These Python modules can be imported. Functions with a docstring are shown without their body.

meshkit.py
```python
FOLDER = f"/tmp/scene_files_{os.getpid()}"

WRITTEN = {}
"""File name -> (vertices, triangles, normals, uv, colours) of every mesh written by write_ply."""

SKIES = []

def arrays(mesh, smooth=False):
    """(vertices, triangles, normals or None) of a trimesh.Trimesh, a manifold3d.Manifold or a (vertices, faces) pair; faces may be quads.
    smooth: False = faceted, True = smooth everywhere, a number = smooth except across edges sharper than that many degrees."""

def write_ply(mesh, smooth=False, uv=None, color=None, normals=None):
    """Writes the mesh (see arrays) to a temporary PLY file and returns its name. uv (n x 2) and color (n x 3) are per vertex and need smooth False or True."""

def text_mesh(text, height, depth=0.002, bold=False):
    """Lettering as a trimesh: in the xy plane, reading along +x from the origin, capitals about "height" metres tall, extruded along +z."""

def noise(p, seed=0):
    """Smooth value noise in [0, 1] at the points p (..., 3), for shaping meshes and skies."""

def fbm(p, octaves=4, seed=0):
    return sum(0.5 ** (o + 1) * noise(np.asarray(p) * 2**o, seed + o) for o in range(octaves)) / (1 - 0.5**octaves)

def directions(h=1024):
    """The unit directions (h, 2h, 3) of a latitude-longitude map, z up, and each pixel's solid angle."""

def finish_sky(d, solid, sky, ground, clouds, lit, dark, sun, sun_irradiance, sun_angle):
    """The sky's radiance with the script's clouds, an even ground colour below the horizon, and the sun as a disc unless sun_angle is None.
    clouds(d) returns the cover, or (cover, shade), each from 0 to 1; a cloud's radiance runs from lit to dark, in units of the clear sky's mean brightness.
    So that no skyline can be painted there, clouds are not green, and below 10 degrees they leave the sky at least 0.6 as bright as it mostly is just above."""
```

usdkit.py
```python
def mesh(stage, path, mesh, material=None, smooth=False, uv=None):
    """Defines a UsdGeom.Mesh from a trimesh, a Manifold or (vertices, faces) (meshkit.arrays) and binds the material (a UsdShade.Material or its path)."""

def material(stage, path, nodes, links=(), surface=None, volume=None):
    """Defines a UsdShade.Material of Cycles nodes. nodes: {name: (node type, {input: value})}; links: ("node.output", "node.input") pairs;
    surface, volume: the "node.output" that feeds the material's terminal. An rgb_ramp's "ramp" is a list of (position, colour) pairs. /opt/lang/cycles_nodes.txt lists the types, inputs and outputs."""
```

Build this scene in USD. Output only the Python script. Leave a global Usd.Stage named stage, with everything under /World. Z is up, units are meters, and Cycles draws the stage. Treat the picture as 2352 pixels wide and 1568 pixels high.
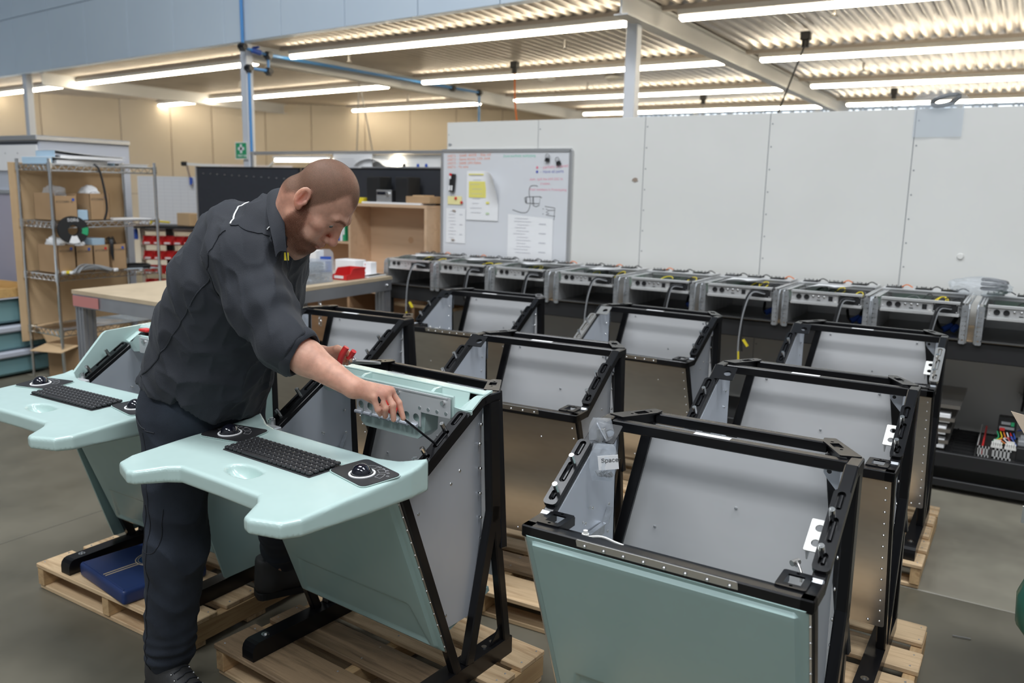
import math, random
import numpy as np, trimesh, manifold3d, usdkit, meshkit
from shapely.geometry import Polygon, Point, box as sbox
from pxr import Usd, UsdGeom, UsdShade, UsdLux, Gf, Sdf

stage = Usd.Stage.CreateInMemory()
UsdGeom.SetStageUpAxis(stage, UsdGeom.Tokens.z)
UsdGeom.SetStageMetersPerUnit(stage, 1.0)
W_ = UsdGeom.Xform.Define(stage, '/World')
stage.SetDefaultPrim(W_.GetPrim())
UsdGeom.Scope.Define(stage, '/World/Looks')

# ------------------------------------------------------------------ camera, sky, lights, exposure
def make_camera():
    cam = UsdGeom.Camera.Define(stage, '/World/camera')
    pitch, roll, yaw = np.radians(10.27), np.radians(1.27), np.radians(-31.605)
    cy, sy = np.cos(yaw), np.sin(yaw)
    fwd = np.array([sy * np.cos(pitch), cy * np.cos(pitch), -np.sin(pitch)])
    right = np.array([cy, -sy, 0]); up = np.cross(right, fwd)
    r2 = right * np.cos(roll) + up * np.sin(roll); u2 = -right * np.sin(roll) + up * np.cos(roll)
    m = Gf.Matrix4d(*r2, 0, *u2, 0, *(-fwd), 0, 0, 0, 1.62, 1)
    cam.AddTransformOp().Set(m)
    cam.CreateHorizontalApertureAttr(36.0)
    cam.CreateVerticalApertureAttr(24.0)
    cam.CreateFocalLengthAttr(36.0 * 1908 / 2352)
    cam.CreateFStopAttr(3.2)
    cam.CreateFocusDistanceAttr(2.35)
    cam.CreateExposureAttr(EXPOSURE)
    return cam
EXPOSURE = 0.2
make_camera()

def sky(color, strength):
    d = UsdLux.DomeLight.Define(stage, '/World/sky')
    d.CreateColorAttr(Gf.Vec3f(*color)); d.CreateIntensityAttr(strength)
sky((0.80, 0.90, 1.0), 0.30)

def rect_light(name, loc, w, h, color, intensity, rot=(0, 0, 0)):
    l = UsdLux.RectLight.Define(stage, '/World/' + name)
    l.CreateWidthAttr(w); l.CreateHeightAttr(h)
    l.CreateColorAttr(Gf.Vec3f(*color)); l.CreateIntensityAttr(intensity)
    l.AddTranslateOp().Set(Gf.Vec3d(*loc)); l.AddRotateXYZOp().Set(Gf.Vec3f(*rot))
# skylight strips in the roof of the tall hall, above and behind the camera
for i, (x, y) in enumerate([(-4.0, -3.0), (1.5, -3.0), (-4.0, 1.6), (1.5, 1.6)]):
    rect_light('skylight' if i == 0 else f'skylight_{i:03d}', (x, y, 7.6), 3.6, 1.5, (0.93, 0.96, 1.0), 14.0)
LAMP_STRENGTH = 20.0

# ------------------------------------------------------------------ naming and tagging
USED = {}
def numbered(path):
    n = USED.get(path, 0); USED[path] = n + 1
    return path if n == 0 else f'{path}_{n:03d}'

def tag(p, label=None, cat=None, group=None, kind=None):
    p = p.GetPrim() if hasattr(p, 'GetPrim') else p
    for k, v in (('label', label), ('category', cat), ('group', group), ('kind', kind)):
        if v: p.SetCustomDataByKey(k, v)
    return p

OFFSET = np.zeros(3)          # shift of a furniture group while it is being built
def thing(name, label, cat, loc=(0, 0, 0), rotz=0, group=None, kind=None):
    x = UsdGeom.Xform.Define(stage, numbered('/World/' + name))
    x.AddTranslateOp().Set(Gf.Vec3d(*map(float, np.asarray(loc, float) + OFFSET)))
    if rotz: x.AddRotateZOp().Set(float(math.degrees(rotz)))
    return tag(x, label, cat, group, kind)

def structure(name):
    x = UsdGeom.Xform.Define(stage, '/World/' + name)
    return tag(x, kind='structure')

def part(parent, name, mesh, m, label=None, smooth=False, kind=None):
    base = parent.GetPath().pathString if parent is not None else '/World'
    if isinstance(mesh, MB): mesh = mesh.mesh()
    p = usdkit.mesh(stage, numbered(base + '/' + name), mesh, MAT[m] if isinstance(m, str) else m, smooth=smooth)
    return tag(p, label, None, None, kind)

def dup(root, loc, rotz=0, label=None, group=None):
    was = root.GetCustomData()
    r = thing(root.GetName(), label or was.get('label'), was.get('category'), loc, rotz, group or was.get('group'))
    r.GetReferences().AddInternalReference(root.GetPath()); r.SetInstanceable(True)
    return r

# ------------------------------------------------------------------ mesh building
def rotm(axis, a):
    return trimesh.transformations.rotation_matrix(a, axis)[:3, :3]
def rz(a): return rotm([0, 0, 1], a)
def nrm(v):
    v = np.asarray(v, float); return v / (np.linalg.norm(v) + 1e-12)

class MB:
    """collects pieces of ONE mesh"""
    def __init__(s): s.v = []; s.f = []; s.n = 0
    def add(s, v, f=None, T=None, R=None, t=None):
        if f is None:
            if hasattr(v, 'to_mesh'):
                m = v.to_mesh(); v, f = np.array(m.vert_properties[:, :3]), np.array(m.tri_verts)
            elif isinstance(v, MB): v, f = v.arr()
            else: v, f = np.array(v.vertices), np.array(v.faces)
        v = np.asarray(v, float); f = np.asarray(f, int)
        if f.shape[1] == 4: f = np.vstack([f[:, [0, 1, 2]], f[:, [0, 2, 3]]])
        if R is not None: v = v @ np.asarray(R).T
        if t is not None: v = v + np.asarray(t, float)
        s.v.append(v); s.f.append(f + s.n); s.n += len(v); return s
    def arr(s): return np.vstack(s.v), np.vstack(s.f)
    def mesh(s): return s.arr()
    def box(s, c, d, R=None, ch=0.0):
        """box centred at c with size d, optional chamfer"""
        v, f = cbox(d, ch)
        return s.add(v, f, R=R, t=c)
    def bb(s, lo, hi, ch=0.0):
        lo, hi = np.minimum(lo, hi), np.maximum(lo, hi)
        return s.box((lo + hi) / 2, hi - lo, ch=ch)
    def bar(s, p, q, w, h, up=(0, 0, 1), ch=0.0, ext=0.0):
        """rectangular bar from p to q: w across, h along 'up'"""
        p, q = np.asarray(p, float), np.asarray(q, float); d = nrm(q - p)
        a = nrm(np.cross(up, d)); b = np.cross(d, a)
        return s.box((p + q) / 2, (np.linalg.norm(q - p) + 2 * ext, w, h), R=np.stack([d, a, b], 1), ch=ch)
    def tube(s, pts, r, n=8, caps=True):
        v, f = tube(pts, r, n, caps); return s.add(v, f)
    def cyl(s, p, q, r, n=16, r2=None):
        return s.tube([p, q], [r, r if r2 is None else r2], n)
    def sph(s, c, r, n=10, sc=(1, 1, 1)):
        m = trimesh.creation.uv_sphere(1.0, count=[n, 2 * n])
        return s.add(np.array(m.vertices) * np.asarray(sc) * r + np.asarray(c), np.array(m.faces))
    def prism(s, poly, h, R=None, t=None):
        """shapely polygon (or point list) extruded 0..h along z"""
        if not hasattr(poly, 'geom_type'): poly = Polygon(poly)
        for g in getattr(poly, 'geoms', [poly]):
            m = trimesh.creation.extrude_polygon(g, h, engine='earcut')
            s.add(np.array(m.vertices), np.array(m.faces), R=R, t=t)
        return s
    def lathe(s, prof, n=24, R=None, t=None):
        prof = np.asarray(prof, float); a = np.arange(n) * 2 * np.pi / n; k = len(prof)
        v = np.stack([np.outer(np.cos(a), prof[:, 0]), np.outer(np.sin(a), prof[:, 0]), np.tile(prof[:, 1], (n, 1))], -1).reshape(-1, 3)
        i, j = np.meshgrid(np.arange(n), np.arange(k - 1), indexing='ij'); i2 = (i + 1) % n
        q = np.stack([i * k + j, i2 * k + j, i2 * k + j + 1, i * k + j + 1], -1).reshape(-1, 4)
        return s.add(v, q, R=R, t=t)
    def grid(s, P):
        """P: (n, m, 3) points as an open sheet"""
        P = np.asarray(P, float); n, m = P.shape[:2]
        i, j = np.meshgrid(np.arange(n - 1), np.arange(m - 1), indexing='ij')
        q = np.stack([i * m + j, (i + 1) * m + j, (i + 1) * m + j + 1, i * m + j + 1], -1).reshape(-1, 4)
        return s.add(P.reshape(-1, 3), q)
    def sheet(s, P, th):
        """a sheet with thickness th (closed)"""
        P = np.asarray(P, float); n, m = P.shape[:2]
        gu = np.gradient(P, axis=0); gv = np.gradient(P, axis=1)
        N = np.cross(gu, gv); N /= np.linalg.norm(N, axis=-1, keepdims=True) + 1e-12
        Q = P - N * th
        s.grid(P); s.grid(Q[::-1])
        for e0, e1 in ((P[0], Q[0]), (Q[-1], P[-1]), (Q[:, 0], P[:, 0]), (P[:, -1], Q[:, -1])):
            s.grid(np.stack([e1, e0]))
        return s

_CB = {}
def cbox(d, ch=0.0):
    d = np.asarray(d, float); ch = min(ch, 0.45 * d.min())
    if ch <= 0:
        v = np.array([[x, y, z] for x in (-.5, .5) for y in (-.5, .5) for z in (-.5, .5)]) * d
        f = np.array([[0, 1, 3, 2], [4, 6, 7, 5], [0, 4, 5, 1], [2, 3, 7, 6], [0, 2, 6, 4], [1, 5, 7, 3]])
        return v, np.vstack([f[:, [0, 1, 2]], f[:, [0, 2, 3]]])
    pts = []
    for sx in (-1, 1):
        for sy in (-1, 1):
            for sz in (-1, 1):
                c = np.array([sx, sy, sz]) * (d / 2)
                for k in range(3):
                    o = np.array([sx, sy, sz]) * ch; o[k] = 0
                    pts.append(c - o)
    m = manifold3d.Manifold.hull_points(np.array(pts)).to_mesh()
    return np.array(m.vert_properties[:, :3], float), np.array(m.tri_verts)

def tube(pts, r, n=8, caps=True):
    p = np.asarray(pts, float); r = np.broadcast_to(np.asarray(r, float), (len(p),))
    t = np.gradient(p, axis=0); t /= np.linalg.norm(t, axis=1, keepdims=True) + 1e-12
    a = np.zeros_like(p); ref = np.array([0, 0, 1.0]) if abs(t[0, 2]) < 0.9 else np.array([1.0, 0, 0])
    for i in range(len(p)):
        ref = nrm(ref - t[i] * np.dot(ref, t[i])); a[i] = ref
    b = np.cross(t, a); ang = np.arange(n) * 2 * np.pi / n
    v = p[:, None] + r[:, None, None] * (np.cos(ang)[None, :, None] * a[:, None] + np.sin(ang)[None, :, None] * b[:, None])
    i, j = np.meshgrid(np.arange(len(p) - 1), np.arange(n), indexing='ij')
    q = np.stack([i * n + j, i * n + (j + 1) % n, (i + 1) * n + (j + 1) % n, (i + 1) * n + j], -1).reshape(-1, 4)
    v = v.reshape(-1, 3); f = np.vstack([q[:, [0, 1, 2]], q[:, [0, 2, 3]]])
    if caps:
        k = len(v); v = np.vstack([v, p[0], p[-1]])
        e = (len(p) - 1) * n; jj = np.arange(n)
        f = np.vstack([f, np.stack([np.full(n, k), (jj + 1) % n, jj], 1), np.stack([np.full(n, k + 1), e + jj, e + (jj + 1) % n], 1)])
    return v, f

def curve(pts, n=24):
    """smooth curve through points (Catmull-Rom)"""
    p = np.asarray(pts, float); p = np.vstack([2 * p[0] - p[1], p, 2 * p[-1] - p[-2]]); out = []
    m = len(p) - 3; k = max(2, n // m)
    for i in range(m):
        t = np.linspace(0, 1, k, endpoint=False)[:, None]; a, b, c, d = p[i:i + 4]
        out.append(0.5 * (2 * b + (c - a) * t + (2 * a - 5 * b + 4 * c - d) * t ** 2 + (3 * b - a - 3 * c + d) * t ** 3))
    return np.vstack(out + [p[-2][None]])

def rounded(poly, r, seg=4):
    p = poly if hasattr(poly, 'geom_type') else Polygon(poly)
    return p.buffer(-r, quad_segs=seg).buffer(2 * r, quad_segs=seg).buffer(-r, quad_segs=seg)

def slot(cx, cy, l, w, seg=5):
    from shapely.geometry import LineString
    return LineString([(cx - l / 2 + w / 2, cy), (cx + l / 2 - w / 2, cy)]).buffer(w / 2, quad_segs=seg)

def text(s, h, bold=False, depth=0.0006):
    m = meshkit.text_mesh(s, h, depth, bold); return np.array(m.vertices), np.array(m.faces)

# ------------------------------------------------------------------ materials
MAT = {}
def simple(name, color, rough=0.5, metal=0.0, **kw):
    p = {'base_color': color, 'roughness': rough, 'metallic': metal}; p.update(kw)
    MAT[name] = usdkit.material(stage, '/World/Looks/' + name, {'p': ('principled_bsdf', p)}, [], surface='p.BSDF')

def noisy(name, c1, c2, scale=8.0, rough=(0.4, 0.6), metal=0.0, stretch=(1, 1, 1), detail=4.0, bump=0.0, bscale=None, lo=0.35, hi=0.65, **kw):
    """two-tone noise in object space, with roughness variation and optional bump"""
    n = {'tc': ('texture_coordinate', {}), 'mp': ('mapping', {'scale': stretch}),
         'n': ('noise_texture', {'scale': scale, 'detail': detail, 'roughness': 0.55}),
         'r': ('rgb_ramp', {'ramp': [(0, c1), (lo, c1), (hi, c2), (1, c2)]}),
         'mr': ('map_range', {'from_min': 0.3, 'from_max': 0.7, 'to_min': rough[0], 'to_max': rough[1], 'clamp': True}),
         'p': ('principled_bsdf', dict({'metallic': metal}, **kw))}
    l = [('tc.object', 'mp.vector'), ('mp.vector', 'n.vector'), ('n.fac', 'r.fac'), ('r.color', 'p.base_color'), ('n.fac', 'mr.value'), ('mr.result', 'p.roughness')]
    if bump:
        n['nb'] = ('noise_texture', {'scale': bscale or scale * 4, 'detail': 3.0}); n['b'] = ('bump', {'strength': bump, 'distance': 0.002})
        l += [('mp.vector', 'nb.vector'), ('nb.fac', 'b.height'), ('b.normal', 'p.normal')]
    MAT[name] = usdkit.material(stage, '/World/Looks/' + name, n, l, surface='p.BSDF')

def wood(name, dark, light, axis=0, scale=7.0, rough=0.6, var=0.12):
    st = [9.0, 9.0, 9.0]; st[axis] = 0.7
    n = {'tc': ('texture_coordinate', {}), 'oi': ('object_info', {}), 'of': ('vector_math', {'math_type': 'add'}),
         'sc': ('vector_math', {'math_type': 'scale', 'scale': 37.0}), 'cb': ('combine_xyz', {}),
         'mp': ('mapping', {'scale': tuple(st)}),
         'n': ('noise_texture', {'scale': scale * 0.45, 'detail': 5.0, 'roughness': 0.6, 'distortion': 0.7}),
         'n2': ('noise_texture', {'scale': scale * 0.16, 'detail': 2.0}),
         'r': ('rgb_ramp', {'ramp': [(0, dark), (0.36, tuple(0.6 * np.array(dark) + 0.4 * np.array(light))), (0.52, light), (0.7, tuple(0.35 * np.array(dark) + 0.65 * np.array(light))), (1, light)]}),
         'mul': ('map_range', {'from_min': 0.3, 'from_max': 0.7, 'to_min': 1 - var, 'to_max': 1 + var}),
         'mx': ('mix', {'mix_type': 'multiply', 'fac': 1.0}), 'cc': ('combine_color', {}),
         'b': ('bump', {'strength': 0.25, 'distance': 0.002}),
         'p': ('principled_bsdf', {'roughness': rough, 'specular_ior_level': 0.3})}
    l = [('oi.random', 'cb.x'), ('oi.random', 'cb.y'), ('cb.vector', 'sc.vector1'), ('tc.object', 'of.vector1'), ('sc.vector', 'of.vector2'), ('of.vector', 'mp.vector'),
         ('mp.vector', 'n.vector'), ('mp.vector', 'n2.vector'), ('n.fac', 'r.fac'), ('n2.fac', 'mul.value'), ('mul.result', 'cc.r'), ('mul.result', 'cc.g'), ('mul.result', 'cc.b'),
         ('r.color', 'mx.color1'), ('cc.color', 'mx.color2'), ('mx.color', 'p.base_color'), ('n.fac', 'b.height'), ('b.normal', 'p.normal')]
    MAT[name] = usdkit.material(stage, '/World/Looks/' + name, n, l, surface='p.BSDF')

def emissive(name, color, strength):
    MAT[name] = usdkit.material(stage, '/World/Looks/' + name, {'e': ('emission', {'color': color, 'strength': strength})}, [], surface='e.emission')

def clear(name, color, fac=0.25, rough=0.1):
    """thin clear plastic: mostly see-through with gloss"""
    MAT[name] = usdkit.material(stage, '/World/Looks/' + name, {
        't': ('transparent_bsdf', {'color': color}), 'p': ('principled_bsdf', {'base_color': (0.85, 0.88, 0.92), 'roughness': rough}),
        'm': ('mix_closure', {'fac': fac})}, [('t.BSDF', 'm.closure1'), ('p.BSDF', 'm.closure2')], surface='m.closure')

simple('black_steel', (0.006, 0.006, 0.007), 0.26, specular_ior_level=0.35)
simple('black_plastic', (0.015, 0.015, 0.016), 0.45)
simple('black_matt', (0.012, 0.012, 0.012), 0.8)
simple('key_black', (0.02, 0.02, 0.022), 0.55)
simple('gloss_black', (0.006, 0.006, 0.012), 0.04, coat_weight=0.6)
noisy('aluminium', (0.66, 0.665, 0.67), (0.69, 0.69, 0.69), 1.5, (0.34, 0.40), 0.45, stretch=(1, 1, 3))
noisy('aluminium_front', (0.56, 0.54, 0.51), (0.60, 0.58, 0.55), 1.5, (0.24, 0.30), 0.92, stretch=(1, 1, 3))
noisy('aluminium_wall', (0.58, 0.62, 0.68), (0.62, 0.655, 0.71), 2.0, (0.34, 0.40), 0.55, stretch=(1, 2, 1))
noisy('galvanised', (0.50, 0.52, 0.54), (0.62, 0.64, 0.66), 18.0, (0.3, 0.45), 0.9)
simple('steel', (0.62, 0.62, 0.62), 0.28, 1.0)
simple('chrome', (0.75, 0.75, 0.74), 0.16, 1.0)
simple('bare_steel', (0.55, 0.53, 0.50), 0.32, 0.9)
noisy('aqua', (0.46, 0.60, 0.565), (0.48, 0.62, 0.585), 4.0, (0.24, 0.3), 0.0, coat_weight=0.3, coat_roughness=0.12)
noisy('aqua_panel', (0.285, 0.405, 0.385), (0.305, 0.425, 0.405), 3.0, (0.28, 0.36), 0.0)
simple('white_plastic', (0.75, 0.74, 0.70), 0.4)
simple('paper', (0.82, 0.82, 0.82), 0.75)
simple('label_white', (0.85, 0.85, 0.85), 0.6)
simple('red_plastic', (0.62, 0.03, 0.03), 0.35)
simple('yellow_plastic', (0.75, 0.6, 0.03), 0.45)
simple('blue_plastic', (0.03, 0.09, 0.42), 0.45)
simple('orange_plastic', (0.8, 0.2, 0.03), 0.5)
simple('green_plastic', (0.03, 0.35, 0.15), 0.4)
simple('grey_dark', (0.12, 0.12, 0.125), 0.5)
simple('grey_plastic', (0.3, 0.31, 0.32), 0.5)
noisy('mdf', (0.50, 0.40, 0.27), (0.57, 0.46, 0.32), 6.0, (0.55, 0.7))
simple('ink_grey', (0.5, 0.5, 0.54), 0.7)
noisy('cardboard_pale', (0.60, 0.48, 0.36), (0.64, 0.52, 0.40), 3.0, (0.7, 0.8))
simple('dark_green', (0.02, 0.12, 0.085), 0.3)
simple('white_paint', (0.72, 0.72, 0.70), 0.5)
wood('pine_x', (0.34, 0.20, 0.10), (0.66, 0.48, 0.29), 0)
wood('pine_y', (0.33, 0.19, 0.09), (0.56, 0.38, 0.20), 1)
wood('old_pine_x', (0.10, 0.066, 0.038), (0.27, 0.185, 0.11), 0)
clear('clear_film', (0.94, 0.955, 0.97), 0.17, 0.10)
# ------------------------------------------------------------------ the setting
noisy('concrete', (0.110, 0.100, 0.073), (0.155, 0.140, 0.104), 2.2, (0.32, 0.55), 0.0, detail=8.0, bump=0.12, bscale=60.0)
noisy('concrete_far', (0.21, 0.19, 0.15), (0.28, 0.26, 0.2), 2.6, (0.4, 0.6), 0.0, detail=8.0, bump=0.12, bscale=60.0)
simple('joint_dark', (0.03, 0.028, 0.025), 0.9)
noisy('partition_white', (0.70, 0.695, 0.66), (0.73, 0.725, 0.69), 1.2, (0.35, 0.45))
noisy('panel_beige', (0.62, 0.54, 0.42), (0.66, 0.575, 0.455), 0.7, (0.5, 0.6))
noisy('panel_blue', (0.58, 0.68, 0.78), (0.61, 0.71, 0.80), 0.8, (0.5, 0.6))
noisy('deck_metal', (0.46, 0.41, 0.36), (0.52, 0.47, 0.41), 1.5, (0.32, 0.42), 0.35)
simple('beam_white', (0.66, 0.66, 0.65), 0.45)
simple('pole_white', (0.66, 0.69, 0.74), 0.4)
simple('hall_light', (0.55, 0.58, 0.6), 0.7)
emissive('lamp_glow', (1.0, 0.87, 0.66), LAMP_STRENGTH)
emissive('window_glow', (0.85, 0.93, 1.0), 2.0)

fl = structure('floor')
def slab(x0, y0, x1, y1, m):
    b = MB().bb((x0, y0, -0.12), (x1, y1, 0), ch=0.004); part(fl, 'slab', b, m)
g = 0.004
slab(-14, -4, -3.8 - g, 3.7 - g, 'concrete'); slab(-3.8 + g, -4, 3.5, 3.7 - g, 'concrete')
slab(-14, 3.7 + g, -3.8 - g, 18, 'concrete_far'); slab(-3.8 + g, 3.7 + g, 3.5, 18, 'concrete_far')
part(fl, 'joint_filler', MB().bb((-14, -4, -0.14), (3.5, 18, -0.008)), 'joint_dark')

# white sheet-metal partition behind the equipment bench
WT = 2.17
pw = structure('wall_partition')
xs = [-4.255, -3.37, -2.47, -1.57, -0.68, 0.22, 1.12, 2.02]
for a, b in zip(xs[:-1], xs[1:]):
    part(pw, 'panel', MB().bb((a + 0.0025, 5.8, 0.03), (b - 0.0025, 5.86, WT), ch=0.002), 'partition_white')
part(pw, 'core', MB().bb((-4.25, 5.803, 0.03), (2.02, 5.857, WT - 0.004)), 'grey_plastic')
for x in xs[1:-1]:
    m = MB()
    for k in range(14):
        m.cyl((x + 0.018, 5.7985, WT - 0.07 - 0.15 * k), (x + 0.018, 5.803, WT - 0.07 - 0.15 * k), 0.0055, 8)
    part(pw, 'screw_row', m, 'grey_plastic', kind='stuff')
m = MB()
for k in range(12): m.cyl((-4.235, 5.7985, WT - 0.1 - 0.15 * k), (-4.235, 5.803, WT - 0.1 - 0.15 * k), 0.005, 8)
part(pw, 'screw_row', m, 'grey_plastic', kind='stuff')
# adhesive residue and a door bumper on the partition
def blob(name, label, cat, x, z, r, m, seed, th=0.004):
    rng = np.random.default_rng(seed); a = np.linspace(0, 2 * np.pi, 14, endpoint=False)
    pts = np.stack([np.cos(a) * r * rng.uniform(0.5, 1.1, 14), np.sin(a) * r * 0.55 * rng.uniform(0.5, 1.1, 14)], 1)
    t = thing(name, label, cat, (x, 5.8 - th, z)); part(t, 'patch', MB().prism(Polygon(pts), th, R=rotm([1, 0, 0], np.pi / 2), t=(0, th, 0)), m)
simple('residue', (0.32, 0.25, 0.2), 0.8)
blob('adhesive_patch', 'torn brown tape remnant on the white partition beside a panel joint', 'tape', -2.53, 1.72, 0.032, 'residue', 3)
blob('tape_scrap', 'small grey tape scrap on the left end of the white partition', 'tape', -4.225, 1.99, 0.022, 'grey_plastic', 5)
t = thing('wall_bumper', 'round white stopper on the partition above the bagged module', 'bumper', (-0.35, 5.8, 1.285))
part(t, 'disc', MB().lathe([(0, -0.012), (0.016, -0.011), (0.019, -0.006), (0.019, 0)], 20, R=rotm([1, 0, 0], -np.pi / 2)), 'white_plastic', smooth=40)

# bulkhead of the tall hall, clad in pale blue panels
bk = structure('wall_bulkhead')
bp0, bp1 = np.array([-13.6, 7.05]), np.array([-3.7, 6.17]); bd = (bp1 - bp0) / np.linalg.norm(bp1 - bp0)
ba = math.atan2(bd[1], bd[0]); bn = np.array([-bd[1], bd[0]])
def onb(x): return bp0 + bd * ((x - bp0[0]) / bd[0])
seams = [-18, -17, -16, -15.05, -14.05, -13.02, -11.97, -10.95, -9.88, -8.87, -7.87, -6.89, -5.92, -4.95, -4.01, -3.0, -2.0, -1.0, 0, 1.0, 2.0, 3.4]
for a, b in zip(seams[:-1], seams[1:]):
    for z0, z1 in ((3.16, 3.945), (3.955, 5.4), (5.41, 7.8)):
        p, q = onb(a + 0.006), onb(b - 0.006); c = (p + q) / 2 + bn * 0.05
        part(bk, 'panel', MB().box((c[0], c[1], (z0 + z1) / 2), (np.linalg.norm(q - p), 0.1, z1 - z0), R=rz(ba), ch=0.003), 'panel_blue')
p, q = onb(-18), onb(3.4); c = (p + q) / 2 + bn * 0.06
part(bk, 'core', MB().box((c[0], c[1], 5.48), (np.linalg.norm(q - p), 0.08, 4.62), R=rz(ba)), 'grey_plastic')

# low ceiling of corrugated deck behind the bulkhead
ce = structure('ceiling')
pitch_, amp = 0.115, 0.017
x = np.arange(-18.5, 3.6, pitch_ / 8); prof = np.clip(1.6 * np.sin(2 * np.pi * x / pitch_), -1, 1) * amp
y0_ = 7.05 - 0.0889 * (x + 13.6) + 0.03                       # the deck ends at the bulkhead
P = np.stack([np.broadcast_to(x[:, None], (len(x), 6)), y0_[:, None] + (15.6 - y0_[:, None]) * np.linspace(0, 1, 6)[None], np.broadcast_to((3.18 + prof)[:, None], (len(x), 6))], -1)
part(ce, 'corrugated_deck', MB().grid(P[:, ::-1]), 'deck_metal', smooth=60)
part(ce, 'slab', MB().prism(Polygon([(-18.5, 7.65), (3.6, 5.68), (3.6, 15.6), (-18.5, 15.6)]), 0.18, t=(0, 0, 3.22)), 'hall_light')
for i, bx in enumerate((-12.5, -7.68, -2.9, 1.9)):
    yb = 7.05 - 0.0889 * (bx + 13.6) + 0.12
    m = MB().bb((bx - 0.06, yb, 2.985), (bx + 0.06, 15.6, 2.995)).bb((bx - 0.008, yb, 2.99), (bx + 0.008, 15.6, 3.165)).bb((bx - 0.06, yb, 3.15), (bx + 0.06, 15.6, 3.165))
    part(ce, 'beam', m, 'beam_white')

# beige clad wall of the low building, running back at an angle
bw = structure('wall_back')
corner = [(-16.5, 5.8), (-15.9, 7.4), (-15.5, 8.7), (-14.87, 9.85), (-14.2, 10.45), (-13.6, 10.92), (-12.77, 11.5), (-12.1, 12.05), (-11.23, 12.62), (-10.5, 13.1), (-9.77, 13.62), (-9.04, 14.15), (-8.0, 14.9), (-6.9, 15.7)]
cm = MB()
for (ax, ay), (bx, by) in zip(corner[:-1], corner[1:]):
    d = np.array([bx - ax, by - ay]); L = np.linalg.norm(d); d /= L; n = np.array([-d[1], d[0]]); a = math.atan2(d[1], d[0])
    c = np.array([ax + bx, ay + by]) / 2 + n * 0.05
    for z0, z1 in ((0.0, 1.405), (1.415, 3.2)):
        part(bw, 'panel', MB().box((c[0], c[1], (z0 + z1) / 2), (L - 0.012, 0.1, z1 - z0), R=rz(a), ch=0.004), 'panel_beige')
    cm.box((c[0], c[1], 1.6), (L, 0.08, 3.19), R=rz(a))
part(bw, 'core', cm, 'residue')

# posts under the bulkhead
for (x_, y_, lab) in ((-7.62, 6.62, None), (-12.97, 7.12, None), (-2.96, 6.62, None)):
    part(None, 'column', MB().bb((x_ - 0.05, y_ - 0.05, 0), (x_ + 0.05, y_ + 0.05, 3.16), ch=0.006), 'pole_white')
    tag(stage.GetPrimAtPath('/World/column' + ('' if USED['/World/column'] == 1 else f"_{USED['/World/column'] - 1:03d}")), kind='structure')

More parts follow.
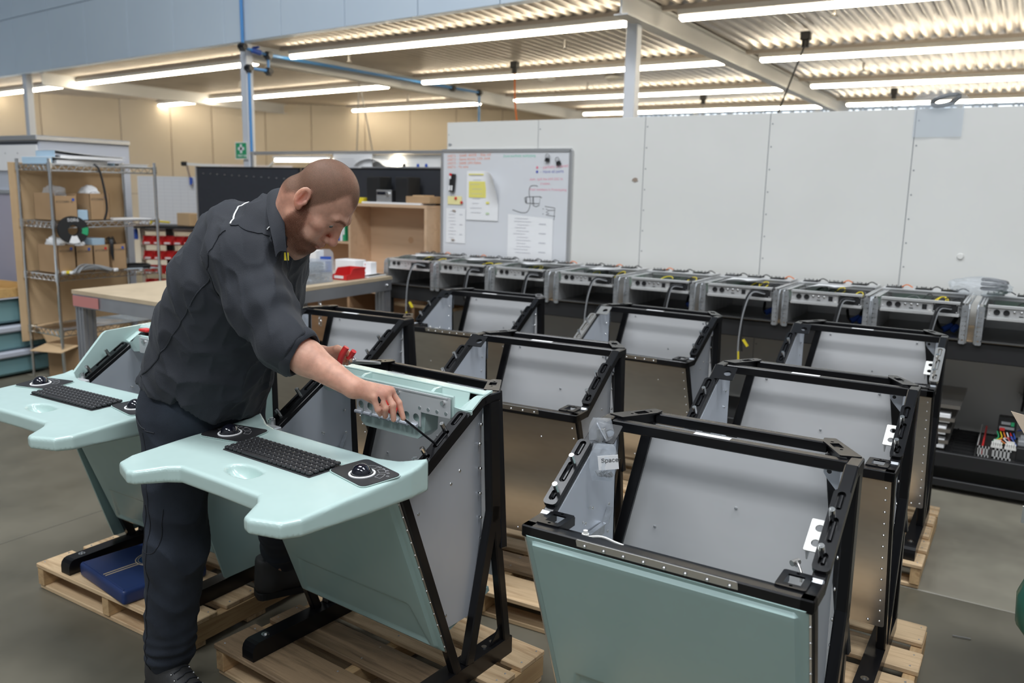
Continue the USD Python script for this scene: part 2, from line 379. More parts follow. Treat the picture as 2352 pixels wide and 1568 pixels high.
# far glazed hall seen over the partition
fh = structure('wall_far')
part(fh, 'wall', MB().bb((-9, 21.9, 0), (9, 22.0, 3.1)), 'hall_light')
rng = np.random.default_rng(4)
for k in range(14):
    x0 = -8.6 + 1.22 * k
    for j in range(2):
        part(fh, 'window_pane', MB().bb((x0, 21.85, 2.85 + 0.75 * j), (x0 + 1.1, 21.89, 3.52 + 0.75 * j)), 'window_glow')
part(fh, 'window_frame', MB().bb((-9, 21.8, 3.54), (9, 21.92, 3.58)).bb((-9, 21.8, 2.78), (9, 21.92, 2.84)).bb((-9, 21.86, 4.3), (9, 21.95, 6.5)), 'grey_plastic')
for k in range(5):
    m = MB(); y0 = 16.6 + k * 1.0
    m.bb((-9, y0, 2.98), (9, y0 + 0.06, 3.03)).bb((-9, y0, 3.5), (9, y0 + 0.06, 3.55))
    for i in range(30):
        xa = -9 + 0.6 * i
        m.bar((xa, y0 + 0.03, 3.0), (xa + 0.3, y0 + 0.03, 3.52), 0.03, 0.03, up=(0, 1, 0)).bar((xa + 0.3, y0 + 0.03, 3.52), (xa + 0.6, y0 + 0.03, 3.0), 0.03, 0.03, up=(0, 1, 0))
    part(fh, 'roof_truss', m, 'hall_light')
for k in range(7):
    part(fh, 'post', MB().bb((-8.2 + 2.3 * k, 16.2, 0), (-8.1 + 2.3 * k, 16.3, 3.4)), 'beam_white')

# ------------------------------------------------------------------ linear lamps under the deck
def lamp(x0, y0, x1, y1, label, group):
    L = math.hypot(x1 - x0, y1 - y0); a = math.atan2(y1 - y0, x1 - x0)
    t = thing('linear_lamp', label, 'lamp', ((x0 + x1) / 2, (y0 + y1) / 2, 3.06), a, group)
    part(t, 'diffuser', MB().box((0, 0, 0.0), (L, 0.062, 0.05), ch=0.02), 'lamp_glow')
    part(t, 'housing', MB().box((0, 0, 0.045), (L + 0.02, 0.07, 0.05), ch=0.006), 'white_paint')
    part(t, 'mounting_rail', MB().box((0, 0, 0.088), (L + 0.3, 0.05, 0.035)), 'deck_metal')
rows = [(7.0, 'nearest'), (9.42, 'second'), (11.83, 'third'), (14.3, 'farthest')]
for yk, o in rows:
    lamp(-2.68, yk - 0.1, 1.65, yk, f'{o} of the long glowing lamps in the right-hand ceiling bay', 'linear lamps, right bay')
for yk, o in rows:
    lamp(-7.36, yk + 0.03, -3.06, yk - 0.09 if yk < 10 else yk + 0.03, f'{o} of the long glowing lamps in the middle ceiling bay', 'linear lamps, middle bay')
for (a, b, c, d, lab) in ((-12.6, 7.62, -8.1, 7.21, 'long glowing lamp just left of the blue air pipe, nearest the bulkhead'), (-12.51, 10.03, -8.09, 9.61, 'long glowing lamp crossing behind the blue-piped column'),
                          (-11.28, 12.33, -8.15, 12.07, 'glowing lamp over the workstation frame, farthest in its bay'), (-17.3, 8.1, -12.98, 7.68, 'glowing lamp at the far left edge above the grey cabinet'), (-14.3, 10.29, -12.89, 10.1, 'short glowing lamp against the back wall left of the column')):
    lamp(a, b, c, d, lab, None)

# ------------------------------------------------------------------ services on the posts
simple('pipe_blue', (0.08, 0.28, 0.62), 0.35)
t = thing('air_pipe', 'blue compressed air pipe with black fittings running along the ceiling beam', 'pipe')
part(t, 'pipe', MB().cyl((-7.5, 6.47, 3.12), (-7.5, 6.44, 7.0), 0.018, 10), 'pipe_blue')
part(t, 'pipe', MB().cyl((-7.5, 6.47, 3.09), (-7.45, 6.78, 3.05), 0.016, 10), 'pipe_blue')
part(t, 'pipe', MB().cyl((-7.45, 6.78, 3.05), (-7.45, 6.78, 2.88), 0.016, 10).cyl((-7.45, 6.78, 2.88), (-7.47, 6.52, 2.88), 0.016, 10), 'pipe_blue')
part(t, 'pipe', MB().cyl((-7.47, 6.52, 2.88), (-7.47, 6.52, 0.9), 0.018, 10), 'pipe_blue')
part(t, 'pipe', MB().cyl((-7.45, 6.78, 3.05), (-7.46, 11.0, 3.1), 0.02, 10), 'pipe_blue')
part(t, 'pipe', MB().cyl((-7.46, 11.0, 3.1), (-7.46, 11.0, 1.2), 0.018, 10), 'pipe_blue')
for c in ((-7.5, 6.47, 3.1), (-7.45, 6.78, 3.05), (-7.45, 6.78, 2.88), (-7.47, 6.52, 2.88), (-7.46, 11.0, 3.1), (-7.46, 10.3, 3.09)):
    part(t, 'fitting', MB().cyl((c[0] - 0.045, c[1], c[2]), (c[0] + 0.045, c[1], c[2]), 0.034, 10).cyl((c[0], c[1], c[2] - 0.05), (c[0], c[1], c[2] + 0.035), 0.034, 10), 'black_plastic')
part(t, 'valve', MB().cyl((-7.48, 6.58, 3.075), (-7.46, 6.68, 3.06), 0.03, 10).box((-7.47, 6.63, 3.11), (0.09, 0.02, 0.02)), 'blue_plastic')

t = thing('first_aid_sign', 'green first aid sign with white cross fixed on the white column', 'sign', (-7.67, 6.55, 2.0))
part(t, 'board', MB().bb((-0.1, -0.004, -0.095), (0.1, 0, 0.095)), 'label_white')
part(t, 'green_field', MB().bb((-0.088, -0.006, -0.085), (0.088, -0.004, 0.085)), 'green_plastic')
part(t, 'cross', MB().bb((-0.05, -0.008, 0.005), (0.05, -0.006, 0.037)).bb((-0.016, -0.008, -0.028), (0.016, -0.006, 0.07)), 'label_white')
tv, tf = text('FIRST AID', 0.022, True)
part(t, 'lettering', MB().add(tv, tf, R=rotm([1, 0, 0], np.pi / 2), t=(-0.062, -0.006, -0.068)), 'label_white')

def ceiling_cord(label, x, y, pts, m, r=0.011):
    t = thing('ceiling_outlet', label, 'cord', (x, y, 3.16))
    part(t, 'ceiling_box', MB().box((0, 0, -0.05), (0.09, 0.09, 0.08), ch=0.008).cyl((0, 0, -0.09), (0, 0, -0.15), 0.035, 12), 'black_plastic')
    if pts is not None: part(t, 'cord', MB().tube(curve(pts, 16), r, 6), m)
ceiling_cord('orange cord hanging from a ceiling box behind the partition', -5.5, 8.86, [(0, 0, -0.12), (0.06, -0.05, -0.6), (0.2, -0.1, -1.1), (0.35, -0.1, -1.7)], 'orange_plastic')
ceiling_cord('black cord hanging slantwise from a ceiling box near the right lamps', -2.0, 8.4, [(0, 0, -0.12), (-0.25, 0.2, -0.7), (-0.55, 0.4, -1.5)], 'black_plastic', 0.008)
ceiling_cord('white ceiling box with a thin drop wire behind the middle column', -4.55, 12.9, [(0, 0, -0.1), (0, 0, -0.5), (0, 0, -0.9)], 'grey_plastic', 0.006)
ceiling_cord('white ceiling box with short wire under the right-hand deck', -1.85, 13.1, [(0, 0, -0.1), (0, 0, -0.4), (0, 0, -0.8)], 'grey_plastic', 0.006)
for (x_, y_) in ((-4.3, 7.9), (-1.55, 7.4), (-1.85, 10.6), (-5.6, 11.0), (-10.4, 8.9), (-7.0, 7.6), (-9.1, 11.3)):
    t = thing('sprinkler', 'small brass sprinkler head under the corrugated deck', 'sprinkler', (x_, y_, 3.16), group='sprinklers under the deck')
    part(t, 'pipe', MB().cyl((0, 0, 0), (0, 0, -0.07), 0.014, 8), 'bare_steel'); part(t, 'deflector', MB().lathe([(0, -0.1), (0.035, -0.098), (0.035, -0.094), (0.012, -0.08), (0.014, -0.066)], 12), 'bare_steel')
for (x_, y_, lab) in ((-5.9, 10.35, 'flat round detector on the deck left of the orange cord'), (-5.0, 10.6, 'flat round detector on the deck right of the orange cord')):
    t = thing('ceiling_detector', lab, 'detector', (x_, y_, 3.16)); part(t, 'base', MB().lathe([(0.12, 0), (0.12, -0.02), (0.07, -0.045), (0, -0.05)], 18), 'white_paint', smooth=40)
t = thing('hanging_wire', 'pair of thin grey suspension wires above the workstation frame', 'wire')
part(t, 'wire', MB().tube([(-8.65, 9.6, 3.16), (-8.72, 9.6, 1.95)], 0.009, 5), 'grey_plastic')
part(t, 'wire', MB().tube([(-8.63, 9.6, 3.1), (-8.35, 9.6, 1.95)], 0.009, 5), 'grey_plastic')
# ------------------------------------------------------------------ the tall hall around the camera
noisy('hall_wall', (0.24, 0.25, 0.26), (0.28, 0.29, 0.30), 0.6, (0.6, 0.7))
hr = structure('wall_right'); part(hr, 'panel', MB().bb((4.2, -6.0, 0), (4.3, 16, 7.8)), 'hall_wall')
hb = structure('wall_front'); part(hb, 'panel', MB().bb((-18.6, -6.1, 0), (4.3, -6.0, 7.8)), 'hall_wall')
hl = structure('wall_left'); part(hl, 'panel', MB().bb((-18.7, -6.0, 0), (-18.6, 16, 7.8)), 'hall_wall')
hc = structure('roof')
for y0, y1 in ((-6.1, -3.9), (-2.1, 0.7), (2.5, 7.9)): part(hc, 'deck', MB().bb((-18.7, y0, 7.8), (4.3, y1, 7.9)), 'hall_light')
for y0 in (-3.9, 0.7):
    for x0, x1 in ((-18.7, -6.0), (-2.0, -0.5), (3.5, 4.3)): part(hc, 'deck', MB().bb((x0, y0, 7.8), (x1, y0 + 1.8, 7.9)), 'hall_light')
# ------------------------------------------------------------------ signed distance modelling with surface nets
def surface_net(fn, lo, hi, h, proj=2, keep=False):
    """mesh of fn(points) = 0 inside the box lo..hi at cell size h"""
    lo, hi = np.asarray(lo, float), np.asarray(hi, float)
    n = np.ceil((hi - lo) / h).astype(int) + 1
    ax = [lo[k] + h * np.arange(n[k]) for k in range(3)]
    G = np.empty(n, np.float32)
    YY, ZZ = np.meshgrid(ax[1], ax[2], indexing='ij'); flat = np.stack([np.zeros(YY.size), YY.ravel(), ZZ.ravel()], 1)
    step = max(1, 400000 // YY.size)
    for i in range(0, n[0], step):
        xs = ax[0][i:i + step]
        p = np.tile(flat, (len(xs), 1)); p[:, 0] = np.repeat(xs, YY.size)
        G[i:i + step] = fn(p).reshape(len(xs), n[1], n[2])
    S = G < 0
    c = np.zeros(n - 1, int)
    for a in (0, 1):
        for b in (0, 1):
            for d in (0, 1): c += S[a:n[0] - 1 + a, b:n[1] - 1 + b, d:n[2] - 1 + d]
    act = (c > 0) & (c < 8)
    idx = np.full(n - 1, -1, int); cells = np.argwhere(act); idx[act] = np.arange(len(cells))
    acc = np.zeros((len(cells), 3)); cnt = np.zeros(len(cells))
    corners = [(a, b, d) for a in (0, 1) for b in (0, 1) for d in (0, 1)]
    for p in corners:
        for k in range(3):
            if p[k]: continue
            q = list(p); q[k] = 1
            g0 = G[cells[:, 0] + p[0], cells[:, 1] + p[1], cells[:, 2] + p[2]]; g1 = G[cells[:, 0] + q[0], cells[:, 1] + q[1], cells[:, 2] + q[2]]
            m = (g0 < 0) != (g1 < 0); t = g0[m] / (g0[m] - g1[m])
            pt = np.tile(np.array(p, float), (m.sum(), 1)); pt[:, k] = t
            acc[m] += pt; cnt[m] += 1
    V = lo + h * (cells + acc / cnt[:, None])
    F = []
    for k in range(3):
        u, w = [(1, 2), (2, 0), (0, 1)][k]
        sl0 = [slice(None)] * 3; sl1 = [slice(None)] * 3; sl0[k] = slice(0, n[k] - 1); sl1[k] = slice(1, n[k])
        a, b = S[tuple(sl0)], S[tuple(sl1)]
        e = np.argwhere(a != b); e = e[(e[:, u] > 0) & (e[:, w] > 0) & (e[:, u] < n[u] - 1) & (e[:, w] < n[w] - 1)]
        inside = a[e[:, 0], e[:, 1], e[:, 2]]
        q = []
        for du, dw in ((-1, -1), (0, -1), (0, 0), (-1, 0)):
            r = e.copy(); r[:, u] += du; r[:, w] += dw; q.append(idx[r[:, 0], r[:, 1], r[:, 2]])
        q = np.stack(q, 1); q[~inside] = q[~inside][:, ::-1]
        F.append(q)
    F = np.vstack(F); F = F[(F >= 0).all(1)]
    for _ in range(proj):
        e = h * 0.25; g = np.stack([fn(V + e * np.eye(3)[k]) - fn(V - e * np.eye(3)[k]) for k in range(3)], 1) / (2 * e)
        d = fn(V); V = V - np.clip(d / np.maximum((g ** 2).sum(1), 0.2), -h, h)[:, None] * g * 0.9
    return V, np.vstack([F[:, [0, 1, 2]], F[:, [0, 2, 3]]])

def smin(a, b, k):
    h = np.clip(0.5 + 0.5 * (b - a) / k, 0, 1)
    return b + (a - b) * h - k * h * (1 - h)
def smax(a, b, k): return -smin(-a, -b, k)
def s_cone(p, a, b, r1, r2):
    """tapered capsule from a (radius r1) to b (radius r2)"""
    a, b = np.asarray(a, float), np.asarray(b, float); ba = b - a; L2 = ba @ ba
    t = np.clip(((p - a) @ ba) / L2, 0, 1)
    return np.linalg.norm(p - a - t[:, None] * ba, axis=1) - (r1 + (r2 - r1) * t)
def s_ell(p, c, r, R=None):
    q = p - np.asarray(c, float)
    if R is not None: q = q @ np.asarray(R)
    r = np.asarray(r, float); k0 = np.linalg.norm(q / r, axis=1); k1 = np.linalg.norm(q / r ** 2, axis=1)
    return k0 * (k0 - 1) / np.maximum(k1, 1e-9)
def s_box(p, c, half, r=0.0, R=None):
    q = p - np.asarray(c, float)
    if R is not None: q = q @ np.asarray(R)
    q = np.abs(q) - (np.asarray(half) - r)
    return np.linalg.norm(np.maximum(q, 0), axis=1) + np.minimum(q.max(1), 0) - r
def s_poly2(p2, poly):
    v = np.asarray(poly, float); n = len(v); d = np.full(len(p2), 1e9); s = np.ones(len(p2))
    for i in range(n):
        a, b = v[i], v[i - 1]; e = b - a; w = p2 - a
        t = np.clip((w @ e) / (e @ e), 0, 1); d = np.minimum(d, ((w - t[:, None] * e) ** 2).sum(1))
        c1 = p2[:, 1] >= a[1]; c2 = p2[:, 1] < b[1]; c3 = e[0] * w[:, 1] > e[1] * w[:, 0]
        s = np.where((c1 & c2 & c3) | (~c1 & ~c2 & ~c3), -s, s)
    return s * np.sqrt(d)
# ------------------------------------------------------------------ control consoles on pallets
CONS = {  # x, y, turn
 'C0': (-2.745, 1.697, 0.0), 'C1': (-1.6877, 1.6567, -.0794), 'C2': (-.6093, 1.5914, -.0057), 'C3': (-.5861, 2.523, -.0059), 'C4': (-.5969, 3.7488, 0.0),
 'C5': (-1.6171, 2.5144, .0483), 'C6': (-1.6313, 3.6823, -.0315), 'C7': (-2.6605, 3.6983, .0364), 'C8': (-2.7406, 2.5904, .0559)}
SL = np.array([0.272, 0.170]); SLL = np.linalg.norm(SL); SLD = SL / SLL          # slope of the side tubes in (s, z)
RS = np.stack([[1, 0, 0], [0, SLD[0], SLD[1]], [0, -SLD[1], SLD[0]]], 1)           # columns: lateral, up the slope, out of it
def on_slope(x, s, off=0.0):
    k = (s - 0.10) / SLD[0]
    return np.array([x, 0.10 + SLD[0] * k - SLD[1] * off, 0.848 + SLD[1] * k + SLD[0] * off])
YZ = np.array([[0, 0, 1.0], [1, 0, 0], [0, 1, 0]])   # polygon (s, z) extruded along x
FD = np.array([0.246, -0.646]) / np.hypot(0.246, 0.646)                             # down the sloping front
RF = np.stack([[1, 0, 0], [0, -FD[0], -FD[1]], [0, FD[1], -FD[0]]], 1)
RF[:, 2] = np.cross(RF[:, 0], RF[:, 1])                                             # outward (towards the front)
if RF[1, 2] > 0: RF[:, 2] *= -1
def on_front(x, k, off=0.0):
    """k metres down the front from the top edge, off in front of it"""
    return np.array([x, 0.004, 0.832]) + k * np.array([0, FD[0], FD[1]]) + off * RF[:, 2]

def holes_poly(w, h, holes, r=0.004):
    p = rounded(sbox(-w / 2, -h / 2, w / 2, h / 2), r)
    for q in holes: p = p.difference(q)
    return p

def rail_mesh():
    p = rounded(sbox(-0.0185, 0, 0.0185, 0.222), 0.011)
    from shapely import affinity
    for c, l in ((0.19, 0.052), (0.108, 0.07), (0.03, 0.034)):
        p = p.difference(affinity.rotate(slot(0, 0, l, 0.0175), 90, origin=(0, 0)).buffer(0).__class__(affinity.translate(affinity.rotate(slot(0, 0, l, 0.0175), 90, origin=(0, 0)), 0, c)))
    m = MB().prism(p, 0.012)
    m.prism(rounded(sbox(-0.0165, 0.003, 0.0165, 0.219), 0.009), 0.003)
    for c, l in ((0.19, 0.036), (0.108, 0.05), (0.03, 0.016)):      # threaded stud seen in each slot
        m.cyl((0, c - l / 2, 0.006), (0, c + l / 2, 0.006), 0.0045, 8)
    return m
RAIL = rail_mesh()

def console(key, label, front='bare', desk=False, tray=False, clip=False, rail_left='black_steel', rail_right='black_steel', strip=True, cover=False, bags=False):
    X0, Y0, a = CONS[key]
    t = thing('control_console', label, 'console', (X0, Y0, 0), a)
    B = 'black_steel'
    for sx in (-1, 1):
        # foot with rounded toe
        prof = [(-0.025, 0.111), (0.545, 0.111), (0.545, 0.17), (0.0, 0.17), (-0.012, 0.166), (-0.021, 0.156), (-0.025, 0.142)]
        f = MB().prism(Polygon(prof), 0.056, R=YZ, t=(sx * 0.306 - 0.028, 0, 0))
        foot = part(t, 'foot', f, B)
        part(foot, 'floor_bolt', MB().cyl((sx * 0.306, 0.045, 0.168), (sx * 0.306, 0.045, 0.1715), 0.013, 14).cyl((sx * 0.306, 0.045, 0.17), (sx * 0.306, 0.045, 0.176), 0.006, 6).cyl((sx * 0.306, 0.47, 0.168), (sx * 0.306, 0.47, 0.173), 0.009, 10).cyl((sx * 0.306, 0.43, 0.168), (sx * 0.306, 0.43, 0.173), 0.009, 10), 'chrome', kind='stuff')
        part(t, 'front_leg', MB().bar((sx * 0.319, 0.022, 0.835), (sx * 0.319, 0.272, 0.165), 0.03, 0.032, up=(0, 1, 0), ch=0.004), B)
        part(t, 'side_tube', MB().bar((sx * 0.319, 0.0, 0.833), (sx * 0.319, 0.108, 0.833), 0.03, 0.03, ch=0.003)
             .bar((sx * 0.319, 0.093, 0.8285), (sx * 0.319, 0.386, 1.0125 - 0.004), 0.03, 0.03, ch=0.003)
             .bar((sx * 0.319, 0.372, 1.003), (sx * 0.319, 0.458, 1.003), 0.03, 0.03, ch=0.003), B)
        part(t, 'back_post', MB().bar((sx * 0.319, 0.427, 1.0), (sx * 0.319, 0.449, 0.60), 0.03, 0.048, up=(0, 1, 0), ch=0.004).bar((sx * 0.319, 0.449, 0.62), (sx * 0.319, 0.521, 0.165), 0.03, 0.034, up=(0, 1, 0), ch=0.004)
             .prism(Polygon([(0.44, 0.17), (0.51, 0.17), (0.51, 0.24)]), 0.006, R=YZ, t=(sx * 0.319 - 0.003, 0, 0)), B)
        part(t, 'brace', MB().bar((sx * 0.319, 0.448, 0.655), (sx * 0.319, 0.326, 0.165), 0.03, 0.04, up=(0, 1, 0), ch=0.004), B)
        # sloping trapezoid bar of the back frame
        part(t, 'back_bar', MB().bar((sx * 0.244, 0.55, 0.99), (sx * 0.327, 0.482, 0.50), 0.03, 0.03, up=(0, 1, 0), ch=0.003), B)
        # side panel: aluminium sheet with a rolled rear edge
        u = np.linspace(0, 1, 9); zs = np.linspace(0, 1, 10); P = np.zeros((10, 12, 3))
        for i, q in enumerate(zs):
            z = 0.315 + q * (0.986 - 0.315)
            s0 = np.interp(z, [0.30, 0.82, 0.8201, 0.99], [0.236, 0.03, 0.085, 0.358]); s1 = np.interp(z, [0.315, 0.6, 0.88, 0.99], [0.44, 0.425, 0.415, 0.42])
            for j in range(12):
                k = j / 11; s = s0 + (s1 - s0) * k
                P[i, j] = (sx * (0.3025 - max(0, k - 0.75) ** 2 * 0.22), s, z)
        sp = part(t, 'side_panel', MB().sheet(P if sx > 0 else P[:, ::-1], 0.0025), 'aluminium_wall', smooth=40)
        m = MB()
        for (s, z) in ((0.40, 0.92), (0.40, 0.78), (0.41, 0.55), (0.41, 0.47), (0.30, 0.80), (0.26, 0.77), (0.24, 0.36), (0.12, 0.72), (0.395, 0.86), (0.40, 0.70), (0.405, 0.62)):
            xi = 0.3025 - 0.004
            m.sph((sx * 0.3045, s, z), 0.0055, 5, (0.6, 1, 1)); m.sph((sx * (xi - 0.004), s, z), 0.005, 5, (0.6, 1, 1))
        part(sp, 'bolt_heads', m, 'chrome', kind='stuff')
        part(sp, 'hanging_tab', MB().prism(Polygon([(-0.055, 0.0), (0.0, 0.0), (0.0, -0.085), (-0.045, -0.035), (-0.055, -0.02)]).difference(Point(-0.042, -0.016).buffer(0.006)), 0.002, R=np.array([[-sx, 0, 0], [0, 0, 1.0], [0, 1, 0]]) if sx < 0 else np.array([[1.0, 0, 0], [0, 0, 1.0], [0, 1, 0]]), t=(sx * 0.30, 0.452, 0.986)), 'aluminium_wall')
        # saddle strap on the inner face
        xs = sx * 0.292
        m = MB().bar((xs, 0.14, 0.735), (xs, 0.37, 0.735), 0.014, 0.0025).bar((xs - sx * 0.004, 0.14, 0.734), (xs - sx * 0.004, 0.125, 0.775), 0.016, 0.0025, up=(0, 1, 0)).bar((xs - sx * 0.004, 0.37, 0.734), (xs - sx * 0.004, 0.392, 0.775), 0.016, 0.0025, up=(0, 1, 0)).bar((xs, 0.14, 0.72), (xs, 0.37, 0.72), 0.003, 0.03)
        m.cyl((xs - sx * 0.01, 0.123, 0.775), (xs - sx * 0.004, 0.123, 0.786), 0.007, 8)
        part(sp, 'saddle_strap', m, 'galvanised')
        # adjuster rail with two standoffs
        rm = rail_left if sx < 0 else rail_right
        x = sx * 0.319 if sx > 0 else -0.322
        v, f = RAIL.arr(); o = on_slope(x, 0.113, 0.001)
        rl = part(t, 'adjuster_rail', MB().add(v, f, R=RS, t=o), rm)
        for s in (0.233, 0.150):
            p0 = on_slope(sx * 0.3185 - sx * 0.004, s - 0.004, 0.012); p1 = p0 + RS[:, 2] * 0.034
            part(rl, 'standoff', MB().cyl(p0, p1, 0.0068, 10).cyl(p1, p1 + RS[:, 2] * 0.001, 0.0035, 8), 'chrome' if True else B)
        p0 = on_slope(x, 0.095, 0.001)
        part(rl, 'end_clamp', MB().box(p0 + RS[:, 1] * -0.002, (0.026, 0.02, 0.012), R=RS, ch=0.003), 'galvanised')
        # square bracket beside the front bar
        part(t, 'square_bracket', MB().prism(holes_poly(0.062, 0.082, [sbox(-0.017, -0.022, 0.017, 0.022), Point(0.0, 0.032).buffer(0.004), Point(0.0, -0.032).buffer(0.004)], 0.006), 0.004, t=(sx * 0.279, 0.068, 0.848)).bb((sx * 0.279 - 0.031, 0.028, 0.828), (sx * 0.279 - 0.019, 0.108, 0.849)).bb((sx * 0.279 + 0.019, 0.028, 0.828), (sx * 0.279 + 0.031, 0.108, 0.849)), B)
        # chamfered corner plate joining the two top bars
        q = np.array([(0.330, 0.452), (0.282, 0.436), (0.222, 0.535), (0.218, 0.566), (0.245, 0.577)]); q[:, 0] *= sx
        d = nrm(np.append(q[3] + q[4] - q[0] - q[1], 0))[:2]; c = q.mean(0)
        from shapely import affinity
        hole = affinity.translate(affinity.rotate(sbox(-0.019, -0.0115, 0.019, 0.0115), math.degrees(math.atan2(d[1], d[0])), origin=(0, 0)), *c)
        pl = rounded(Polygon(q), 0.004).difference(hole)
        for k in (-0.032, 0.032): pl = pl.difference(Point(*(c + d * k)).buffer(0.0042))
        part(t, 'corner_plate', MB().prism(pl, 0.004, t=(0, 0, 1.016)).bar((*(q[0] * 0.5 + q[1] * 0.5), 1.002), (*(q[3] * 0.5 + q[4] * 0.5), 1.002), 0.02, 0.026), 'black_steel')
    part(t, 'front_bar', MB().bb((-0.334, 0.0, 0.818), (0.334, 0.030, 0.848), ch=0.003), B)
    part(t, 'inner_rail', MB().bb((-0.30, 0.052, 0.812), (0.30, 0.072, 0.832), ch=0.002).bb((-0.30, 0.03, 0.815), (0.30, 0.055, 0.818)), B)
    part(t, 'top_bar', MB().bb((-0.305, 0.416, 0.984), (0.305, 0.444, 1.013), ch=0.003), B)
    part(t, 'top_bar', MB().bb((-0.232, 0.546, 0.986), (0.232, 0.572, 1.014), ch=0.003), B)
    # back panel
    P = np.array([[[-0.236, 0.548, 0.984], [0.236, 0.548, 0.984]], [[-0.318, 0.482, 0.50], [0.318, 0.482, 0.50]], [[-0.318, 0.475, 0.40], [0.318, 0.475, 0.40]]])
    bpn = part(t, 'back_panel', MB().sheet(P, 0.003), 'aluminium')
    m = MB()
    for (x, z) in ((0.02, 0.80), (-0.2, 0.70), (0.19, 0.69), (-0.19, 0.955), (0.2, 0.955), (-0.24, 0.60)):
        y = np.interp(z, [0.5, 0.984], [0.482, 0.548]) - 0.003; m.sph((x, y, z), 0.0045, 6, (1, 0.5, 1))
    part(bpn, 'fasteners', m, 'grey_plastic', kind='stuff')
    # front skin
    k1 = 0.605
    if front == 'bare':
        fp = part(t, 'front_panel', MB().prism(rounded(sbox(-0.326, -k1, 0.326, -0.0), 0.008), 0.003, R=RF, t=on_front(0, 0.0)), 'aluminium_front')
        m = MB()
        for x in np.arange(-0.28, 0.3, 0.093): m.sph(on_front(x, k1 - 0.02, 0.003), 0.005, 5)
    else:
        fp = part(t, 'front_panel', MB().prism(rounded(sbox(-0.329, -k1 - 0.012, 0.329, 0.0), 0.008), 0.003, R=RF, t=on_front(0, 0.0)), 'aluminium_front')
        # moulded aqua skin: raised field, stepped edges, recessed lower trapezoid
        nx, nk = 108, 100
        xg = np.linspace(-0.322, 0.322, nx); kg = np.linspace(0.006, k1 + 0.006, nk)
        XX, KK = np.meshgrid(xg, kg)
        ed = np.minimum.reduce([0.322 - np.abs(XX), KK - 0.006 + 0.004, k1 + 0.006 - KK])
        off = 0.005 + 0.010 * np.clip((ed - 0.016) / 0.006, 0, 1) - 0.004 * np.clip(1 - ed / 0.004, 0, 1)
        top, bot = 0.435, 0.585
        half = np.interp(KK, [top, bot], [0.245, 0.285])
        din = np.minimum.reduce([half - np.abs(XX), KK - top, bot - KK])
        off -= 0.006 * np.clip(din / 0.008, 0, 1)
        Pp = np.stack([on_front(0, 0)[0] + XX, 0.004 + KK * FD[0] + off * RF[1, 2], 0.832 + KK * FD[1] + off * RF[2, 2]], -1)
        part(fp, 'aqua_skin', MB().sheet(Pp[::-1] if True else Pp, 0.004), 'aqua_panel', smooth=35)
        m = MB()
        for k in np.arange(0.05, k1, 0.045): m.sph(on_front(0.3265, k, 0.003), 0.0035, 5)
    if strip:
        part(fp, 'fixing_strip', MB().prism(rounded(sbox(-0.186, -0.012, 0.184, 0.020), 0.004), 0.002, R=RF, t=on_front(0, 0.0, 0.0025)).prism(sbox(-0.182, -0.004, 0.18, 0.0), 0.002, R=RF, t=on_front(0, 0.0, 0.001)), 'bare_steel')
        for x in np.arange(-0.165, 0.18, 0.0475): m.sph(on_front(x, -0.006, 0.0045), 0.0048, 6)
    if front == 'bare':
        for k in np.arange(0.04, k1, 0.045): m.sph(on_front(0.312, k, 0.003), 0.0042, 5); m.sph(on_front(-0.312, k, 0.003), 0.0042, 5)
        for (x, k) in ((0.18, 0.10), (0.15, 0.42), (-0.2, 0.2), (-0.05, 0.33), (0.22, 0.5)): m.sph(on_front(x, k, 0.003), 0.004, 5)
    part(fp, 'rivets', m, 'steel', kind='stuff')
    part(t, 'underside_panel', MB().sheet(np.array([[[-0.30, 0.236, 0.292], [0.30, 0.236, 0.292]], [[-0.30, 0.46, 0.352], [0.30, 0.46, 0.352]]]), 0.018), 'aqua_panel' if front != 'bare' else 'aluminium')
    # bracket with a round hole on the left slope
    part(t, 'hole_bracket', MB().prism(holes_poly(0.064, 0.066, [Point(0.006, 0).buffer(0.0135)], 0.004), 0.003, R=RS, t=on_slope(-0.279, 0.337, 0.002)).prism(sbox(-0.012, -0.033, 0.0, 0.033), 0.004, R=RS, t=on_slope(-0.303, 0.337, -0.001)), 'black_steel' if rail_left == 'black_steel' else rail_left)
    if clip:
        part(t, 'white_clip', MB().prism(holes_poly(0.03, 0.086, [Point(0.006, 0.02).buffer(0.0095), Point(0.006, -0.02).buffer(0.0095)], 0.003), 0.003, R=RS, t=on_slope(0.288, 0.19, 0.002)).box(on_slope(0.279, 0.19, -0.012), (0.003, 0.086, 0.03), R=RS), 'white_plastic')
    if not desk:
        part(t, 'label_strip', MB().bb((-0.075, 0.42, 1.0128), (0.02, 0.44, 1.0136)), 'label_white')
        m = MB().tube(curve([(-0.185, 0.05, 0.835), (-0.15, 0.055, 0.842), (-0.12, 0.06, 0.835), (-0.1, 0.065, 0.83)], 14), 0.0028, 6)
        m.cyl((-0.19, 0.05, 0.828), (-0.19, 0.05, 0.842), 0.009, 8).cyl((-0.19, 0.05, 0.842), (-0.19, 0.05, 0.85), 0.006, 6)
        part(t, 'earth_wire', m, 'white_plastic')
        m = MB().tube(curve([(0.20, 0.45, 0.72), (0.21, 0.42, 0.735), (0.225, 0.40, 0.72), (0.228, 0.39, 0.70)], 14), 0.003, 6).cyl((0.192, 0.44, 0.72), (0.205, 0.46, 0.722), 0.008, 8)
        part(t, 'earth_wire', m, 'bare_steel')
    return t

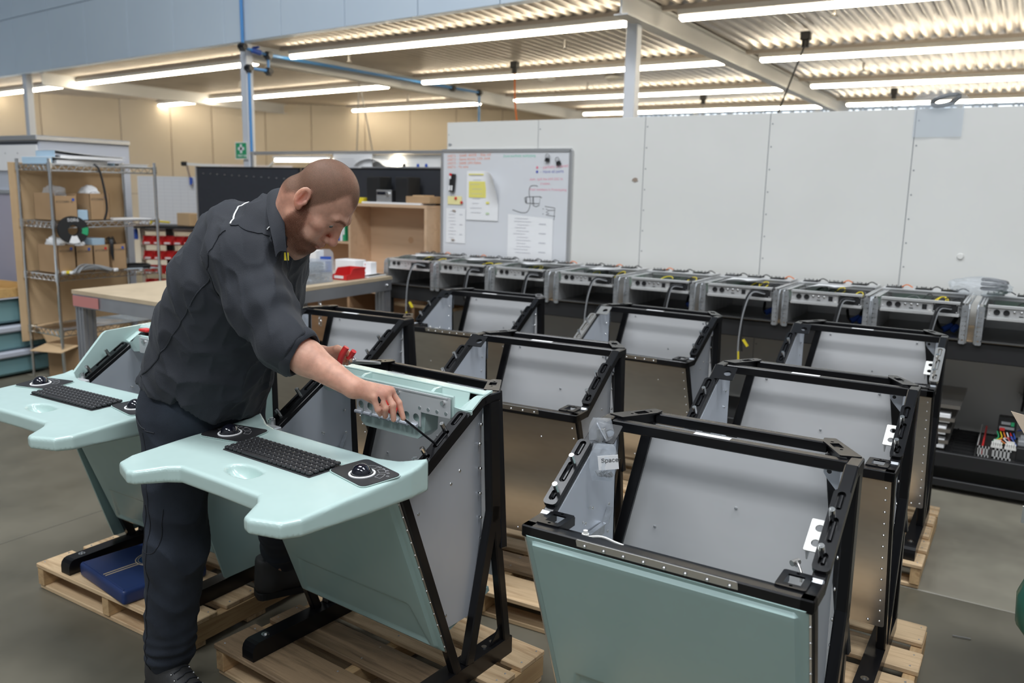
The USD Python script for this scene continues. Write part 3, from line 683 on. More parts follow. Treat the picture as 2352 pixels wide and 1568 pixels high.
def pallet(key, label, x0=-0.475, x1=0.415, boards=((-0.035, 0.135), (0.185, 0.32), (0.36, 0.455), (0.49, 0.625)), old=()):
    X0, Y0, a = CONS[key]
    t = thing('pallet', label, 'pallet', (X0, Y0, 0), a)
    rng = np.random.default_rng(sum(map(ord, key)))
    y0, y1 = boards[0][0], boards[-1][1]
    for i, (b0, b1) in enumerate(boards):
        e0, e1 = rng.uniform(-0.006, 0.006, 2); dz = rng.uniform(-0.0015, 0.0015)
        part(t, 'deck_board', MB().bb((x0 + e0, b0, 0.091 + dz), (x1 + e1, b1, 0.110 + min(dz, 0)), ch=0.003), 'old_pine_x' if i in old else 'pine_x')
    for x in (x0 + 0.022, (x0 + x1) / 2, x1 - 0.022):
        part(t, 'stringer', MB().bb((x - 0.019, y0 + 0.004, 0.019), (x + 0.019, y1 - 0.004, 0.0905), ch=0.002), 'pine_y')
    for b0, b1 in ((y0 + 0.01, y0 + 0.10), ((y0 + y1) / 2 - 0.045, (y0 + y1) / 2 + 0.045), (y1 - 0.10, y1 - 0.01)):
        part(t, 'bottom_board', MB().bb((x0 + 0.004, b0, 0.0), (x1 - 0.004, b1, 0.0188), ch=0.003), 'pine_x')
    m = MB()
    for (b0, b1) in boards:
        for x in (x0 + 0.022, (x0 + x1) / 2, x1 - 0.022):
            for y in (b0 + 0.025, b1 - 0.025): m.cyl((x + rng.uniform(-.006, .006), y, 0.108), (x + 0.001, y, 0.1106), 0.003, 6)
    part(t, 'nail_heads', m, 'grey_plastic', kind='stuff')
    return t

DEEP = ((-0.055, 0.08), (0.13, 0.26), (0.31, 0.44), (0.49, 0.60), (0.64, 0.75))
pallet('C0', 'clean pine pallet holding the blue kneeling pad and the left aqua console', -0.50, 0.41, ((-0.035, 0.115), (0.16, 0.31), (0.36, 0.46), (0.50, 0.625)))
pallet('C1', 'weathered pallet under the aqua console the man is working on', old=(0, 1))
pallet('C2', 'pallet under the nearest bare console with the aqua front')
pallet('C3', 'pale pallet at the lower right under the middle console of the right column', x1=0.43, boards=((-0.06, 0.07), (0.10, 0.23), (0.29, 0.42), (0.49, 0.635)))
pallet('C4', 'pallet on the light concrete under the rearmost console of the right column', x0=-0.45, x1=0.365, boards=DEEP)
pallet('C5', 'pallet under the bare console directly behind the nearest two', old=(1,))
pallet('C6', 'pallet under the centre console of the back row', boards=DEEP)
pallet('C7', 'pallet under the left console of the back row', boards=DEEP)
pallet('C8', 'pallet under the console behind the standing man')
c0 = console('C0', 'aqua console with keyboard desk on the left, behind the man', front='aqua', desk=True, strip=False, cover=True)
c1 = console('C1', 'aqua console with keyboard desk and tool tray that the man leans over', front='aqua', desk=True, strip=False, tray=True)
c2 = console('C2', 'nearest bare console frame with aqua front panel and hanging parts bags', front='aqua', clip=True)
c3 = console('C3', 'middle bare console of the right-hand column with white clip', clip=True)
c4 = console('C4', 'rear console of the right-hand column with a bright steel right rail', clip=True, rail_right='bare_steel')
c5 = console('C5', 'bare console in the centre, between the man and the nearest frame')
c6 = console('C6', 'back row console with a bright steel left rail and bracket', rail_left='bare_steel')
c7 = console('C7', 'left console of the back row below the second equipment module')
c8 = console('C8', 'bare console frame directly behind the man, below the red bin')
# ------------------------------------------------------------------ moulded desks, keyboards, trackballs and tool trays of the aqua consoles
DESK_OUT = np.array([(0.0, 0.045), (0.22, 0.047), (0.28, 0.062), (0.362, 0.098), (0.372, 0.02), (0.374, -0.14), (0.366, -0.34), (0.345, -0.385), (0.262, -0.412), (0.238, -0.405), (0.195, -0.335), (0.165, -0.312), (0.0, -0.310)])
DESK_OUT = np.vstack([DESK_OUT, (DESK_OUT * [-1, 1])[-2:0:-1]])
def desk_fn(p):
    d2 = s_poly2(p[:, :2], DESK_OUT) + 0.012; d2 = d2 - 0.012
    s = p[:, 1]
    zt = np.interp(s, [-0.42, -0.2, 0.03, 0.06, 0.10], [0.862, 0.876, 0.886, 0.888, 0.90]) + 0.006 * np.clip((np.abs(p[:, 0]) - 0.30) / 0.07, 0, 1) * np.clip((s + 0.05) / 0.15, 0, 1)
    zb = np.interp(s, [-0.42, 0.1], [0.824, 0.806]); zc, hh = (zt + zb) / 2, (zt - zb) / 2
    r = 0.0105
    q = np.stack([d2 + r, np.abs(p[:, 2] - zc) - hh + r], 1)
    body = np.linalg.norm(np.maximum(q, 0), axis=1) + np.minimum(q.max(1), 0) - r
    # finger scoop, keyboard well and trackball wells
    sc = s_ell(p, (0.0, -0.232, 0.885), (0.064, 0.032, 0.050)); sc2 = s_box(p, (0.024, -0.236, 0.868), (0.034, 0.026, 0.032), 0.012)
    body = smax(body, -smin(sc, sc2, 0.012), 0.008)
    body = np.maximum(body, -s_box(p, (0.0, -0.108, 0.890), (0.190, 0.062, 0.013), 0.004))
    return body
DESK_V, DESK_F = surface_net(desk_fn, (-0.385, -0.425, 0.795), (0.385, 0.11, 0.91), 0.0055)

def add_desk(t):
    dt = part(t, 'desk_top', (DESK_V, DESK_F), 'aqua', smooth=38)
    kb = part(t, 'keyboard', MB().bb((-0.186, -0.167, 0.872), (0.186, -0.049, 0.880), ch=0.002), 'key_black')
    rows, cols = 6, 19; px, py = 0.368 / cols, 0.114 / rows
    kv, kf = cbox((px - 0.003, py - 0.003, 0.008), 0.0022)
    for r in range(rows):
        c = 0
        while c < cols:
            span = 1
            if r == 0 and c == 4: span = 6
            elif r in (1, 2, 3) and c == 0: span = 2
            elif r in (1, 2) and c == 12: span = 2
            v = kv.copy(); v[:, 0] += np.sign(v[:, 0]) * (span - 1) * px / 2
            y = -0.165 + py * (r + 0.5); x = -0.184 + px * (c + span / 2)
            part(kb, 'key', (v + (x, y, 0.8845 + 0.0035 * r / 5), kf), 'key_black'); c += span
    m = MB()
    for r in range(rows):
        for c in range(cols):
            if not (r == 0 and 4 <= c < 10): m.box((-0.184 + px * (c + 0.45), -0.163 + py * (r + 0.55), 0.8886 + 0.0035 * r / 5), (0.004, 0.003, 0.0004))
    part(kb, 'key_legends', m, 'ink_white', kind='stuff')
    for sx in (-1, 1):
        c = np.array([sx * 0.280, -0.060]); R2 = rz(-sx * 0.2)
        zf = lambda y: np.interp(y, [-0.42, -0.2, 0.03], [0.862, 0.876, 0.886])
        tilt = rotm([1, 0, 0], math.atan2(0.010, 0.23))
        RR = R2 @ tilt if False else tilt @ R2
        o = np.array([*c, zf(c[1]) + 0.0015])
        pad = rounded(sbox(-0.083, -0.060, 0.083, 0.060), 0.016)
        pp = part(t, 'trackball_panel', MB().prism(pad, 0.003, R=RR, t=o), 'black_matt_panel')
        part(pp, 'pad_border', MB().prism(pad.buffer(0.003), 0.0015, R=RR, t=o - (0, 0, 0.0002)), 'aqua')
        bc = np.array([sx * 0.006, -0.012, 0.003])
        part(pp, 'ring', MB().lathe([(0.030, 0), (0.0355, 0), (0.0355, 0.0025), (0.033, 0.004), (0.030, 0.0025)], 32, R=RR, t=o + RR @ bc), 'label_white', smooth=40)
        part(pp, 'ball', MB().sph(o + RR @ (bc + (0, 0, 0.0005)), 0.0275, 20), 'gloss_black', smooth=True)
        part(pp, 'ball_well', MB().lathe([(0.0, 0.0005), (0.030, 0.0005), (0.030, 0.002), (0.027, 0.002)], 24, R=RR, t=o + RR @ bc), 'black_plastic')
        m = MB()
        for a0 in (0.25, 0.95, 1.75, 2.45):
            s = sector_outline(0.043, 0.062, a0, a0 + 0.5)
            m.prism(s.difference(s.buffer(-0.0012)), 0.0004, R=RR, t=o + RR @ (bc + (0, 0, 0.0001)))
        part(pp, 'button_outlines', m, 'ink_white', kind='stuff')
        m = MB()
        for k in range(5): m.prism(sbox(-0.004, -0.003, 0.004, 0.003).difference(sbox(-0.0028, -0.0018, 0.0028, 0.0018)), 0.0004, R=RR, t=o + RR @ np.array([sx * (0.0 + 0.0165 * k), 0.048 - 0.0085 * max(0, k - 2) ** 1.3, 0.003]))
        part(pp, 'symbols', m, 'ink_white', kind='stuff')
    part(t, 'desk_bracket', MB().bb((0.26, 0.05, 0.852), (0.325, 0.10, 0.872), ch=0.003).bb((-0.325, 0.05, 0.852), (-0.26, 0.10, 0.872), ch=0.003), 'aluminium')
    m = MB()
    for x in (0.31, -0.31): m.cyl((x, 0.10, 0.85), (x, 0.10, 0.888), 0.011, 8).cyl((x, 0.10, 0.888), (x, 0.10, 0.893), 0.007, 6)
    part(t, 'desk_bolt', m, 'steel', kind='stuff')
simple('black_matt_panel', (0.018, 0.018, 0.02), 0.5); simple('ink_white', (0.32, 0.32, 0.33), 0.6)
def sector_outline(r0, r1, a0, a1):
    a = np.linspace(a0, a1, 8); return Polygon(np.vstack([np.stack([r0 * np.cos(a), r0 * np.sin(a)], 1), np.stack([r1 * np.cos(a[::-1]), r1 * np.sin(a[::-1])], 1)])).buffer(0)

def add_tray(t):
    A = 'aqua'
    m = MB().bb((-0.335, 0.372, 1.0185), (0.335, 0.414, 1.0245), ch=0.002)
    m.prism(Polygon([(0.376, 1.02), (0.372, 1.02), (0.355, 0.968), (0.305, 0.962), (0.305, 0.956), (0.358, 0.962)]), 0.56, R=YZ, t=(-0.28, 0, 0))
    m.prism(Polygon([(0.299, 0.956), (0.304, 0.956), (0.304, 1.020), (0.299, 1.024), (0.296, 1.020)]), 0.50, R=YZ, t=(-0.22, 0, 0))
    tr = part(t, 'tool_tray', m, A)
    for x in (-0.14, 0.165):
        part(tr, 'divider', MB().prism(Polygon([(0.302, 0.962), (0.372, 0.966), (0.374, 1.021), (0.345, 1.020), (0.318, 1.005), (0.304, 0.985)]), 0.012, R=YZ, t=(x - 0.006, 0, 0)), A)
    for sx in (-1, 1):
        # sloping end cheek
        P = np.array([[(sx * 0.335, 0.414, 1.024), (sx * 0.338, 0.36, 1.013), (sx * 0.340, 0.312, 0.985)], [(sx * 0.315, 0.414, 1.022), (sx * 0.31, 0.36, 1.01), (sx * 0.31, 0.312, 0.98)], [(sx * 0.278, 0.374, 0.975), (sx * 0.275, 0.34, 0.966), (sx * 0.275, 0.305, 0.964)]])
        part(tr, 'end_cheek', MB().sheet(P if sx < 0 else P[::-1], 0.005), A)
        P = np.array([[(sx * 0.340, 0.312, 0.985), (sx * 0.31, 0.310, 0.985), (sx * 0.28, 0.304, 0.99), (sx * 0.24, 0.300, 1.022), (sx * 0.21, 0.299, 1.022)], [(sx * 0.338, 0.315, 0.975), (sx * 0.30, 0.314, 0.955), (sx * 0.275, 0.308, 0.95), (sx * 0.24, 0.304, 0.955), (sx * 0.21, 0.303, 0.956)]])
        part(tr, 'end_wall', MB().sheet(P if sx > 0 else P[::-1], 0.004), A)
    comb = sbox(-0.22, -0.062, 0.272, 0.0)
    for (x, z) in ((0.03, -0.03), (0.075, -0.03), (0.03, -0.045), (0.075, -0.045), (-0.05, -0.03), (-0.05, -0.045)): comb = comb.difference(slot(x, z, 0.017, 0.005))
    hooks = sbox(-0.125, -0.108, 0.155, -0.06)
    for k in range(7):
        cx = -0.105 + 0.04 * k; hooks = hooks.difference(Point(cx, -0.082).buffer(0.0125)).difference(sbox(cx + 0.0085, -0.11, cx + 0.0125, -0.08))
    tp = part(tr, 'tool_plate', MB().prism(rounded(comb, 0.003).union(hooks), 0.002, R=RX_, t=(0, 0.294, 1.016)).bb((-0.21, 0.288, 1.012), (0.262, 0.292, 1.016)), 'aluminium')
    m = MB()
    for k in range(8):
        a = -0.125 + 0.04 * k - (0.0 if k else 0); b = min(a + 0.030, 0.155)
        if b > a: m.cyl((a, 0.286, 0.910), (b, 0.286, 0.910), 0.006, 8)
    part(tr, 'hook_roll', m, 'aluminium_wall')
    m = MB()
    for (x, z) in ((0.06, 1.0), (0.245, 0.998), (-0.19, 1.0)): m.cyl((x, 0.292, z), (x, 0.284, z), 0.007, 10)
    for x in (0.15, 0.185, 0.22, 0.255): m.cyl((x, 0.292, 0.967), (x, 0.2905, 0.967), 0.0055, 10)
    part(tr, 'bolts', m, 'steel', kind='stuff')
    bp_ = Polygon([(-0.128, 0.955), (0.162, 0.955), (0.158, 0.885), (0.13, 0.862), (-0.10, 0.862), (-0.12, 0.875)])
    part(tr, 'tool_bin', MB().prism(rounded(bp_, 0.008), 0.06, R=RX_, t=(0, 0.366, 0)), A)
RX_ = rotm([1, 0, 0], np.pi / 2)
add_desk(c0); add_desk(c1); add_tray(c1); add_tray(c0)
# tall moulded cheeks of the left console
for sx in (-1, 1):
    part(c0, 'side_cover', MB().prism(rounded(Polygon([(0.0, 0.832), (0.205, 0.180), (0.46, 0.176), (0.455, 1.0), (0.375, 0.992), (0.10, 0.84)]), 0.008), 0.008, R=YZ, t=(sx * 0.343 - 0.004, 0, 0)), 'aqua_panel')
    part(c0, 'hood_cheek', MB().prism(rounded(Polygon([(0.062, 0.868), (0.215, 1.028), (0.23, 1.036), (0.452, 1.046), (0.452, 1.0), (0.375, 0.995), (0.10, 0.838)]), 0.006), 0.013, R=YZ, t=(sx * 0.343 - 0.0065, 0, 0)), 'aqua')
part(c0, 'hood_rim', MB().bb((-0.34, 0.372, 1.02), (0.34, 0.452, 1.045), ch=0.01), 'aqua')
part(c0, 'red_tag', MB().box((-0.27, 0.36, 1.03), (0.05, 0.04, 0.012), ch=0.003), 'red_plastic')
part(c0, 'latch_clip', MB().tube(curve([(0.12, 0.10, 0.86), (0.125, 0.11, 0.90), (0.14, 0.12, 0.905), (0.15, 0.11, 0.88)], 12), 0.006, 6), 'white_plastic')
# handwriting on the tray rim of the console being worked on
v, f = text('Campaign 93', 0.009, depth=0.0003); part(c1, 'pencil_note', MB().add(v, f, R=rz(0.0), t=(-0.10, 0.40, 1.0247)), 'ink_grey')

# ------------------------------------------------------------------ blue kneeling pad on the left pallet
simple('pipe_blue_dark', (0.008, 0.05, 0.15), 0.4)
noisy('pad_blue', (0.014, 0.032, 0.115), (0.020, 0.042, 0.145), 5.0, (0.35, 0.45))
X0, Y0, a0 = CONS['C0']
kp = thing('kneeling_pad', 'blue padded kneeling mat with oval crest lying on the left pallet', 'kneeling pad', (X0 - 0.045, Y0 + 0.135, 0.1105), -0.147)
KP = lambda p: smin(s_box(p, (0, 0, 0.028), (0.182, 0.165, 0.028), 0.012), 9e9 + 0 * p[:, 0], 0.001) - 0.004 * np.cos(p[:, 0] * 8) * np.cos(p[:, 1] * 8) * (p[:, 2] > 0.028)
v, f = surface_net(KP, (-0.2, -0.185, -0.004), (0.2, 0.185, 0.07), 0.008); v[:, 2] = np.maximum(v[:, 2], 0); part(kp, 'cushion', (v, f), 'pad_blue', smooth=40)
ztop = lambda x, y: 0.0562 + 0.004 * np.cos(x * 8) * np.cos(y * 8)
def on_pad(pts, r): return MB().tube([(x, y, ztop(x, y) + 0.0005) for x, y in pts], r, 5)
part(kp, 'seam', on_pad([(x, -0.155) for x in np.linspace(-0.17, 0.17, 12)], 0.002), 'pad_blue')
part(kp, 'stripe', on_pad([(-0.004, y) for y in np.linspace(-0.15, -0.02, 10)], 0.0026), 'mdf'); part(kp, 'stripe', on_pad([(0.012, y) for y in np.linspace(-0.15, -0.02, 10)], 0.0026), 'mdf')
an = np.linspace(0, 2 * np.pi, 40)
part(kp, 'crest_field', MB().prism(Polygon(np.stack([0.062 * np.cos(an), 0.045 + 0.066 * np.sin(an)], 1)), 0.0006, t=(0, 0, 0.0598)), 'pipe_blue_dark')
part(kp, 'crest_outline', on_pad(np.stack([0.064 * np.cos(an), 0.045 + 0.068 * np.sin(an)], 1), 0.0022), 'mdf'); part(kp, 'crest_outline', on_pad(np.stack([0.055 * np.cos(an), 0.045 + 0.059 * np.sin(an)], 1), 0.0012), 'mdf')
m = MB()
for pts in ([(-0.03, 0.075), (-0.045, 0.06), (-0.035, 0.03), (-0.01, 0.02), (0.005, 0.04), (-0.005, 0.06)], [(-0.02, 0.065), (0.0, 0.075), (0.025, 0.07)], [(0.0, 0.045), (0.01, 0.03), (0.02, 0.045), (0.028, 0.03), (0.036, 0.05), (0.045, 0.035)]): 
    c = curve(pts, 20); m.tube([(x, y, ztop(x, y) + 0.002) for x, y in c[:, :2]], 0.0024, 5)
part(kp, 'crest_script', m, 'mdf')
# ------------------------------------------------------------------ equipment bench with nine rack modules
noisy('bench_top', (0.40, 0.27, 0.15), (0.52, 0.37, 0.22), 3.0, (0.45, 0.6), stretch=(1, 6, 6))
simple('bench_black', (0.016, 0.016, 0.017), 0.5)
bench = thing('workbench', 'long black-framed bench carrying the row of rack modules along the partition', 'bench', (0, 0, 0))
part(bench, 'bench_top', MB().bb((-4.36, 5.13, 0.845), (1.6, 5.79, 0.868), ch=0.003), 'bench_top')
part(bench, 'front_beam', MB().bb((-4.36, 5.12, 0.755), (1.6, 5.155, 0.862), ch=0.004), 'bench_black')
part(bench, 'back_beam', MB().bb((-4.36, 5.74, 0.755), (1.6, 5.78, 0.844)), 'bench_black')
for x in (-4.33, -2.1, 0.55):
    for y in (5.14, 5.74):
        m = MB().bb((x - 0.03, y - 0.02, 0), (x + 0.03, y + 0.02, 0.846), ch=0.003)
        part(bench, 'leg', m, 'bench_black')
for x in (-4.33, -2.1, 0.55):
    part(bench, 'slot_strip', MB().bb((x - 0.008, 5.1185, 0.3), (x - 0.004, 5.1195, 0.75)), 'grey_plastic')
part(bench, 'shelf_beam', MB().bb((-4.15, 5.08, 0.15), (1.6, 5.115, 0.235), ch=0.004), 'bench_black')
part(bench, 'lower_shelf', MB().bb((-4.3, 5.115, 0.20), (1.6, 5.76, 0.212)), 'black_matt')
m = MB()
for k in range(9): m.bb((-0.6, 5.12 + 0.075 * k, 0.212), (0.75, 5.128 + 0.075 * k, 0.222))
for k in range(6): m.bb((-0.45 + 0.2 * k, 5.10, 0.212), (-0.442 + 0.2 * k, 5.76, 0.219))
part(bench, 'wire_grid', m, 'black_matt')
part(bench, 'foot_rail', MB().bb((-4.3, 5.1, 0.03), (1.6, 5.14, 0.075), ch=0.004), 'bench_black')
part(bench, 'side_shelf', MB().bb((-4.30, 5.16, 0.69), (-3.72, 5.74, 0.715), ch=0.003), 'bench_top')

noisy('chassis', (0.66, 0.66, 0.655), (0.72, 0.72, 0.71), 5.0, (0.3, 0.4), 0.5, stretch=(1, 4, 1))
noisy('rack_panel', (0.60, 0.60, 0.60), (0.66, 0.66, 0.655), 7.0, (0.32, 0.42), 0.5)
simple('smoke_steel', (0.26, 0.26, 0.26), 0.3, 0.9)

def module(i, x, label, paper=None, cables=1, loose=False):
    """19 inch rack module; origin at the front lower left corner"""
    rng = np.random.default_rng(100 + i)
    t = thing('rack_module', label, 'rack module', (x, 5.10, 0.870), 0.0, 'rack modules on the bench')
    w, D, h = 0.489, 0.62, 0.205
    for sx in (0, 1):
        xx = 0.022 if sx == 0 else w - 0.022
        m = MB().bb((xx - 0.0015, 0.005, 0.002), (xx + 0.0015, D, h))
        m.bb((xx - 0.012, 0.02, h - 0.003), (xx + 0.012, D, h))
        part(t, 'side_plate', m, 'chassis')
        # front ear with slotted holes, lower hook and a rounded grab edge
        e0, e1 = (0.0, 0.034) if sx == 0 else (w - 0.034, w)
        p = rounded(sbox(e0, -0.02, e1, h - 0.012), 0.008)
        for z in (0.002, 0.03, 0.055, 0.08, 0.105, 0.13, 0.16):
            p = p.difference(slot((e0 + e1) / 2, z, 0.012, 0.007)) if z in (0.002, 0.16) else p.difference(Point(e0 + 0.01 if sx == 0 else e1 - 0.01, z).buffer(0.0032)).difference(Point(e0 + 0.022 if sx == 0 else e1 - 0.022, z).buffer(0.0032))
        m = MB().prism(p, 0.003, R=rotm([1, 0, 0], np.pi / 2), t=(0, 0.003, 0))
        xo = e0 if sx == 0 else e1
        m.tube([(xo, 0.004, -0.012), (xo, -0.003, 0.01), (xo, -0.004, 0.1), (xo, 0.004, h - 0.03), (xo, 0.02, h - 0.012), (xo, D, h - 0.012)], 0.006, 7)
        part(t, 'ear', m, 'galvanised')
    part(t, 'bottom_plate', MB().bb((0.022, 0.004, 0.0), (w - 0.022, D, 0.003)).bb((0.03, 0.0, 0.0), (w - 0.03, 0.006, 0.009)), 'smoke_steel')
    part(t, 'top_lip', MB().bb((0.045, 0.0, h - 0.006), (w - 0.045, 0.035, h), ch=0.001).bb((0.045, 0.0, h - 0.012), (w - 0.045, 0.003, h - 0.004)), 'chassis')
    part(t, 'rear_plate', MB().bb((0.022, D - 0.003, 0), (w - 0.022, D, h)), 'chassis')
    # connector panel set into the upper bay
    z0, z1 = h - 0.062, h - 0.012
    hp = sbox(0.046, z0, w - 0.050, z1)
    for hx, hz, r in ((0.089, 0.0, 0.0085), (0.134, 0.0, 0.0085)): hp = hp.difference(Point(hx, h - 0.037).buffer(r))
    hp = hp.difference(sbox(0.260, h - 0.050, 0.280, h - 0.026)).difference(slot(0.203, h - 0.053, 0.022, 0.006)).difference(sbox(0.318, h - 0.061, 0.434, h - 0.015))
    cp = part(t, 'connector_panel', MB().prism(hp, 0.002, R=rotm([1, 0, 0], np.pi / 2), t=(0, 0.014, 0)), 'rack_panel')
    part(t, 'bay_sill', MB().bb((0.045, 0.0, z0 - 0.018), (w - 0.045, 0.030, z0 - 0.002), ch=0.001).bb((0.023, 0.03, z0 - 0.016), (w - 0.023, D, z0 - 0.013)), 'chassis')
    for hx in (0.089, 0.134):
        m = MB().lathe([(0.0, 0.002), (0.009, 0.002), (0.0095, 0.005), (0.0155, 0.006), (0.0155, 0.0)], 16, R=rotm([1, 0, 0], np.pi / 2), t=(hx, 0.012, h - 0.037))
        part(cp, 'round_socket', m, 'black_plastic')
    for hx in (0.171, 0.203, 0.234): part(cp, 'jack', MB().lathe([(0.0, 0.008), (0.003, 0.008), (0.0035, 0.005), (0.006, 0.004), (0.006, 0)], 10, R=rotm([1, 0, 0], np.pi / 2), t=(hx, 0.012, h - 0.031)), 'steel')
    part(cp, 'data_socket', MB().bb((0.258, 0.010, h - 0.052), (0.282, 0.0125, h - 0.024)).bb((0.262, 0.008, h - 0.046), (0.278, 0.011, h - 0.032)), 'black_plastic')
    part(cp, 'white_socket', MB().bb((0.292, 0.0105, h - 0.034), (0.304, 0.013, h - 0.028), ch=0.001).bb((0.291, 0.0105, h - 0.058), (0.304, 0.013, h - 0.052)), 'white_plastic')
    bm = MB().bb((0.314, 0.006, h - 0.064), (0.436, 0.012, h - 0.012)).bb((0.320, 0.012, h - 0.060), (0.430, 0.06, h - 0.016))
    b = part(cp, 'cable_box', bm, 'black_plastic')
    part(cp, 'screws', MB().sph((0.32, 0.005, h - 0.018), 0.003, 5).sph((0.43, 0.005, h - 0.018), 0.003, 5).sph((0.32, 0.005, h - 0.058), 0.003, 5).sph((0.43, 0.005, h - 0.058), 0.003, 5).sph((0.055, 0.011, h - 0.03), 0.003, 5).sph((0.055, 0.011, h - 0.05), 0.003, 5), 'steel', kind='stuff')
    # cables leaving the box and hanging over the front
    if loose:
        part(t, 'cable', MB().tube(curve([(0.40, 0.0, h - 0.03), (0.33, -0.05, h - 0.03), (0.30, -0.075, 0.06), (0.30, -0.08, -0.10), (0.31, -0.08, -0.19)], 26), 0.0075, 7), 'black_plastic')
        gc = part(t, 'cable', MB().tube(curve([(0.405, 0.0, h - 0.04), (0.34, -0.055, h - 0.035), (0.306, -0.085, 0.05), (0.29, -0.09, -0.12), (0.295, -0.09, -0.25), (0.31, -0.09, -0.30)], 26), 0.0045, 7), 'grey_plastic')
        part(gc, 'heat_shrink', MB().cyl((0.293, -0.09, -0.19), (0.297, -0.09, -0.25), 0.006, 8), 'yellow_plastic')
        part(gc, 'connector', MB().box((0.312, -0.09, -0.315), (0.03, 0.014, 0.026), ch=0.003).sph((0.302, -0.09, -0.318), 0.009, 6).sph((0.323, -0.092, -0.322), 0.009, 6), 'bare_steel')
        part(t, 'yellow_tag', MB().bar((0.315, -0.08, -0.115), (0.345, -0.08, -0.155), 0.016, 0.012), 'yellow_plastic')
    else:
        part(t, 'cable', MB().tube(curve([(0.40, 0.0, h - 0.03), (0.345, -0.045, h - 0.035), (0.322, -0.065, 0.08), (0.31, -0.07, -0.02), (0.312, -0.03, -0.08), (0.32, 0.0, -0.10)], 24), 0.0085, 7), 'black_plastic')
        part(t, 'cable', MB().tube(curve([(0.405, 0.0, h - 0.04), (0.355, -0.045, h - 0.04), (0.334, -0.06, 0.08), (0.322, -0.062, -0.02), (0.325, -0.03, -0.08)], 24), 0.0036, 7), 'grey_plastic')
    # things seen inside the open lower bay
    part(t, 'plug', MB().cyl((0.36, 0.22, 0.02), (0.40, 0.25, 0.045), 0.017, 10).cyl((0.43, 0.2, 0.05), (0.41, 0.22, 0.02), 0.016, 10), 'blue_plastic')
    part(t, 'cable_loom', MB().tube(curve([(0.40, 0.25, 0.045), (0.42, 0.28, 0.09), (0.44, 0.3, 0.13)], 10), 0.012, 7).tube(curve([(0.36, 0.22, 0.02), (0.33, 0.3, 0.03), (0.3, 0.42, 0.06)], 10), 0.009, 7), 'black_plastic')
    part(t, 'yellow_sleeve', MB().cyl((0.385, 0.24, 0.03), (0.45, 0.26, 0.035), 0.011, 8), 'yellow_plastic')
    # open top bay: dark floor, boards and looped wires
    part(t, 'upper_tray', MB().bb((0.024, 0.036, z0 - 0.012), (w - 0.024, 0.4, z0 - 0.010)).bb((0.06, 0.33, z0), (w - 0.05, 0.335, h - 0.006)), 'smoke_steel')
    cols = ['yellow_plastic', 'yellow_plastic', 'black_plastic', 'black_plastic', 'grey_dark', 'black_plastic']
    for k, c in enumerate(cols):
        a = rng.uniform(0.1, 0.36); b_ = rng.uniform(0.1, 0.3); s = rng.uniform(0.03, 0.07)
        pts = [(a, b_, z0 + 0.01), (a + s, b_ + 0.04, h - 0.008), (a + 1.6 * s, b_ + 0.08, h - 0.004), (a + 2.0 * s, b_ + 0.03, h - 0.02), (a + 1.2 * s, b_ - 0.02, z0 + 0.02)]
        part(t, 'looped_wire', MB().tube(curve(pts, 16), 0.0035, 5), c)
    part(t, 'circuit_board', MB().bb((0.07, 0.12, z0), (0.25, 0.3, z0 + 0.003)).bb((0.09, 0.15, z0 + 0.003), (0.13, 0.2, z0 + 0.018)).bb((0.17, 0.2, z0 + 0.003), (0.22, 0.27, z0 + 0.014)), 'green_plastic')
    # fan tray over the back half
    ft = part(t, 'fan_tray', MB().bb((-0.01, 0.40, h + 0.004), (w - 0.03, 0.60, h + 0.014), ch=0.002).bb((0.0, 0.41, h - 0.012), (w - 0.05, 0.59, h + 0.004)), 'chassis')
    for k in range(3):
        cx = 0.06 + 0.15 * k + rng.uniform(-0.008, 0.008)
        m = MB().bb((cx - 0.045, 0.425, h + 0.014), (cx + 0.045, 0.52, h + 0.020))
        for dx in (-0.038, -0.012, 0.014, 0.038): m.cyl((cx + dx, 0.44, h + 0.02), (cx + dx, 0.44, h + 0.033), 0.0025, 5)
        part(ft, 'fan', m, 'black_plastic')
        part(ft, 'fan_hub', MB().lathe([(0, 0.024), (0.02, 0.024), (0.022, 0.018)], 12, t=(cx, 0.472, h)), 'grey_dark')
        part(ft, 'fan_guard', MB().bb((cx - 0.04, 0.43, h + 0.022), (cx + 0.03, 0.5, h + 0.026)).sph((cx, 0.46, h + 0.026), 0.014, 6, (1, 1, 0.5)), 'chrome')
        part(ft, 'fan_lead', MB().tube(curve([(cx + 0.04, 0.47, h + 0.02), (cx + 0.07, 0.46, h + 0.035), (cx + 0.1, 0.47, h + 0.02)], 8), 0.0035, 5), ['black_plastic', 'orange_plastic', 'black_plastic'][(k + i) % 3])
    if paper:
        u, v = np.linspace(0, 1, 8), np.linspace(0, 1, 6)
        P = np.array([[(0.08 + 0.2 * a + paper * b, 0.05 + 0.26 * b, h + 0.004 + 0.03 * math.sin(2.2 * a) * (1 - b) + 0.012 * b) for b in v] for a in u])
        part(t, 'instruction_sheet', MB().sheet(P, 0.0008), 'paper', smooth=True)
    return t
MX = [-4.345, -3.84, -3.335, -2.80, -2.265, -1.74, -1.225, -0.726, -0.195]
ML = ['leftmost rack module, its left end by the workbench table', 'second rack module from the left, under the whiteboard', 'third rack module from the left, under the whiteboard right edge', 'fourth rack module, with a white sheet standing up on top',
      'fifth rack module from the left, at the middle of the bench', 'sixth rack module, with grey cable and connector hanging in front', 'seventh rack module, with folded paper on its open top', 'eighth rack module, standing left of the gap with the clear bag', 'ninth rack module, cut off by the right edge of the photo']
for i in range(9):
    module(i, MX[i], ML[i], paper={0: 0.02, 1: 0.05, 2: 0.03, 3: 0.1, 5: 0.03, 6: 0.06}.get(i), loose=(i in (0, 3, 5)))

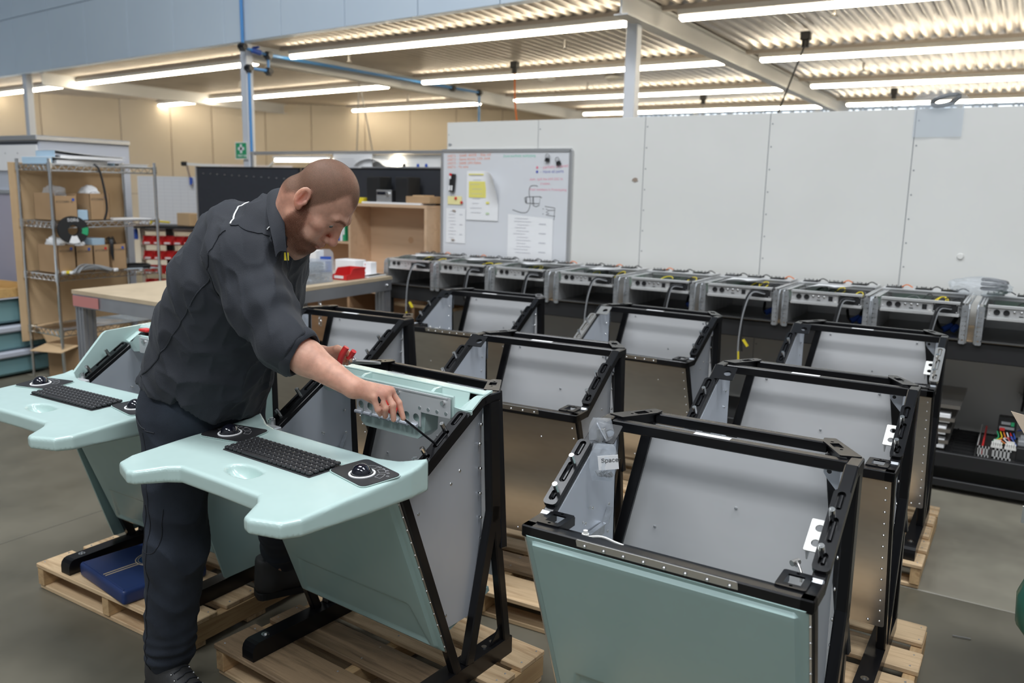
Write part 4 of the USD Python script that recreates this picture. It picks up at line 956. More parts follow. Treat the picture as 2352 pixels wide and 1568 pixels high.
# clear bag lying over the last two modules
def bag_mesh(c, r, seed, n=20, amp=0.35):
    m = trimesh.creation.icosphere(3); v = np.array(m.vertices)
    d = meshkit.fbm(v * 2.2 + seed * 7.1, 4, seed) - 0.5
    d2 = np.abs(meshkit.noise(v * 5.0 + 3.3, seed + 5) - 0.5)
    v = v * (1 + amp * d - 0.25 * d2)[:, None] * np.asarray(r) + np.asarray(c)
    return v, np.array(m.faces)
t = thing('parts_bag', 'crumpled clear bag of dark cable on the gap between the last two modules', 'bag', (-0.21, 5.42, 1.09))
part(t, 'film', MB().add(*bag_mesh((0.0, 0.0, 0.055), (0.17, 0.13, 0.055), 3)), 'clear_film', smooth=25)
part(t, 'coiled_cable', MB().tube(curve([(0.07 + 0.06 * math.cos(a), 0.06 * math.sin(a), 0.03 + 0.004 * a) for a in np.linspace(0, 16, 34)], 90), 0.011, 6), 'grey_dark')
t = thing('cable_bag', 'clear bag with coiled black cable hanging over the top of the partition', 'bag', (-0.56, 5.84, 2.17))
part(t, 'film', MB().add(*bag_mesh((0.0, 0.0, 0.055), (0.15, 0.10, 0.065), 8)), 'clear_film', smooth=25)
part(t, 'coiled_cable', MB().tube(curve([(0.03 + 0.07 * math.cos(a) * (1 + .1 * math.sin(3 * a)), 0.03 * math.sin(a), 0.05 + 0.035 * math.sin(a + 0.5)) for a in np.linspace(0, 16, 30)], 90), 0.014, 6), 'black_plastic')
part(t, 'hanging_skirt', MB().sheet(np.array([[(-0.13 + 0.27 * a, -0.05 - 0.004 * math.sin(9 * a), -0.17 + 0.2 * b) for b in np.linspace(0, 1, 6)] for a in np.linspace(0, 1, 12)]), 0.0006), 'clear_film', smooth=True)

# ------------------------------------------------------------------ lower shelf: steel trays and an opened control unit
tr = [(0.0, -0.62, -0.225), (-0.075, -0.62, -0.245), (-0.14, -0.62, -0.26), (-0.205, -0.62, -0.265), (-0.275, -0.62, -0.285)]
simple('tray_steel', (0.42, 0.41, 0.39), 0.33, 0.9)
for k, (dz, x0, x1) in enumerate(tr):
    z = 0.495 + dz
    lab = ['topmost', 'second', 'third', 'fourth', 'lowest'][k] + ' flat steel tray of the stack on the lower bench shelf'
    t = thing('steel_tray', lab, 'tray', (0, 5.12, z), 0, 'steel trays on the lower shelf')
    part(t, 'plate', MB().bb((x0, 0.0, 0.0), (x1, 0.55, 0.004)), 'tray_steel')
    part(t, 'front_lip', MB().bb((x0, -0.004, -0.016), (x1, 0.0, 0.004)), 'tray_steel')
    part(t, 'side_lip', MB().bb((x1, 0.0, -0.016), (x1 + 0.003, 0.55, 0.004)), 'tray_steel')
for k, (x, z, h_) in enumerate(((-0.295, 0.435, 0.05), (-0.31, 0.365, 0.045), (-0.32, 0.215, 0.055), (-0.31, 0.285, 0.05))):
    t = thing('foam_block', ['white foam spacer under the topmost steel tray', 'white foam spacer between the second and third trays', 'white foam spacer standing on the shelf below the trays', 'white foam spacer above the lowest steel tray'][k], 'spacer', (x, 5.12, z - 0.02 if k != 2 else 0.214))
    part(t, 'block', MB().bb((-0.03, 0, -0.02 if k != 2 else 0), (0.03, 0.08, h_ - 0.02 if k != 2 else 0.006), ch=0.003), 'label_white')
noisy('grey_trunking', (0.42, 0.42, 0.40), (0.5, 0.5, 0.48), 9.0)
t = thing('control_unit', 'opened electrical unit with terminal blocks on the lower bench shelf', 'control unit', (-0.12, 5.14, 0.224))
part(t, 'base_plate', MB().bb((-0.01, -0.02, 0), (0.50, 0.5, 0.006)), 'smoke_steel')
def comb(x0, x1, y0, y1, z0, z1, n):
    m = MB(); 
    for k in range(n):
        a = x0 + (x1 - x0) * k / n; m.bb((a, y0, z0), (a + (x1 - x0) / n * 0.6, y1, z1))
    return m.bb((x0, y0, z0), (x1, y1, z0 + 0.01)).bb((x0, y0, z1 - 0.012), (x1, y1, z1))
part(t, 'duct', comb(0.0, 0.06, 0.0, 0.006, 0.006, 0.065, 4), 'grey_trunking'); part(t, 'duct', comb(0.075, 0.165, 0.0, 0.006, 0.006, 0.065, 5), 'grey_trunking')
part(t, 'side_wall', MB().bb((0.0, 0.0, 0.006), (0.004, 0.5, 0.07)), 'grey_trunking'); part(t, 'side_wall', MB().bb((0.022, 0.01, 0.006), (0.03, 0.5, 0.065)), 'red_plastic')
for x in (0.065, 0.13):
    m = MB().bb((x, 0.0, 0.066), (x + 0.055, 0.035, 0.075))
    for k in range(5): m.bb((x + 0.002 + 0.0105 * k, 0.004, 0.075), (x + 0.0105 + 0.0105 * k, 0.03, 0.095), ch=0.001)
    m.bb((x + 0.01, 0.012, 0.095), (x + 0.045, 0.03, 0.107))
    part(t, 'terminal_block', m, 'white_plastic')
part(t, 'drive_module', MB().bb((0.085, 0.18, 0.006), (0.175, 0.26, 0.20), ch=0.004).bb((0.088, 0.172, 0.13), (0.172, 0.182, 0.195)), 'black_plastic')
part(t, 'display', MB().bb((0.10, 0.168, 0.165), (0.145, 0.172, 0.18)).bb((0.092, 0.168, 0.138), (0.165, 0.172, 0.152)), 'grey_plastic')
part(t, 'green_connector', MB().bb((0.147, 0.166, 0.16), (0.163, 0.174, 0.182)), 'green_plastic')
part(t, 'red_connector', MB().bb((0.096, 0.164, 0.128), (0.12, 0.172, 0.145)), 'red_plastic')
for k, c in enumerate(['green_plastic', 'yellow_plastic', 'orange_plastic', 'label_white', 'red_plastic', 'blue_plastic']):
    x = 0.085 + 0.016 * k
    part(t, 'wire', MB().tube(curve([(x, 0.17, 0.12), (x + 0.01, 0.12, 0.10), (x - 0.012, 0.09, 0.08 + 0.008 * k), (x + 0.02, 0.06, 0.08)], 14), 0.003, 5), c)
for k in range(3):
    m = MB().bb((0.185 + 0.07 * k, 0.0, 0.006), (0.245 + 0.07 * k, 0.06, 0.085), ch=0.003).bb((0.192 + 0.07 * k, -0.004, 0.02), (0.238 + 0.07 * k, 0.0, 0.07))
    part(t, 'relay', m, 'black_plastic')
for k in range(2): part(t, 'contactor', MB().bb((0.19 + 0.1 * k, 0.1, 0.006), (0.27 + 0.1 * k, 0.2, 0.10), ch=0.004).bb((0.2 + 0.1 * k, 0.11, 0.1), (0.26 + 0.1 * k, 0.19, 0.115)), 'grey_plastic')
for k, c in enumerate(['blue_plastic', 'yellow_plastic', 'blue_plastic']):
    part(t, 'wire', MB().tube(curve([(0.18, 0.25 + 0.02 * k, 0.12), (0.24, 0.26, 0.135 - 0.01 * k), (0.32, 0.25 + 0.02 * k, 0.12), (0.4, 0.24, 0.13)], 14), 0.0035, 5), c)
t = thing('power_socket', 'black socket box with white switch on the wall under the bench, far right', 'socket', (0.09, 5.785, 0.50))
part(t, 'box', MB().bb((-0.02, -0.06, -0.05), (0.08, 0, 0.08), ch=0.006), 'black_plastic'); part(t, 'switch', MB().bb((-0.045, -0.02, -0.035), (-0.035, 0, -0.015)), 'white_plastic'); part(t, 'lead', MB().cyl((-0.01, -0.03, -0.05), (-0.015, -0.03, -0.12), 0.008, 8), 'black_plastic')
# ------------------------------------------------------------------ whiteboard and everything pinned to it
simple('board_white', (0.68, 0.69, 0.71), 0.22)
simple('frame_alu', (0.62, 0.62, 0.62), 0.35, 0.8)
simple('ink_orange', (0.75, 0.22, 0.10), 0.6); simple('ink_green', (0.12, 0.55, 0.38), 0.6); simple('ink_pink', (0.72, 0.22, 0.30), 0.6); simple('ink_blue', (0.08, 0.10, 0.42), 0.6); simple('ink_black', (0.05, 0.05, 0.05), 0.6); simple('highlight', (0.82, 0.74, 0.16), 0.7); simple('note_yellow', (0.82, 0.74, 0.36), 0.7); simple('mark_green', (0.55, 0.68, 0.45), 0.7)
WBX0, WBX1, WBZ0, WBZ1 = -4.29, -3.06, 1.035, 1.94
RX = rotm([1, 0, 0], np.pi / 2)
wb = thing('whiteboard', 'framed whiteboard with handwriting and pinned sheets on the left end of the partition', 'whiteboard', (0, 5.80, 0))
part(wb, 'board', MB().bb((WBX0, -0.018, WBZ0), (WBX1, -0.004, WBZ1)), 'board_white')
for k, (a, b) in enumerate((((WBX0 - 0.005, WBZ1 - 0.018), (WBX1 + 0.005, WBZ1 + 0.012)), ((WBX0 - 0.005, WBZ0 - 0.012), (WBX1 + 0.005, WBZ0 + 0.018)), ((WBX0 - 0.012, WBZ0), (WBX0 + 0.018, WBZ1)), ((WBX1 - 0.018, WBZ0), (WBX1 + 0.012, WBZ1)))):
    part(wb, 'frame_rail', MB().bb((a[0], -0.026, a[1]), (b[0], 0.0, b[1]), ch=0.005), 'frame_alu')
def writing(lines, m):
    b = MB()
    for s, x, z, h, rot in lines:
        v, f = text(s, h, depth=0.0004); v = v @ rz(rot).T
        b.add(v, f, R=RX, t=(x, -0.0182, z))
    part(wb, 'handwriting', b, m)
def stroke(b, pts, r=0.0025):
    b.tube([(x, -0.0185, z) for x, z in pts], r, 4); return b
writing([('UNIT1 - SAME-MODE - Stay out', -4.235, 1.885, 0.020, 0.03), ('UNIT2 - Same Money 12th June', -4.235, 1.855, 0.020, 0.03), ('UNIT3 - SAME UPS Rates', -4.235, 1.825, 0.020, 0.02), ('UNIT4 - Tic wire', -4.235, 1.795, 0.019, 0.02)], 'ink_orange')
writing([('Zone portfolio subtyping', -3.68, 1.885, 0.019, 0.01)], 'ink_green')
writing([('- partially ordered', -3.335, 1.795, 0.021, 0.06), ('Jean, split the 6XX ESC to', -3.43, 1.705, 0.018, 0.02), ('2 tubes.', -3.33, 1.672, 0.018, 0.02), ('Their numbers in Prototyping', -3.43, 1.625, 0.018, 0.01)], 'ink_pink')
writing([('- Have all parts', -3.335, 1.762, 0.021, 0.03)], 'ink_blue')
part(wb, 'pink_dot', MB().cyl((-3.36, -0.0182, 1.805), (-3.36, -0.0195, 1.805), 0.011, 12), 'ink_pink')
part(wb, 'blue_dot', MB().cyl((-3.36, -0.0182, 1.772), (-3.36, -0.0195, 1.772), 0.011, 12), 'ink_blue')
b = MB(); ox, oz = -3.44, 1.545
stroke(b, curve(np.array([(-0.14, -0.075), (-0.06, -0.095), (-0.005, -0.09), (0.02, -0.05), (0.025, 0.0), (0.012, 0.06), (0.02, 0.11), (0.06, 0.12), (0.09, 0.115)]) + (ox, oz), 40))
for p in (((-0.01, -0.02), (0.11, -0.02), (0.115, 0.035), (-0.01, 0.03), (-0.01, -0.02)), ((0.045, -0.03), (0.048, 0.035)), ((0.058, -0.03), (0.05, 0.035)), ((-0.02, -0.015), (-0.03, 0.02), (-0.01, 0.03)), ((0.05, -0.035), (0.08, -0.045), (0.11, -0.03)), ((-0.015, -0.02), (-0.018, 0.025)), ((0.11, 0.032), (0.13, 0.028))):
    stroke(b, np.array(p) + (ox, oz))
ox, oz = -3.24, 1.455
for p in (((-0.04, 0.05), (0.05, 0.04)), ((-0.05, -0.045), (0.045, -0.05)), ((0.05, 0.04), (0.045, -0.05)), ((0.0, 0.02), (0.05, 0.022)), ((0.0, -0.02), (0.055, -0.025)), ((-0.03, 0.03), (0.0, 0.02), (-0.03, 0.005), (0.0, -0.005), (-0.03, -0.015), (0.0, -0.02)), ((-0.06, 0.03), (-0.05, 0.03)), ((-0.06, -0.01), (-0.05, -0.01))):
    stroke(b, np.array(p) + (ox, oz), 0.002)
part(wb, 'drawing', b, 'ink_black')
def sheet(name, label, x0, z0, x1, z1, tilt=0.0, curl=0.0, lines=9, m='paper'):
    """pinned sheet: origin at its upper left corner"""
    w, h = x1 - x0, z1 - z0
    t = thing(name, label, 'paper', (x0, 5.779, z1), 0)
    u, v = np.linspace(0, 1, 14), np.linspace(0, 1, 14)
    P = np.array([[(w * a, -0.002 - curl * max(0, a - 0.45) ** 2 * max(0, 1 - b * 1.5) - 0.01 * curl * b, -h * b - (0.4 * curl * max(0, a - 0.55) ** 1.5 * max(0, 1 - b * 3))) for b in v] for a in u])
    P[..., 2] += P[..., 0] * -tilt
    part(t, 'sheet', MB().sheet(P[::-1], 0.0006), m, smooth=True)
    rng = np.random.default_rng(int(abs(x0) * 1000)); b = MB()
    for k in range(lines):
        y = -h * (0.08 + 0.86 * k / lines); a0 = w * (0.12 + 0.1 * rng.random()); a1 = w * (0.4 + 0.15 * rng.random())
        b.bb((a0, -0.0045 - 0.012 * curl, y - 0.0012 - a0 * tilt), (a1, -0.0035 - 0.012 * curl, y + 0.0012 - a0 * tilt))
        if k % 3 == 1: b.bb((w * .7, -0.004, y - .003 - w * .7 * tilt), (w * .85, -0.0032, y + .003 - w * .7 * tilt))
    part(t, 'print', b, 'ink_grey')
    return t, w, h
t, w, h = sheet('pinned_sheet', 'printed sheet hanging at the lower left corner of the whiteboard', -4.24, 1.175, -4.04, 1.465)
t, w, h = sheet('pinned_sheet', 'curling sheet with yellow highlighted table pinned on the whiteboard', -4.03, 1.375, -3.715, 1.775, curl=0.35)
part(t, 'highlight', MB().bb((0.025, -0.008, -0.215), (0.195, -0.0065, -0.085)).bb((0.02, -0.0075, -0.033), (0.17, -0.006, -0.023)).bb((0.198, -0.010, -0.265), (0.23, -0.0085, -0.248)), 'highlight')
m = MB()
for k in range(8): m.bb((0.027, -0.0088, -0.10 - 0.014 * k), (0.193, -0.0082, -0.099 - 0.014 * k))
part(t, 'table_lines', m, 'ink_grey'); part(t, 'green_mark', MB().bb((0.198, -0.010, -0.35), (0.23, -0.0085, -0.335)), 'mark_green')
t, w, h = sheet('pinned_sheet', 'faded hand-marked diagram sheet pinned at the whiteboard lower right', -3.62, 1.09, -3.20, 1.435, tilt=0.06, lines=12)
t = thing('sticky_note', 'yellow note held by two red magnets on the whiteboard', 'note', (-4.225, 5.779, 1.565)); part(t, 'note', MB().bb((0, -0.003, -0.068), (0.145, -0.001, 0)), 'note_yellow')
for x, z, l in ((-4.14, 1.548, 'red round magnet in the middle of the yellow note'), (-4.08, 1.515, 'red round magnet at the lower right corner of the yellow note')):
    t = thing('magnet', l, 'magnet', (x, 5.776, z)); part(t, 'cap', MB().lathe([(0, -0.010), (0.010, -0.009), (0.0125, -0.004), (0.0125, 0)], 14, R=rotm([1, 0, 0], -np.pi / 2)), 'red_plastic', smooth=40)
for x, z, l in ((-4.155, 1.445, 'small brown magnet bar at the top of the lower left sheet'), (-4.165, 1.20, 'small brown magnet bar at the bottom of the lower left sheet')):
    t = thing('magnet_bar', l, 'magnet', (x, 5.776, z)); part(t, 'bar', MB().box((0, -0.004, 0), (0.032, 0.008, 0.012), R=rotm([0, 1, 0], 0.2 if z > 1.3 else 0), ch=0.002), 'residue')
t = thing('whiteboard_eraser', 'black eraser with red and white marker pens on the whiteboard', 'eraser', (-4.17, 5.779, 1.675))
R_ = rotm([0, 1, 0], 0.09)
part(t, 'body', MB().box((0, -0.014, 0), (0.052, 0.026, 0.15), R=R_, ch=0.005), 'black_plastic')
part(t, 'pen', MB().box((-0.012, -0.03, 0.045), (0.018, 0.01, 0.026), R=R_, ch=0.003).box((-0.018, -0.03, -0.043), (0.014, 0.01, 0.042), R=R_, ch=0.003).box((0.004, -0.03, -0.043), (0.014, 0.01, 0.042), R=R_, ch=0.003), 'label_white')
part(t, 'red_cap', MB().box((-0.008, -0.03, 0.068), (0.024, 0.012, 0.022), R=R_, ch=0.003), 'red_plastic')
for x, z, r, l in ((-3.265, 1.865, 0.1, 'black bulldog clip nearest the middle of the whiteboard top'), (-3.165, 1.84, -0.35, 'black bulldog clip at the whiteboard upper right corner')):
    t = thing('bulldog_clip', l, 'clip', (x, 5.779, z)); Rr = rotm([0, 1, 0], r)
    part(t, 'jaw', MB().prism(Polygon([(-0.02, -0.014), (0.02, -0.014), (0.014, 0.014), (-0.014, 0.014)]), 0.016, R=Rr @ RX, t=(0, 0, 0)), 'black_plastic')
    a = np.linspace(-0.6, np.pi + 0.6, 14); part(t, 'handle', MB().tube(np.stack([0.017 * np.cos(a), np.full(14, -0.012), 0.028 + 0.017 * np.sin(a)], 1) @ Rr.T, 0.003, 6), 'chrome')

# ------------------------------------------------------------------ dark screens, desk and hutch left of the whiteboard
noisy('screen_fabric', (0.022, 0.025, 0.032), (0.03, 0.033, 0.042), 60.0, (0.85, 0.95), bump=0.3, bscale=300.0)
wood('laminate', (0.52, 0.34, 0.21), (0.62, 0.43, 0.28), 0, scale=3.0, rough=0.4, var=0.05)
wood('laminate_dark', (0.40, 0.24, 0.13), (0.50, 0.31, 0.18), 0, scale=3.0, rough=0.45, var=0.05)
OFFSET = np.array([-0.16, 0.2, 0.0])
sc = thing('dark_screen', 'dark fabric office screen standing behind the wooden hutch', 'screen', (0, 0, 0))
part(sc, 'panel', MB().bb((-6.02, 5.80, 0.05), (-4.27, 5.85, 1.79), ch=0.006), 'screen_fabric'); part(sc, 'cap_rail', MB().bb((-6.02, 5.795, 1.79), (-4.27, 5.855, 1.80)), 'black_plastic')
d = np.array([-6.02 + 7.33, 5.8 - 5.62]); a = math.atan2(d[1], d[0])
sc2 = thing('dark_screen', 'dark fabric office screen behind the man with a row of pins along its top', 'screen', (-6.68, 5.71, 0), a)
part(sc2, 'panel', MB().bb((-0.655, -0.025, 0.05), (0.65, 0.025, 1.79), ch=0.006), 'screen_fabric'); part(sc2, 'cap_rail', MB().bb((-0.66, -0.03, 1.79), (0.655, 0.03, 1.80)), 'black_plastic'); part(sc2, 'end_post', MB().bb((-0.675, -0.03, 0), (-0.655, 0.03, 1.80)), 'frame_alu')
m = MB()
for k in range(13): m.bb((-0.57 + 0.095 * k, -0.031, 1.725 - 0.0035 * k), (-0.555 + 0.095 * k, -0.026, 1.733 - 0.0035 * k))
part(sc2, 'pins', m, 'steel', kind='stuff')

hu = thing('desk_hutch', 'pale wooden hutch shelf unit standing on the desk against the dark screen', 'hutch', (0, 0, 0))
part(hu, 'top', MB().bb((-5.98, 5.50, 1.455), (-4.23, 5.79, 1.48), ch=0.002), 'laminate')
part(hu, 'side_panel', MB().bb((-4.255, 5.50, 0.74), (-4.23, 5.79, 1.455)), 'laminate'); part(hu, 'divider', MB().bb((-5.125, 5.50, 0.74), (-5.10, 5.79, 1.455)), 'laminate'); part(hu, 'side_panel', MB().bb((-5.98, 5.50, 0.74), (-5.955, 5.79, 1.455)), 'laminate')
part(hu, 'back_panel', MB().bb((-5.955, 5.775, 0.74), (-4.255, 5.79, 1.455)), 'laminate')
part(hu, 'shelf', MB().bb((-5.955, 5.51, 1.11), (-5.125, 5.775, 1.13)), 'laminate')
part(hu, 'knot', MB().cyl((-4.62, 5.774, 1.16), (-4.62, 5.775, 1.16), 0.03, 14), 'laminate_dark')
dk = thing('desk', 'pale wooden desk under the hutch, seen between workbench and modules', 'desk', (0, 0, 0))
part(dk, 'top', MB().bb((-5.98, 5.30, 0.71), (-4.225, 5.79, 0.738), ch=0.004), 'laminate')
for x in (-5.95, -5.0, -4.26): part(dk, 'end_panel', MB().bb((x, 5.34, 0), (x + 0.025, 5.78, 0.71)), 'laminate_dark')
part(dk, 'modesty_panel', MB().bb((-5.95, 5.70, 0.12), (-4.26, 5.72, 0.71)), 'laminate_dark')
def simple_box(name, label, cat, lo, hi, m, ch=0.004, parts=(), group=None):
    lo, hi = np.array(lo, float), np.array(hi, float); c = (lo + hi) / 2
    t = thing(name, label, cat, (c[0], c[1], lo[2]), 0, group)
    o = np.array([c[0], c[1], lo[2]]); part(t, 'body', MB().bb(lo - o, hi - o, ch=ch), m)
    for n, a, b, mm in parts: part(t, n, MB().bb(np.array(a) - o, np.array(b) - o, ch=0.001), mm)
    return t
# on the hutch
simple_box('board', 'thin white board lying on the hutch below the stereo', 'board', (-4.97, 5.51, 1.481), (-4.30, 5.72, 1.497), 'label_white', 0.002)
for x, l in ((-4.93, 'left black loudspeaker on the hutch, partly hidden by the stereo'), (-4.60, 'right black loudspeaker on the hutch, beside the cardboard tray')):
    t = thing('loudspeaker', l, 'loudspeaker', (x + 0.03, 5.63, 1.499)); part(t, 'cabinet', MB().bb((-0.07, -0.05, 0), (0.08, 0.12, 0.22), ch=0.004), 'black_matt'); part(t, 'grille', MB().bb((-0.064, -0.058, 0.008), (0.074, -0.05, 0.212), ch=0.003), 'black_plastic')
t = thing('stereo', 'small silver stereo unit between the two black loudspeakers', 'stereo', (-4.73, 5.60, 1.499))
part(t, 'case', MB().bb((-0.085, -0.06, 0), (0.085, 0.15, 0.105), ch=0.004), 'black_plastic'); part(t, 'front', MB().bb((-0.085, -0.068, 0), (0.085, -0.06, 0.105), ch=0.002), 'frame_alu')
part(t, 'display', MB().bb((-0.078, -0.071, 0.062), (0.02, -0.068, 0.09)), 'gloss_black'); part(t, 'knob', MB().cyl((0.052, -0.068, 0.07), (0.052, -0.085, 0.07), 0.017, 14), 'chrome'); part(t, 'tray_slot', MB().bb((-0.078, -0.0705, 0.03), (0.078, -0.068, 0.036)).bb((-0.078, -0.0705, 0.048), (0.0, -0.068, 0.052)), 'grey_plastic')
noisy('cardboard', (0.40, 0.255, 0.135), (0.46, 0.30, 0.165), 3.0, (0.75, 0.85))
noisy('cardboard_light', (0.52, 0.36, 0.20), (0.58, 0.41, 0.24), 3.0, (0.75, 0.85))
simple_box('cardboard_tray', 'flat brown cardboard box on the hutch near the whiteboard', 'box', (-4.48, 5.53, 1.4975), (-4.22, 5.76, 1.555), 'cardboard', 0.002, [('loose_paper', (-4.42, 5.55, 1.555), (-4.30, 5.7, 1.565), 'cardboard_light')])
simple_box('yellow_box', 'small yellow box on the hutch behind the man\'s forehead', 'box', (-5.09, 5.55, 1.481), (-4.99, 5.65, 1.53), 'yellow_plastic', 0.004)
for k, (x, c, hh, l) in enumerate(((-5.20, 'green_plastic', 0.20, 'green spined folder on the hutch shelf beside the divider'), (-5.235, 'label_white', 0.20, 'white folder on the hutch shelf left of the green one'), (-5.27, 'blue_plastic', 0.19, 'thin blue folder on the hutch shelf left of the white one'))):
    t = thing('folder', l, 'folder', (x, 5.62, 1.131)); part(t, 'cover', MB().bb((-0.014, -0.1, 0), (0.014, 0.1, hh), ch=0.003), c); part(t, 'spine_label', MB().bb((-0.009, -0.102, 0.06), (0.009, -0.1, 0.15)), 'paper')
for k, (x0, x1, z1) in enumerate(((-5.92, -5.84, 1.19), (-5.82, -5.74, 1.17), (-5.72, -5.64, 1.19))):
    simple_box('small_carton', ['small white carton at the left of the hutch shelf', 'small brown-white carton in the middle of the hutch shelf', 'small white carton nearest the man on the hutch shelf'][k], 'carton', (x0, 5.53, 1.131), (x1, 5.65, z1), ['label_white', 'cardboard_light', 'label_white'][k], 0.002)
t = thing('papers', 'loose printed sheets on the desk beneath the workbench edge', 'papers', (-4.75, 5.48, 0.739)); part(t, 'sheet', MB().box((0, 0, 0.002), (0.42, 0.3, 0.003), R=rz(0.2)), 'paper'); part(t, 'sheet', MB().box((0.16, -0.05, 0.005), (0.3, 0.21, 0.002), R=rz(-0.15)), 'paper')
OFFSET = np.zeros(3)
# far workstation with lamp
ws = thing('workstation_frame', 'aluminium workstation frame with lit tube lamp above the dark screens', 'workstation', (0, 6.5, 0))
for x in (-7.42, -6.19, -4.80): part(ws, 'post', MB().bb((x - 0.022, -0.022, 0), (x + 0.022, 0.022, 1.985), ch=0.003), 'frame_alu')
part(ws, 'top_rail', MB().bb((-7.46, -0.02, 1.95), (-4.78, 0.02, 1.985), ch=0.003), 'frame_alu')
part(ws, 'shelf', MB().bb((-5.75, -0.1, 1.80), (-4.76, 0.25, 1.825)), 'frame_alu')
part(ws, 'back_panel', MB().bb((-6.16, 0.02, 1.3), (-4.8, 0.03, 1.945)), 'white_paint')
part(ws, 'lamp_arm', MB().bar((-7.3, -0.02, 1.72), (-7.0, -0.05, 1.90), 0.03, 0.02), 'white_paint')
part(ws, 'lamp_housing', MB().bb((-7.0, -0.11, 1.905), (-6.22, -0.03, 1.93), ch=0.004), 'white_paint'); part(ws, 'lamp_tube', MB().bb((-6.98, -0.11, 1.872), (-6.23, -0.035, 1.905), ch=0.01), 'lamp_glow')
part(ws, 'lamp_tube', MB().bb((-5.45, -0.02, 1.86), (-5.32, 0.0, 1.90), ch=0.01), 'lamp_glow')
t = thing('hanging_sheet', 'printed sheet hanging on the workstation frame above the man\'s head', 'paper', (-5.9, 6.44, 1.95)); part(t, 'sheet', MB().bb((-0.26, -0.002, -0.26), (0.26, 0, 0)), 'paper')
m = MB()
for k in range(9): m.bb((-0.22, -0.0032, -0.05 - 0.02 * k), (0.02 + 0.02 * (k % 3), -0.002, -0.046 - 0.02 * k))
part(t, 'print', m, 'ink_grey')
t = thing('paper_roll', 'loose white paper stack curling on the workstation shelf', 'paper', (-5.62, 6.405, 1.826))
P = np.array([[(-0.24 + 0.46 * a + 0.08 * b, 0.105 * b, 0.002 + 0.075 * math.sin(math.pi * min(1, a * 1.15)) ** 0.7) for b in np.linspace(0, 1, 4)] for a in np.linspace(0, 1, 14)]); part(t, 'sheet', MB().sheet(P, 0.002), 'paper', smooth=True)
for k, x in enumerate((-5.22, -5.05, -4.95)):
    t = thing('bottle', ['dark capped bottle leftmost on the workstation shelf', 'dark capped bottle in the middle of the workstation shelf', 'dark capped bottle rightmost on the workstation shelf'][k], 'bottle', (x, 6.42, 1.826)); part(t, 'cap', MB().lathe([(0, 0), (0.014, 0), (0.014, 0.02), (0.008, 0.03), (0, 0.03)], 12), 'blue_plastic' if k else 'black_plastic')

# ------------------------------------------------------------------ workbench table in front of the desk
noisy('profile_alu', (0.45, 0.46, 0.49), (0.53, 0.54, 0.57), 3.0, (0.35, 0.45), 0.75)
simple('tape_red', (0.55, 0.22, 0.20), 0.5)
tb = thing('work_table', 'aluminium-framed work table with board top holding the clear screw boxes', 'table', (0, 0, 0))
TC = np.array([(-5.15, 3.0), (-4.075, 2.98), (-4.225, 5.05), (-5.28, 5.07)])
part(tb, 'top', MB().prism(Polygon(TC), 0.024, t=(0, 0, 0.916)), 'mdf')
inn = np.array(Polygon(TC).buffer(-0.012, join_style=2).exterior.coords)[:4]
for p, q in zip(inn, np.roll(inn, -1, 0)):
    part(tb, 'frame_rail', MB().bar((*p, 0.874), (*q, 0.874), 0.02, 0.082), 'profile_alu')
legc = Polygon(TC).buffer(-0.055, join_style=2).exterior.coords[:4]
for (x, y) in legc:
    sh = sbox(-0.042, -0.042, 0.042, 0.042)
    for k in (-0.018, 0.018):
        for w_ in (sbox(k - 0.005, -0.05, k + 0.005, -0.034), sbox(k - 0.005, 0.034, k + 0.005, 0.05), sbox(-0.05, k - 0.005, -0.034, k + 0.005), sbox(0.034, k - 0.005, 0.05, k + 0.005)): sh = sh.difference(w_)
    part(tb, 'leg', MB().prism(sh, 0.915, t=(x, y, 0)), 'profile_alu')
part(tb, 'red_tape', MB().bb((-5.12, 2.987, 0.842), (-4.85, 2.99, 0.908)), 'tape_red')
part(tb, 'bolt', MB().sph((-4.14, 3.95, 0.87), 0.011, 6).sph((-4.218, 4.98, 0.875), 0.011, 6), 'steel', kind='stuff')
part(tb, 'inner_leg', MB().bb((-4.62, 4.35, 0), (-4.53, 4.44, 0.835), ch=0.004), 'profile_alu')
m = MB()
for k in range(9): m.add(*[np.array(x) for x in (lambda q: (q.vertices, q.faces))(trimesh.creation.torus(0.012, 0.0028, 10, 5))], R=rotm([1, 0, 0], np.pi / 2) @ rz(0) if k % 2 else rotm([0, 1, 0], np.pi / 2), t=(-4.17, 4.2, 0.82 - 0.019 * k))
part(tb, 'chain', m, 'steel')
